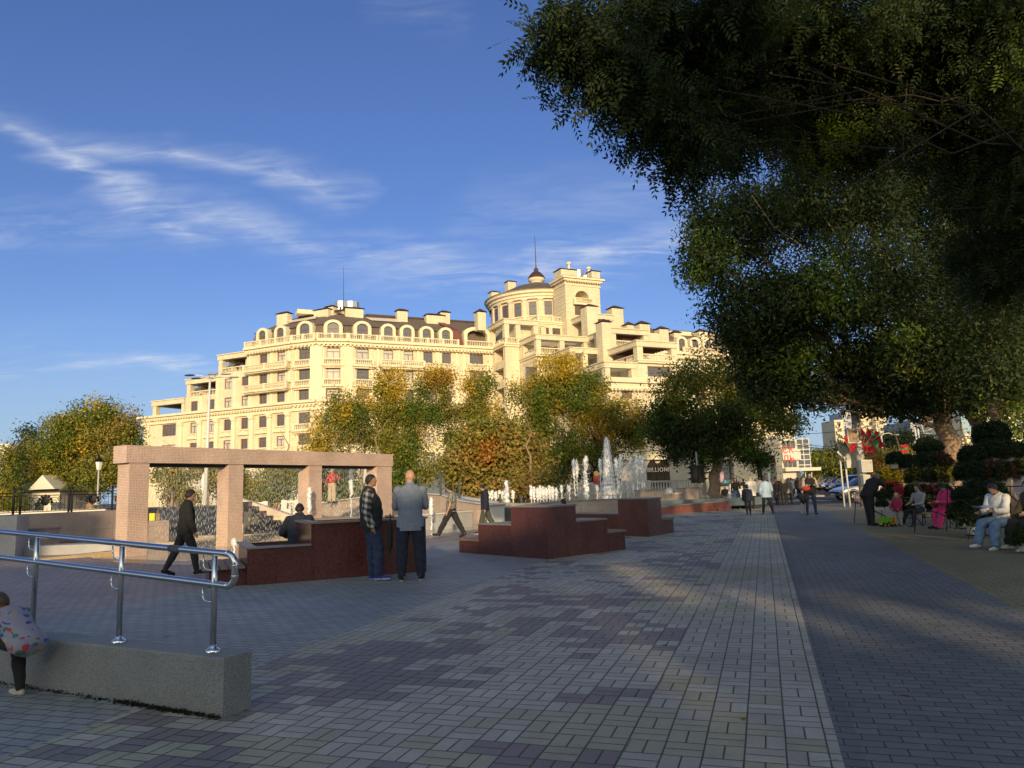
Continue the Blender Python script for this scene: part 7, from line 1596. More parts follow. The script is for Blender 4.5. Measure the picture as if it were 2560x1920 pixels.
PA=[(2239,1152,25,'dark','round dark topiary ball, smallest and leftmost of the top tier'),(2320,1124,34,'dark','round dark green ball on the very top of the left rack'),
(2272,1162,28,'dark','dark plant in the second tier just right of the small topiary ball'),(2309,1160,30,'dark','dark plant in the second tier under the top ball'),(2350,1160,32,'rust','dark plant with rusty blooms in the second tier by the sunlit trunk'),
(2220,1199,30,'yellow','bright yellow chrysanthemum by the bending old man'),(2293,1196,31,'fewyellow','dark chrysanthemum with a few yellow blooms, middle of the third tier'),(2340,1196,30,'fewyellow','dark chrysanthemum with few yellow blooms right in the third tier'),(2377,1188,22,'yellow','yellow chrysanthemum in front of the sunlit trunk'),
(2232,1228,26,'red','bright red chrysanthemum behind the toddler'),(2209,1241,18,'green','small green plant beside the old man\'s hand'),(2281,1234,25,'green','green plant left in the fourth tier over a white pot'),(2309,1232,24,'rust','rusty pink chrysanthemum in the fourth tier over a white pot'),(2333,1230,18,'red','small dark red chrysanthemum in the fourth tier'),(2356,1234,27,'dark','dark plant at the right of the fourth tier beside the magenta tracksuit'),
(2262,1269,27,'fewyellow','yellow budded plant at the left end of the lowest tier'),(2290,1271,30,'fewyellow','yellow budded plant second in the lowest tier'),(2314,1270,28,'fewyellow','green and yellow plant in the middle of the lowest tier'),(2340,1269,28,'fewyellow','plant at the right end of the lowest tier, by the magenta knees'),(2205,1262,16,'dark','low dark plant between the old man and the toddler')]
PB=[(2481,1092,44,'dark','large round topiary ball crowning the right rack'),(2433,1146,36,'dark','dark round plant left in the second tier of the right rack'),(2472,1136,38,'dark','dark green ball second in the second tier of the right rack'),(2511,1134,38,'green','green ball over a sunlit white pot on the right rack'),(2551,1134,32,'green','green ball at the right edge of the photo on the second tier'),
(2425,1188,40,'dark','dark plant with wide crown left in the third tier of the right rack'),(2470,1190,42,'rust','dark rusty plant in the middle of the third tier of the right rack'),(2505,1185,36,'rust','dark plant above the woman in white on the right rack'),(2546,1180,32,'fewyellow','plant with yellow buds above the long haired woman'),
(2406,1242,28,'dark','dark plant directly behind the magenta shoulder'),(2441,1234,36,'dark','dark round plant in the fourth tier of the right rack'),(2478,1238,38,'green','green plant beside the face of the woman in white'),
(2411,1286,40,'dark','large dark plant low down right of the magenta tracksuit'),(2438,1300,44,'dark','large dark plant near the ground in the middle of the right rack'),(2468,1284,40,'dark','large dark plant low down by the open book'),(2562,1350,34,'green','green plant at the lower right edge behind the black trousers')]
pts_=[]
for (px,py,r,k,l) in PA: pts_.append(plant(px,py,r,22.6+(1240-py)*.012,k,l))
pb_=[]
for (px,py,r,k,l) in PB: pb_.append(plant(px,py,r,17.6+(1240-py)*.010 if px<2560 else 13.6,k,l))
def rack(label,pts,name='flower_rack'):
    x0=min(p[0] for p in pts);x1=max(p[0] for p in pts); y0=min(p[1] for p in pts); y1=max(p[1] for p in pts)
    e=empty(name,((x0+x1)/2,(y0+y1)/2,0),0,label,'flower rack'); ox,oy=(x0+x1)/2,(y0+y1)/2
    mb=MB()
    lv={}
    for p in pts: lv.setdefault(round(p[2]/.28),[]).append(p)
    for k,ps in lv.items():
        z=sum(p[2] for p in ps)/len(ps)-.012; xa=min(p[0] for p in ps)-.2; xb=max(p[0] for p in ps)+.2; ym=sum(p[1] for p in ps)/len(ps)
        for dy in (-.1,.1): mb.tube([(xa-ox,ym+dy-oy,z),(xb-ox,ym+dy-oy,z)],.011,5)
        for q in ps: mb.tube([(q[0]-ox,ym-.14-oy,z),(q[0]-ox,ym+.14-oy,z)],.009,5)
    mb.build('shelf',IRON,e)
    top=max(p[2] for p in pts)
    for x in (x0,(x0*2+x1)/3,(x0+2*x1)/3,x1):
        top=max([p[2] for p in pts if abs(p[0]-x)<.3] or [.4])
        mb=MB(); mb.tube([(x-ox,y0-.35-oy,0),(x-ox,y0-oy,.3),(x-ox,y1-oy+.05,top)],.014,6); mb.tube([(x-ox,y1-oy+.3,0),(x-ox,y1-oy+.05,top)],.012,6); mb.tube([(x-ox-.25,y0-.3-oy,0),(x-ox,y0-.05-oy,.28)],.010,6); mb.build('leg',IRON,e)
rack('black metal tiered flower rack beside the old man and the magenta tracksuit',pts_); rack('black metal tiered flower rack behind the two seated women',pb_[:-1])
# seats for the sitters
def stool(x,y,h,label,w_=.42):
    e=empty('stool',(x,y,0),.2,label,'stool'); mb=MB(); mb.box((0,0,h-.02),(w_,w_*.9,.04)); mb.build('seat',WOOD,e)
    for a in (-1,1):
        for b in (-1,1): mb=MB(); mb.tube([(a*w_*.42,b*w_*.38,0),(a*w_*.36,b*w_*.32,h-.04)],.012,6); mb.build('leg',IRON,e)
stool(12.03,20.5,.43,'low stool under the person in the magenta tracksuit'); stool(9.50,14.62,.45,'low bench seat under the woman in the white hoodie'); stool(9.96,14.27,.45,'low bench seat under the woman in black trousers'); stool(11.83,21.92,.39,'low stool under the woman with the black headscarf')
g=gp(2370,1262,.0); p=(11.34,20.42,.86); mb=MB(); mb.box((0,0,0),(.08,.14,.012)); o=mb.build('phone',BLK,loc=p); tag(o,'phone in the hands of the person in magenta','phone')
mb=MB(); mb.add([(-.15,-.11,.05),(0,-.11,0),(0,.11,0),(-.15,.11,.05),(.15,-.11,.05),(.15,.11,.05),(-.15,-.11,.06),(0,-.11,.012),(0,.11,.012),(-.15,.11,.06),(.15,-.11,.06),(.15,.11,.06)],[(3,2,1,0),(1,2,5,4),(6,7,8,9),(7,10,11,8),(0,1,7,6),(1,4,10,7)]); o=mb.build('book',WHT,loc=(8.92,14.42,.78),rz=.2); tag(o,'open white booklet on the lap of the woman in the white hoodie','book')
# toy truck
g=gp(2222,1316); e=empty('toy_truck',tuple(g),R(4),'green and orange plastic toy dump truck on the paving','toy truck')
TG_=mat('toy_green',(.20,.45,.03),.35); TO=mat('toy_orange',(.75,.20,.02),.35); TY=mat('toy_yellow',(.7,.5,.05),.4)
mb=MB(); mb.add([(-.24,-.1,.12),(.06,-.1,.12),(.06,.1,.12),(-.24,.1,.12),(-.28,-.12,.27),(.09,-.12,.25),(.09,.12,.25),(-.28,.12,.27),],[(3,2,1,0),(0,1,5,4),(1,2,6,5),(2,3,7,6),(3,0,4,7)]); mb.box((-.08,0,.21),(.30,.20,.04)); mb.build('tipper',TG_,e)
mb=MB(); mb.prism([(.10,-.1),(.27,-.1),(.27,.1),(.10,.1)],.07,.20); mb.add([(.11,-.09,.20),(.25,-.09,.20),(.25,.09,.20),(.11,.09,.20),(.12,-.08,.28),(.21,-.08,.28),(.21,.08,.28),(.12,.08,.28)],[(0,1,5,4),(1,2,6,5),(2,3,7,6),(3,0,4,7),(4,5,6,7)]); mb.build('cab',TO,e)
mb=MB(); mb.box((0,0,.085),(.5,.12,.035)); mb.build('chassis',TY,e)
for x in (-.18,-.06,.19):
    for y in (-.1,.1): mb=MB(); mb.tube([(x,y-.02,.05),(x,y+.02,.05)],.05,14); w_=mb.build('wheel',BLK,e); mb=MB(); mb.tube([(x,y-.024,.05),(x,y+.024,.05)],.022,8); mb.build('hub',TY,w_)
# discarded pink and white bag by the road
mb=MB(); rg=random.Random(2); mb.ell((0,0,.22),(.26,.16,.24),9,6); mb.v=[(v[0]*(1+rg.uniform(-.25,.25)),v[1],v[2]*(1+rg.uniform(-.2,.2))) for v in mb.v]; g=gp(2148,1257); o=mb.build('bag',cloth('pale_pink',(.6,.42,.42)),loc=(g.x,g.y,0)); tag(o,'crumpled pink and white bag at the foot of the flag pole','bag')
# small litter on the paving
for i,(px,py,l) in enumerate(((2050,1900,'small pale paper scrap at the bottom edge on the grey strip'),(1642,1376,'white paper speck on the paving right of the large bench'),(847,1775,'tiny white pebble on the purple paving'))):
    g=gp(px,py); mb=MB(); s=.05 if i<1 else .02; mb.add([(-s,-s*.5,.004),(s,-s*.4,.006),(s*.8,s*.5,.012),(-s*.7,s*.6,.005)],[(0,1,2,3)]); o=mb.build('litter',cloth('pale_paper',(.35,.38,.34)),loc=tuple(g)); tag(o,l,'litter')
# moss line at the granite block
rng=np.random.default_rng(8); K=np.array([list(bl(k,-.012-.02*abs(rng.normal()),.012*rng.random())) for k in np.concatenate([rng.random(500)*1.1,rng.random(300)*3+0.2])]); me=leaves_mesh('moss',K,np.tile(np.array([[.02,.028,.01]]),(len(K),1)),3,.014,.006,.8,rng,0); o=mobj('moss',me); tag(o,'dark moss growing along the foot of the granite block',None,None,'stuff'); 
# fallen leaves scattered
rng=np.random.default_rng(18); n=260; F_=np.array([[*sa(rng.uniform(-9,9),rng.uniform(3,34)),.008] for _ in range(n)]); cc=np.array([random.choice([(.30,.2,.05),(.2,.12,.04),(.35,.28,.08)]) for _ in range(n)])
me=leaves_mesh('fallen_leaves',F_,cc,1,.07,.004,.5,rng,0); V=np.empty(len(me.vertices)*3); me.vertices.foreach_get('co',V); V=V.reshape(-1,3); V[:,2]=.005+np.abs(V[:,2]-.008)*.12; me.vertices.foreach_set('co',V.ravel()); me.update(); tag(mobj('fallen_leaves',me),None,None,None,'stuff')
# ---------------------------------------------------------------- cars
TYRE=mat('tyre',(.015,.015,.015),.85); RIM=mat('alloy_rim',(.45,.45,.46),.3,.9); CGL=mat('car_glass',(.02,.025,.03),.05,spec=1.); LAMPW=mat('headlamp',(.7,.7,.72),.1,spec=1); LAMPR=mat('tail_lamp',(.35,.02,.02),.2); PLATE=mat('number_plate',(.7,.7,.68),.5); TRIM=mat('black_trim',(.02,.02,.02),.6)
def car(label,x,y,rz,paint,kind='sedan',group=None,detail=True,name='parked_car'):
    e=empty(name,(x,y,0),rz,label,'car',group)
    # stations: x, hood/belt z, roof z (None = no cabin), halfwidth
    if kind=='sedan': st=[(-2.28,.50,.62,.62,.70),(-2.18,.36,.80,.80,.80),(-1.75,.30,.98,1.00,.85),(-1.35,.28,1.0,1.12,.87),(-.75,.27,.97,1.40,.88),(-.1,.27,.95,1.45,.88),(.45,.27,.94,1.42,.88),(.95,.28,.92,1.14,.88),(1.30,.28,.90,.90,.87),(1.85,.30,.78,.78,.84),(2.20,.36,.64,.64,.74),(2.30,.44,.54,.54,.60)]
    elif kind=='suv': st=[(-2.2,.50,.90,.90,.74),(-2.12,.40,1.0,1.05,.84),(-1.9,.34,1.04,1.50,.88),(-1.3,.32,1.05,1.68,.90),(-.6,.32,1.04,1.72,.90),(.1,.32,1.03,1.70,.90),(.55,.32,1.02,1.60,.90),(1.05,.33,1.02,1.14,.90),(1.35,.34,1.0,1.0,.89),(1.9,.36,.92,.92,.86),(2.15,.42,.78,.78,.78),(2.22,.50,.66,.66,.66)]
    else: st=[(-1.95,.46,.70,.70,.72),(-1.88,.36,.9,1.05,.80),(-1.6,.30,.96,1.36,.83),(-1.0,.28,.96,1.46,.84),(-.4,.27,.95,1.48,.84),(.2,.27,.94,1.42,.84),(.75,.28,.92,1.10,.84),(1.05,.28,.90,.90,.84),(1.5,.30,.80,.80,.82),(1.85,.36,.64,.64,.72),(1.95,.44,.54,.54,.60)]
    V=[];n=14
    for (sx,zb,zh,zr,hw) in st:
        cab=zr>zh+.04; k=.74 if cab else .86
        ring=[(hw*.80,zb),(hw*.97,zb+.10),(hw,zb+.30*(zh-zb)+.08),(hw*.99,zh-.07),(hw*.95,zh),(hw*(k+.03),zr-.05 if cab else zh+.005),(hw*(k-.14),zr)]
        V+= [(sx,a,b) for a,b in ring]+[(sx,-a,b) for a,b in reversed(ring)]
    F_=[];mi=[]
    for i in range(len(st)-1):
        cab=(st[i][3]>st[i][2]+.04) and (st[i+1][3]>st[i+1][2]+.04)
        trans=((st[i][3]>st[i][2]+.04) != (st[i+1][3]>st[i+1][2]+.04))
        slope_=abs(st[i+1][3]-st[i][3])/abs(st[i+1][0]-st[i][0])
        for j in range(n):
            F_.append((i*n+j,i*n+(j+1)%n,(i+1)*n+(j+1)%n,(i+1)*n+j)); g=0
            if cab and j in (4,8): g=1
            if (cab or trans) and j in (5,6,7) and slope_>.33: g=1
            if trans and j in (4,8): g=1
            mi.append(g)
    F_+=[tuple(range(n-1,-1,-1)),tuple((len(st)-1)*n+j for j in range(n))]; mi+=[0,0]
    body=MB(); body.v=V; body.f=[f for f,m in zip(F_,mi) if m==0]; body.mi=[0]*len(body.f); o=body.build('body',paint,e,True)
    gl=MB(); gl.v=[(v[0],v[1]*1.0,v[2]) for v in V]; gl.f=[f for f,m in zip(F_,mi) if m==1]; gl.mi=[0]*len(gl.f); gl.build('windows',CGL,e,True)
    pil=MB()
    for s in (-1,1):
        for i in (3,5,6) if len(st)==12 else (3,4): 
            a=V[i*n+4]; b=V[i*n+5]; pil.tube([(a[0],s*a[1]*1.003,a[2]),(b[0],s*b[1]*1.003,b[2])],.028,5)
    pil.build('pillars',paint if detail else TRIM,e)
    xw=(st[-1][0]-.92,st[0][0]+.88); hw=st[5][4]
    for wx in xw:
        for s in (-1,1):
            mb=MB(); mb.lathe((0,0,0),[(.20,-.10),(.31,-.10),(.33,-.06),(.33,.06),(.31,.10),(.20,.10)],22); mb.v=[(v[0]+wx,s*(hw-.09)+v[2],v[1]+.33) for v in mb.v]; w_=mb.build('wheel',TYRE,e,True)
            mb=MB()
            for k in range(5 if detail else 4):
                th=2*PI*k/5; mb.tube([(wx,s*(hw+.0),.33),(wx+.19*math.cos(th),s*(hw+.0),.33+.19*math.sin(th))],[.045,.035],5)
            mb.tube([(wx,s*(hw-.1),.33),(wx,s*(hw-.03),.33)],.2,16); mb.build('rim',RIM,w_)
            mb=MB(); arch=[(wx+.38*math.cos(PI*q/10),s*(hw*.992),.33+.38*math.sin(PI*q/10)) for q in range(11)]; mb.tube(arch,.03,5); mb.build('wheel_arch',TRIM,e)
    fx=st[-1][0]
    for s in (-1,1):
        mb=MB(); mb.ell((fx-.17,s*.56,.62 if kind!='suv' else .78),(.16,.15,.07),10,6); mb.build('headlight',LAMPW,e,True)
        mb=MB(); mb.ell((st[0][0]+.10,s*.60,.78 if kind!='suv' else .95),(.09,.14,.08),8,6); mb.build('tail_light',LAMPR,e,True)
        mb=MB(); mb.ell((st[6][0]+.25,s*(hw+.09),.98 if kind!='suv' else 1.1),(.07,.09,.06),8,5); mb.build('side_mirror',paint,e,True)
    mb=MB(); mb.box((fx+.0,0,.52),(.06,.75,.13)); mb.build('grille',TRIM,e); mb=MB(); mb.box((fx+.035,0,.42),(.02,.52,.11)); mb.build('number_plate',PLATE,e)
    return e
def paint(name,c): return mat('paint_'+name,c,.28,.5,coat=1.,noise_s=1,noise_a=.02)
g=gp(2120,1250); c_=car('silver passenger car turning at the crossing behind the flag pole, driver arm in window',g.x+1.0,g.y-.6,R(186),paint('silver',(.50,.50,.52)),'sedan',name='silver_car')
person('driver in a pink top sitting in the silver car',(g.x+.35,g.y-.75),270,1.6,pelvis=.55,legs=((80,70,4),(80,70,4)),top=PNK,bottom=BLK2,hair=HAIRB,fine=.035,noface=True,arms=((60,8,10,0),(60,8,10,0)))
CP_=[('black',(.015,.015,.017),'suv'),('dark grey',(.06,.06,.065),'sedan'),('silver',(.45,.45,.46),'hatch'),('black',(.02,.02,.022),'sedan'),('white',(.65,.65,.64),'hatch'),('blue',(.05,.08,.2),'sedan'),('dark green',(.03,.06,.05),'suv'),('grey',(.25,.25,.26),'sedan'),('dark red',(.2,.03,.03),'hatch')]
plc=['nearest in the parking row behind the road signs','second in the parking row','third in the parking row','fourth in the parking row','fifth in the parking row','sixth in the parking row','seventh in the parking row','eighth in the parking row','last in the parking row']
for i,(cn,cc_,kd) in enumerate(CP_):
    px=2140-i*12.0; Y=66+i*6.0; q=at(px,1235,Y); car('%s %s parked %s'%(cn,{'suv':'off-roader','sedan':'saloon car','hatch':'small hatchback'}[kd],plc[i]),q.x,Y,R(212),paint(cn,cc_),kd,'cars parked in a row across the street',False)
# ---------------------------------------------------------------- street furniture and background
CONC=mat('pale_concrete',(.48,.45,.40),.85,noise_s=1.5,noise_a=.1,noise2=12); WPOLE=mat('white_painted_steel',(.62,.62,.60),.45,noise_s=2,noise_a=.05); GRPOLE=mat('grey_steel_pole',(.34,.34,.34),.5,.3)
def pole_at(name,label,cat,pxb,pyb,pxt,pyt,Y,r0,r1,m,n=10,group=None,zb=0.):
    a=at(pxb,pyb,Y); b=at(pxt,pyt,Y); t=(zb-b.z)/(a.z-b.z) if abs(a.z-b.z)>1e-6 else 1; a=b+(a-b)*t
    e=empty(name,tuple(a),0,label,cat,group); mb=MB(); mb.tube([(0,0,0),tuple(b-a)],[r0,r1],n); mb.build('pole',m,e,True); return e,a,b
def arm(e,a,pts,r,m=WPOLE,name='arm'): mb=MB(); mb.tube([tuple(Vector(p)-a) for p in pts],r,6); return mb.build(name,m,e,True)
def head(e,a,p,dx,m=GRPOLE,L_=.75):
    mb=MB(); q=Vector(p)-a; mb.ell((q.x+dx*L_*.45,q.y,q.z-.02),(L_*.5,.14,.07),10,6); return mb.build('lamp_head',m,e,True)
# tall four headed lamp mast in front of the left wing
e,a,b=pole_at('lamp_mast','tall white mast with several flat lamp heads in front of the building\'s left wing','lamp mast',512,1270,525,948,52,.17,.07,WPOLE)
for px,py,s in ((487,937,-1),(503,945,-1),(520,934,1),(552,935,1),(572,943,1)):
    q=at(px,py,52+(.6 if py>940 else -.4)); arm(e,a,[b,b+(q-b)*.5+Vector((0,0,.08)),q],.03); head(e,a,q,s,DARKM if s<0 else GRPOLE,.8)
# other lamps seen
def curved_lamp(label,pxb,pyb,pxt,pyt,Y,tips,group='curved arm street lamps'):
    e,a,b=pole_at('street_lamp',label,'street lamp',pxb,pyb,pxt,pyt,Y,.13,.07,WPOLE,group=group)
    for (px,py) in tips:
        q=at(px,py,Y); m=(b+q)/2; m.z=max(b.z,q.z)+.25*abs(q.x-b.x)*.6; arm(e,a,[b,b*.7+q*.3+Vector((0,0,(m.z-b.z)*.8)),m*.5+q*.5+Vector((0,0,.1)),q],.04); head(e,a,q,1 if q.x>b.x else -1)
curved_lamp('white street lamp with two curved arms right of the red flags',2212,1180,2203,1090,70,[(2181,1064),(2231,1087)])
curved_lamp('white street lamp with arms reaching right, before the dark trees',2297,1140,2286,1063,74,[(2321,1055)])
curved_lamp('tall straight lamp mast with one arm rising beside the dark trees',2303,1140,2292,1050,66,[(2310,1084)])
curved_lamp('white street lamp with double arms left of the sunlit trunk',2361,1142,2353,1088,72,[(2320,1077),(2368,1070)])
curved_lamp('small distant street lamp with a curved arm over the parked cars',2083,1190,2080,1142,120,[(2088,1120)])
# concrete flag column
e,a,b=pole_at('flag_pole','tall pale concrete column decorated with a fan of red and green flags','flag pole',2164,1262,2090,640,37.5,.235,.12,CONC,12)
FR_=cloth('flag_red',(.50,.02,.03)); FGn=cloth('flag_green',(.04,.26,.10)); 
def on(y,dx=0,Y=37.5): 
    t=(1262-y)/(1262-640); return at(2164+(2090-2164)*t+dx,y,Y)
rg=random.Random(12)
for i,(dx0,dx1,y1) in enumerate(((-4,-26,1070),(-3,-14,1062),(0,6,1064),(3,24,1066),(6,44,1072),(8,52,1086))):
    p0=on(1135,0,37.2); p1=at(2146+dx1,y1,37.0); o_=Vector((p0.x,p0.y,p0.z)); fe=empty('flag',tuple(o_),0,['flag leaning far left in the fan on the column, mostly red','second flag from the left in the fan, red and folded','upright flag left of centre in the fan, red with green','upright flag right of centre in the fan, red with wide green stripe','flag leaning right in the fan, red with green tip','rightmost flag in the fan, red with a green stripe'][i],'flag','flags fanned out on the concrete column')
    mb=MB(); mb.tube([(0,0,0),tuple(p1-o_)],.018,6); mb.build('staff',WPOLE,fe)
    d=(p1-o_); n1,n2=7,5; V=[]; side=1 if dx1>0 else -1
    for u in range(n1+1):
        for v in range(n2+1):
            f=u/n1; g_=v/n2; q=d*(.98-.0*f)-d*(.62*g_*1.0)+Vector((side*.26*f*(1-.25*g_),.06*math.sin(f*6+g_*3+i),-.55*f*(1-.2*g_)+.05*math.sin(f*9+i))); V.append(q)
    F_=[(u*(n2+1)+v,u*(n2+1)+v+1,(u+1)*(n2+1)+v+1,(u+1)*(n2+1)+v) for u in range(n1) for v in range(n2)]
    mb=MB(); mb.add(V,F_); mb.mi=[1 if (v in ((2,) if i!=4 else (1,2))) else 0 for u in range(n1) for v in range(n2)]; mb.build('cloth',[FR_,FGn],fe,True)
for (dx,y,w_,h_,l,m_) in ((-14,1090,.55,.75,'grey brown loudspeaker box left on the column',mat('speaker_face',(.32,.22,.15),.7)),(0,1110,.2,.3,'small white box between the flags and the signs',WPOLE),(12,1165,.55,.62,'pale cabinet on the right of the column',CONC),(8,1200,.35,.5,'pale control box low on the column',CONC)):
    q=on(y,dx,37.1); e2=empty('utility_box',tuple(q),0,l,'box'); mb=MB(); mb.box((0,0,0),(w_,.3,h_)); bevel(mb.build('case',WPOLE,e2),.02); mb=MB(); mb.box((0,-.16,0),(w_*.84,.02,h_*.84)); mb.build('front',m_,e2)
# signs on poles
def signpole(label,pxb,pyb,pxt,pyt,Y): return pole_at('sign_post',label,'sign post',pxb,pyb,pxt,pyt,Y,.045,.04,WPOLE)
signpole('thin white pole left of the road signs',2106,1208,2096,1100,38.5); e,a,b=signpole('banded pole carrying the square back-to-front road signs',2119,1208,2110,1130,38.2)
q=at(2110,1130,38.05); 
mb=MB(); s=.37; mb.add([(-s,0,0),(0,0,-s),(s,0,0),(0,0,s),(-s,.02,0),(0,.02,-s),(s,.02,0),(0,.02,s)],[(0,1,2,3),(7,6,5,4),(0,4,5,1),(1,5,6,2),(2,6,7,3),(3,7,4,0)]); o=mb.build('road_sign',mat('sign_back',(.50,.49,.45),.5,.3),loc=tuple(q)); tag(o,'diamond road sign seen from behind','road sign')
q=at(2127,1141,38.0); mb=MB(); mb.tube([(0,0,0),(0,.02,0)],.235,20); o=mb.build('road_sign',mat('sign_back',(.5,.49,.45),.5,.3),loc=tuple(q)); tag(o,'round road sign seen from behind under the diamond one','road sign')
q=at(2130,1159,38.0); mb=MB(); mb.box((0,0,0),(.55,.02,.42)); o=mb.build('road_sign',mat('sign_back',(.5,.49,.45),.5,.3),loc=tuple(q)); tag(o,'rectangular plate under the round road sign','road sign')
for i,z in enumerate((.9,1.25,1.6)): pass
# traffic light near the plane tree
e,a,b=pole_at('traffic_light','black traffic light with visors on a pale pole in front of the cream shopfront','traffic light',1752,1262,1740,1130,42,.06,.05,GRPOLE)
for dx,lab in ((-7,'signal_head'),(10,'signal_head')):
    for _ in (0,):
        q=at(1742+dx,1185,41.9)-a; mb=MB(); mb.box((q.x,q.y,q.z),(.32,.26,1.0)); s=-1 if dx<0 else 1
        for k in range(3):
            z=q.z+.32-.32*k; mb.add([(q.x+s*.15,q.y-.12,z+.13),(q.x+s*.42,q.y-.08,z+.06),(q.x+s*.42,q.y+.08,z+.06),(q.x+s*.15,q.y+.12,z+.13),(q.x+s*.15,q.y-.12,z-.02),(q.x+s*.15,q.y+.12,z-.02)],[(0,1,2,3),(0,4,1),(3,2,5),(1,4,5,2)])
        mb.build(lab,BLK,e)
# far balustrade terrace
bal=[(1180,1228,58),(1400,1222,60),(1560,1214,62),(1745,1206,62)]
e=empty('stone_balustrade',(at(1560,1220,60).x,60,0),0,'long white stone balustrade on a low wall behind the fountain','balustrade'); o0=e.location.copy()
for (x0,y0,Y0),(x1,y1,Y1) in zip(bal[:-1],bal[1:]):
    p=at(x0,y0,Y0);q=at(x1,y1,Y1); mb=MB(); balustrade_mb(mb,(p.x-o0.x,p.y-o0.y),(q.x-o0.x,q.y-o0.y),.85,.92,post=2.4,step=.22); mb.build('balustrade_run',mat('white_stone',(.62,.60,.55),.8,noise_s=2,noise_a=.08),e)
    mb=MB(); d=(q-p); d.z=0; L_=d.length; a_=math.atan2(d.y,d.x); mb.box(((p.x+q.x)/2-o0.x,(p.y+q.y)/2-o0.y+.15,.42),(L_,.5,.84),a_); mb.build('base_wall',GST,e)
for (px,py,Y,lab,r) in ((1514-3,1,1,'',0),): pass
q=at(1673,1231,41); mb=MB(); mb.ell((0,0,0),(.27,.27,.27),14,9); o=mb.build('stone_ball',mat('white_stone',(.62,.60,.55),.8),loc=tuple(q)); tag(o,'white stone ball on the basin wall below the arched shop','stone ball')
for i,(x0,y0,x1,y1,Y) in enumerate(((635,1256,665,1255,50),(668,1276,722,1270,42),(712,1252,745,1246,48))):
    p=at(x0,y0,Y);q=at(x1,y1,Y); e=empty('stone_balustrade',(p.x,p.y,0),0,['short white balustrade left of the green tree inside the middle opening','short white balustrade behind the child in red','short white balustrade above and right of the child in red'][i],'balustrade'); mb=MB(); balustrade_mb(mb,(0,0),(q.x-p.x,q.y-p.y),p.z-.85,.85,post=5,step=.2); mb.build('balusters',mat('white_stone',(.62,.60,.55),.8,noise_s=2,noise_a=.08),e)
    mb=MB(); L_=(q-p).length; mb.box(((q.x-p.x)/2,.1,(p.z-.86)/2),(L_,.4,p.z-.86)); mb.build('base_wall',LST,e)
# low podium with an arch behind the middle opening
PD=Fr(*at(560,1240,100).xy,-6); pc0,_=PD.px(632,1240,0); arc=[(pc0-2.3,0)]+[(pc0-2.3*math.cos(PI*i/12),1.6+2.3*math.sin(PI*i/12)) for i in range(13)]+[(pc0+2.3,0)]
pe=empty('arcade_terrace',(PD.o.x,PD.o.y,0),0,'pale terrace wall with a dark arch below the cream building, inside the middle opening','terrace')
mb=MB(); k=len(arc); u0=pc0-12; u1=pc0+26
c=[PD.p(x,0,z) for x,z in arc]; top=[PD.p(x,0,5.2) for x,z in arc]; mb.add(c+top,[(i,k+i,k+i+1,i+1) for i in range(k-1)]); mb.add([PD.p(u0,0,0),PD.p(arc[0][0],0,0),PD.p(arc[0][0],0,5.2),PD.p(u0,0,5.2)],[(0,1,2,3)]); mb.add([PD.p(arc[-1][0],0,0),PD.p(u1,0,0),PD.p(u1,0,5.2),PD.p(arc[-1][0],0,5.2)],[(0,1,2,3)]); c2=[PD.p(x,1.5,z) for x,z in arc]; mb.add(c+c2,[(i,i+1,k+i+1,k+i) for i in range(k-1)]); PD.box(mb,u0,u1,1.5,10,0,5.19)
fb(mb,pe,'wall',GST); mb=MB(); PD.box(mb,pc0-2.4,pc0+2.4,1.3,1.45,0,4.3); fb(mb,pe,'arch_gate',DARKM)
mb=MB(); balustrade_mb(mb,PD.p(u0,.3),PD.p(u1,.3),5.2,.95); fb(mb,pe,'balustrade',WHITE)
# gateway building and shops to the right of the plane tree
G=Fr(*at(1836,1200,84).xy,14)
ge=empty('gateway_building',(G.o.x,G.o.y,0),0,'cream stone gateway building with tall dark opening and stone pier beyond the plane tree','building')
zt=G.px(1900,1106)[1]; uo0=G.px(1893,1180)[0]; uo1=G.px(1941,1180)[0]; zo=G.px(1915,1136)[1]; u1=G.px(1957,1180)[0]
CR2=wallmat('warm_stone_block',(.60,.52,.38),1.6,.6)
mb=MB(); wall_holes(mb,G,-3.5,u1,0,0,zt,[((uo0+uo1)/2,uo1-uo0,0,zo),(-1.2,2.4,1.0,4.0)],1.2); G.box(mb,-3.5,uo0,1.2,9,0,zt-.01); G.box(mb,uo1,u1,1.2,9,0,zt-.01); G.box(mb,uo0,uo1,1.2,9,zo,zt-.012); fb(mb,ge,'wall',CR2)
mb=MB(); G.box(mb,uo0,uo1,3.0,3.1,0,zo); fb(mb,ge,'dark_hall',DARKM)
mb=MB()
for i in range(9): u=uo0+(uo1-uo0)*(.55+.05*i); G.box(mb,u-.03,u+.03,1.0,1.1,0,zo)
G.box(mb,uo0,uo1,-.05,.15,zo-.12,zo+.12); G.box(mb,(uo0*.42+uo1*.58)-.09,(uo0*.42+uo1*.58)+.09,-.05,.1,0,zo); fb(mb,ge,'steel_frame',WPOLE)
mb=MB(); G.box(mb,-2.3,-.1,.5,.6,1.0,4.0); fb(mb,ge,'shop_window',PANE); mb=MB(); G.box(mb,-3.4,u1+.1,-.15,.0,zt-.35,zt-.1); fb(mb,ge,'cornice',CR2)
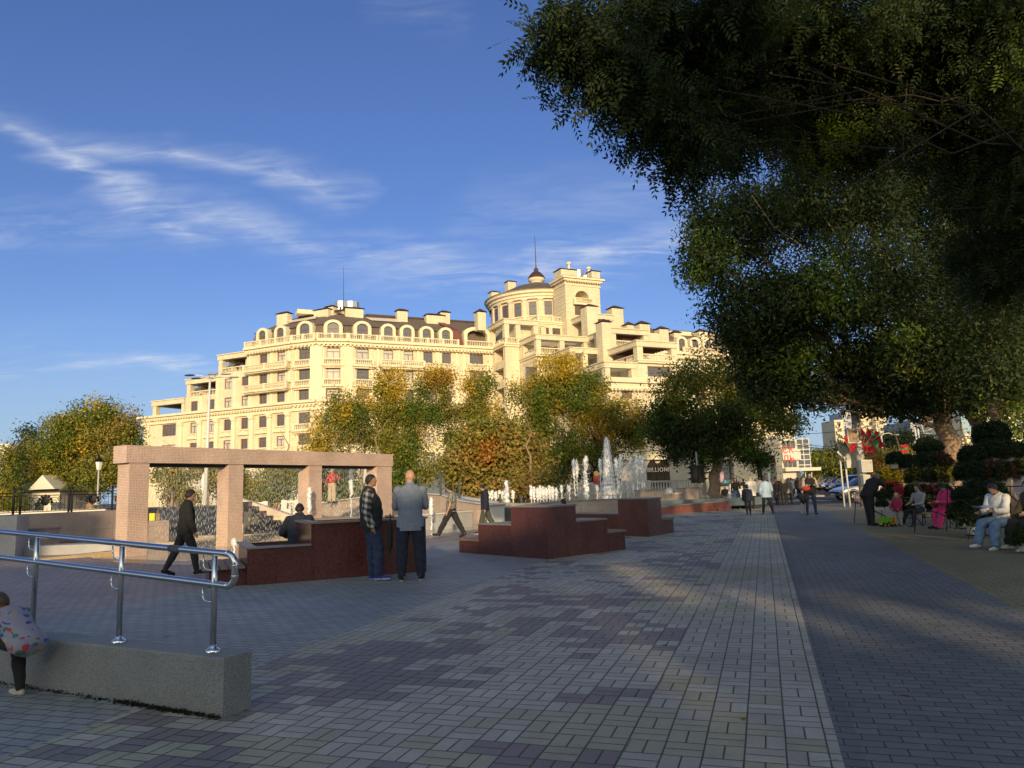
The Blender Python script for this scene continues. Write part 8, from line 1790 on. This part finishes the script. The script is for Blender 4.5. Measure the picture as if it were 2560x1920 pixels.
for i,(x0,x1,y0,y1,c_,l) in enumerate(((1801,1808,1180,1205,(.65,.40,.42),'pink advertising panel left of the shop window'),(1808,1816,1200,1208,(.05,.45,.48),'turquoise panel below the shop window'),(1816,1831,1200,1208,(.04,.16,.18),'dark teal board below the shop window'),(1920,1925,1176,1182,(.08,.42,.28),'small green sign in the dark gateway'))):
    p=at(x0,y1,82.5);q=at(x1,y0,82.5); mb=MB(); mb.box(((q.x-p.x)/2,0,(q.z-p.z)/2),(q.x-p.x,.06,q.z-p.z)); o=mb.build('sign_board',mat('panel_%d'%i,c_,.5),loc=tuple(p)); tag(o,l,'sign')
e=empty('stair_railing',tuple(gp(1868,1240)),0,'dark stair railing going down right of the shop window','railing'); 
mb=MB(); 
for k in range(6): x=-1.6+.62*k; z=2.4-.33*k; mb.tube([(x,0,z-1),(x,0,z)],.025,5)
mb.tube([(-1.7,0,2.45),(1.6,0,.72)],.03,5); mb.tube([(-1.7,0,1.95),(1.6,0,.25)],.02,5); e.location.y=80; e.location.x=at(1868,1240,80).x; mb.build('rail',IRON,e)
# glass corner shop with red letters
Q=Fr(*at(1957,1200,92).xy,16); qe=empty('glass_shop_building',(Q.o.x,Q.o.y,0),0,'modern shop building with glass corner and red lettering right of the gateway','building')
zt=Q.px(1980,1092)[1]; uq=Q.px(1996,1180)[0]; zs0=Q.px(1975,1150)[1]; zs1=Q.px(1975,1124)[1]
Ws=mat('white_plaster',(.62,.58,.50),.8,noise_s=.5,noise_a=.07)
mb=MB(); Q.box(mb,0,uq,0,12,0,zt); fb(mb,qe,'wall',Ws)
for (y0,y1) in ((1102,1121),(1152,1168)):
    a0=Q.px(1975,y1)[1];a1=Q.px(1975,y0)[1]
    for k in range(3):
        mb=MB(); Q.box(mb,.3+k*(uq-.4)/3,.2+(k+1)*(uq-.4)/3,-.08,-.02,a0,a1); fb(mb,qe,'window',PANE)
mb=MB(); Q.box(mb,.5,2.0,-.08,-.02,.3,1.6); Q.box(mb,2.6,uq-.3,-.08,-.02,0,2.4); fb(mb,qe,'shop_window',PANE)
mb=MB(); Q.box(mb,.05,uq+.3,-.35,-.1,zs0,zs1); fb(mb,qe,'sign_panel',Ws)
t1=text('sign_lettering','ЄК\nЛЬ',Q.p(uq*.36,-.38,(zs0+zs1)/2)-Vector((Q.o.x,Q.o.y,0)),1.15,mat('letter_red',(.65,.06,.07),.5),Q.a,qe,.02,1.1)
mb=MB(); ug=uq+.05; Q.box(mb,ug,ug+1.8,0,8,2.6,zt-.3); fb(mb,qe,'glass_corner',PANE); mb=MB()
for z in np.linspace(2.6,zt-.3,7): Q.box(mb,ug-.05,ug+1.85,-.06,-.0,z-.05,z+.05)
for u in (ug,ug+.9,ug+1.8): Q.box(mb,u-.05,u+.05,-.07,-.005,0,zt-.3)
fb(mb,qe,'mullions',WPOLE); mb=MB(); Q.box(mb,-.1,ug+2.6,-.9,0,2.5,2.9); fb(mb,qe,'canopy',Ws)
# distant blocks
def slab_block(label,boxes,Y,m,fl=3.0,bay=3.2,rot=0):
    a=at(boxes[0][0],1200,Y); e=empty('tower_block',(a.x,a.y,0),0,label,'apartment block')
    for (x0,x1,yt,dy) in boxes:
        p=at(x0,yt,Y+dy);q=at(x1,yt,Y+dy); w_=q.x-p.x; h=p.z; f=Fr(p.x,p.y,rot)
        mb=MB(); f.box(mb,0,w_/math.cos(R(rot)),0,14,0,h); fb(mb,e,'block',m)
        mb=MB(); nw=max(1,int(w_/bay)); nf=int(h/fl)
        for i in range(nw):
            for j in range(max(0,nf-9),nf): 
                u=(i+.5)*w_/nw; f.box(mb,u-.85,u+.85,-.08,-.03,j*fl+.9,j*fl+2.4)
        if mb.v: o=fb(mb,e,'window_rows',PANE); o['kind']='stuff'
        mb=MB()
        for j in range(max(0,nf-9),nf): f.box(mb,w_*.1,w_*.42,-1.2,-.1,j*fl-.1,j*fl+.9)
        o=fb(mb,e,'balconies',m); o['kind']='stuff'
    return e
YB=mat('yellow_panel',(.62,.54,.38),.85,noise_s=.1,noise_a=.1); GB=mat('grey_and_shaded_panel',(.36,.38,.42),.85,noise_s=.1,noise_a=.1)
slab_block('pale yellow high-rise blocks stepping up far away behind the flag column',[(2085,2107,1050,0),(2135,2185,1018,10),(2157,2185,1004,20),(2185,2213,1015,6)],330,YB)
slab_block('grey shaded high-rise face between the yellow blocks',[(2105,2136,1031,4)],332,GB)  # side face of the yellow high-rise, its shade put into the grey colour
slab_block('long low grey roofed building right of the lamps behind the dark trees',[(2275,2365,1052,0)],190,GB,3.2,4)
WB=mat('bright_white_building',(.70,.67,.60),.8,noise_s=.3,noise_a=.06)
slab_block('white modern building with blue glass behind the right tree trunks',[(2398,2425,1040,0),(2425,2600,1020,3)],120,WB,3.6,5)
mb=MB(); p=at(2404,1085,118); q=at(2425,1040,118); mb.box(((q.x-p.x)/2,0,(q.z-p.z)/2),(q.x-p.x,.3,q.z-p.z)); o=mb.build('curtain_wall',mat('blue_glass',(.25,.38,.45),.1),loc=tuple(p)); tag(o,'pale blue glass bay of the white building right of the thick trunk','glazing')
slab_block('distant low buildings closing the street',[(2040,2062,1178,0),(2062,2110,1186,12),(1990,2040,1190,25)],400,GB,3.2,4)
# distant tree masses
T_('tall olive poplar group at the far end of the street',2050,0,150,[(2030,1165,26,30,{'olive':3,'green':2}),(2055,1158,26,34,{'olive':4,'green':2}),(2075,1170,22,26,GY)],r=.4,seed=71,dens=2.6,size=.55,spread=.8)
T_('wide dark tree mass behind the flag column',2140,0,105,[(2120,1145,48,46,DM),(2085,1175,34,36,DM),(2160,1170,46,40,DK),(2105,1200,50,22,DK)],r=.4,seed=72,dens=2.6,size=.42,spread=.6)
T_('dark tree mass behind the curved street lamps',2250,0,110,[(2215,1120,46,46,DK),(2255,1115,52,52,DK),(2300,1130,46,48,DK),(2270,1170,85,32,DK),(2335,1150,50,42,DK)],r=.4,seed=73,dens=2.6,size=.42,spread=.6)
T_('rusty red tree behind the yellow flowers',2195,0,60,[(2190,1160,30,34,{'brown':4,'orange':2}),(2215,1150,26,26,{'brown':4,'olive':1})],r=.12,seed=74,dens=7)
T_('rusty orange tree by the small red flag sign',2262,0,62,[(2262,1150,34,36,{'brown':3,'orange':2,'olive':2}),(2240,1170,28,26,{'brown':3,'orange':2})],r=.12,seed=75,dens=7)
T_('bare reddish shrub behind the second leaning trunk',2430,0,48,[(2420,1110,36,40,{'brown':3,'orange':1}),(2530,1110,40,44,{'brown':4,'orange':1})],r=.10,seed=76,dens=3,bare=1,drop=.5)
# red banner with emblem-like stripes
q=at(2262,1122,58); e=empty('banner',tuple(q),0,'small red banner with a green stripe hanging between the lamps','banner'); mb=MB(); mb.box((0,0,0),(.50*1.1,.03,.6)); mb.build('cloth',FR_,e); mb=MB(); mb.box((0,-.02,.0),(.54,.01,.14)); mb.build('stripe',FGn,e)
# overhead wires
def wire(label,p,q,sag,r=.02):
    mb=MB(); P=[]
    for i in range(15): f=i/14; v=p+(q-p)*f; P.append((v.x-p.x,v.y-p.y,v.z-p.z-sag*4*f*(1-f)))
    mb.tube(P,r,4); o=mb.build('overhead_wire',IRON,loc=tuple(p)); tag(o,label,'wire','overhead wires over the street')
for i,(x0,y0,Y0,x1,y1,Y1,l) in enumerate(((1990,1085,70,2330,1020,70,'highest wire crossing the sky left of the high-rise'),(1985,1107,72,2300,1090,60,'wire passing behind the flags at mid height'),(1985,1112,74,2300,1100,60,'wire just under the mid height one'),(1985,1128,76,2420,1070,62,'lower wire crossing towards the thick trunk'),(2180,1160,80,2300,1085,60,'slanting wire rising right between the curved lamps'),(2180,1165,80,2400,1040,60,'steeper slanting wire behind the curved lamps'),(2020,1150,90,2190,1135,70,'low wire over the parked cars'),(1460,1130,66,1870,1085,66,'wire crossing the cream facade above the arched shop'),(0,1112,60,110,1118,60,'wire at the far left over the cypress'))):
    wire(l,at(x0,y0,Y0),at(x1,y1,Y1),.6,.022)
# poles of the overhead line
for i,(px,yb,yt,Y) in enumerate(((2040,1195,1140,160),(2047,1195,1135,150),(2055,1195,1140,170),(2066,1195,1140,150),(2290,1150,1100,90))): pole_at('wire_pole',['leftmost thin wire pole far down the street','second thin wire pole far down the street','third thin wire pole far down the street','fourth thin wire pole far down the street','thin wire pole behind the curved lamps'][i],'pole',px,yb,px-3,yt,Y,.14,.10,WPOLE,group='poles of the overhead line')
# left background: green roofed house, white building
h0=at(30,1225,60); e=empty('green_roofed_house',tuple(h0),0,'low pale house with a green ribbed metal roof behind the iron fence','house'); e.location.z=0
wl=at(150,1225,60).x-h0.x; hz=at(80,1228,60).z; rz_=at(80,1200,60).z
mb=MB(); mb.box((wl/2,3,hz/2),(wl,6,hz)); mb.build('wall',Ws,e)
mb=MB(); mb.add([(-.4,-.5,hz),(wl+.4,-.5,hz),(wl-.6,3,rz_+.3),(.6,3,rz_+.3),(-.4,6.5,hz),(wl+.4,6.5,hz)],[(0,1,2,3),(5,4,3,2),(4,0,3),(1,5,2)]); mb.build('roof',mat('green_ribbed_metal',(.16,.19,.06),.6,noise_s=1,noise_a=.1),e)
gx=at(106,1210,59).x-h0.x; gz=at(106,1200,59).z; mb=MB(); mb.add([(gx-1.1,-1.0,hz+.1),(gx+1.0,-1.0,hz+.1),(gx-.05,-1.0,gz+.4),(gx-1.1,1.5,hz+.1),(gx+1.,1.5,hz+.1),(gx-.05,1.5,gz+.4)],[(0,1,2),(0,2,5,3),(1,4,5,2)]); mb.build('gable',Ws,e)
for i in range(3): mb=MB(); mb.box((1.0+1.3*i,-.03,hz*.5),(.7,.05,.8)); mb.build('window',PANE,e)
slab_block('grey white low block at the far left edge',[(-60,26,1112,0)],110,WB,3.2,4)
mb=MB(); p=at(30,1262,40); mb.box((0,0,.4),(6,.3,1.6)); o=mb.build('white_kiosk_wall',Ws,loc=(p.x+1,p.y+2,0)); tag(o,'white wall seen through the scrolls of the iron fence','wall')
# yellow note on the water wall
q=at(388,1292,28.3); mb=MB(); mb.box((0,0,0),(.20,.01,.28)); o=mb.build('paper_notice',mat('yellow_paper',(.75,.72,.03),.7),loc=(q.x,q.y-.25,q.z)); tag(o,'bright yellow paper notice stuck on the dark water wall','notice')
q=at(402,1291,28.3); mb=MB(); mb.box((0,0,0),(.16,.01,.26)); o=mb.build('paper_notice',mat('brown_card',(.22,.15,.07),.7),loc=(q.x,q.y-.25,q.z)); tag(o,'brown card beside the yellow notice on the water wall','notice')
# red and yellow signs behind the second jet
q=at(1491,1190,58); e=empty('sign_board',tuple(q),0,'small red and yellow shop signs behind the fountain jets','sign'); mb=MB(); mb.box((0,0,-.2),(.5,.05,.9)); mb.build('panel',mat('sign_red_board',(.4,.04,.03),.5),e); mb=MB(); mb.tube([(0,-.06,.2),(0,-.03,.2)],.2,14); mb.build('disc',mat('sign_yellow',(.7,.5,.08),.5),e)
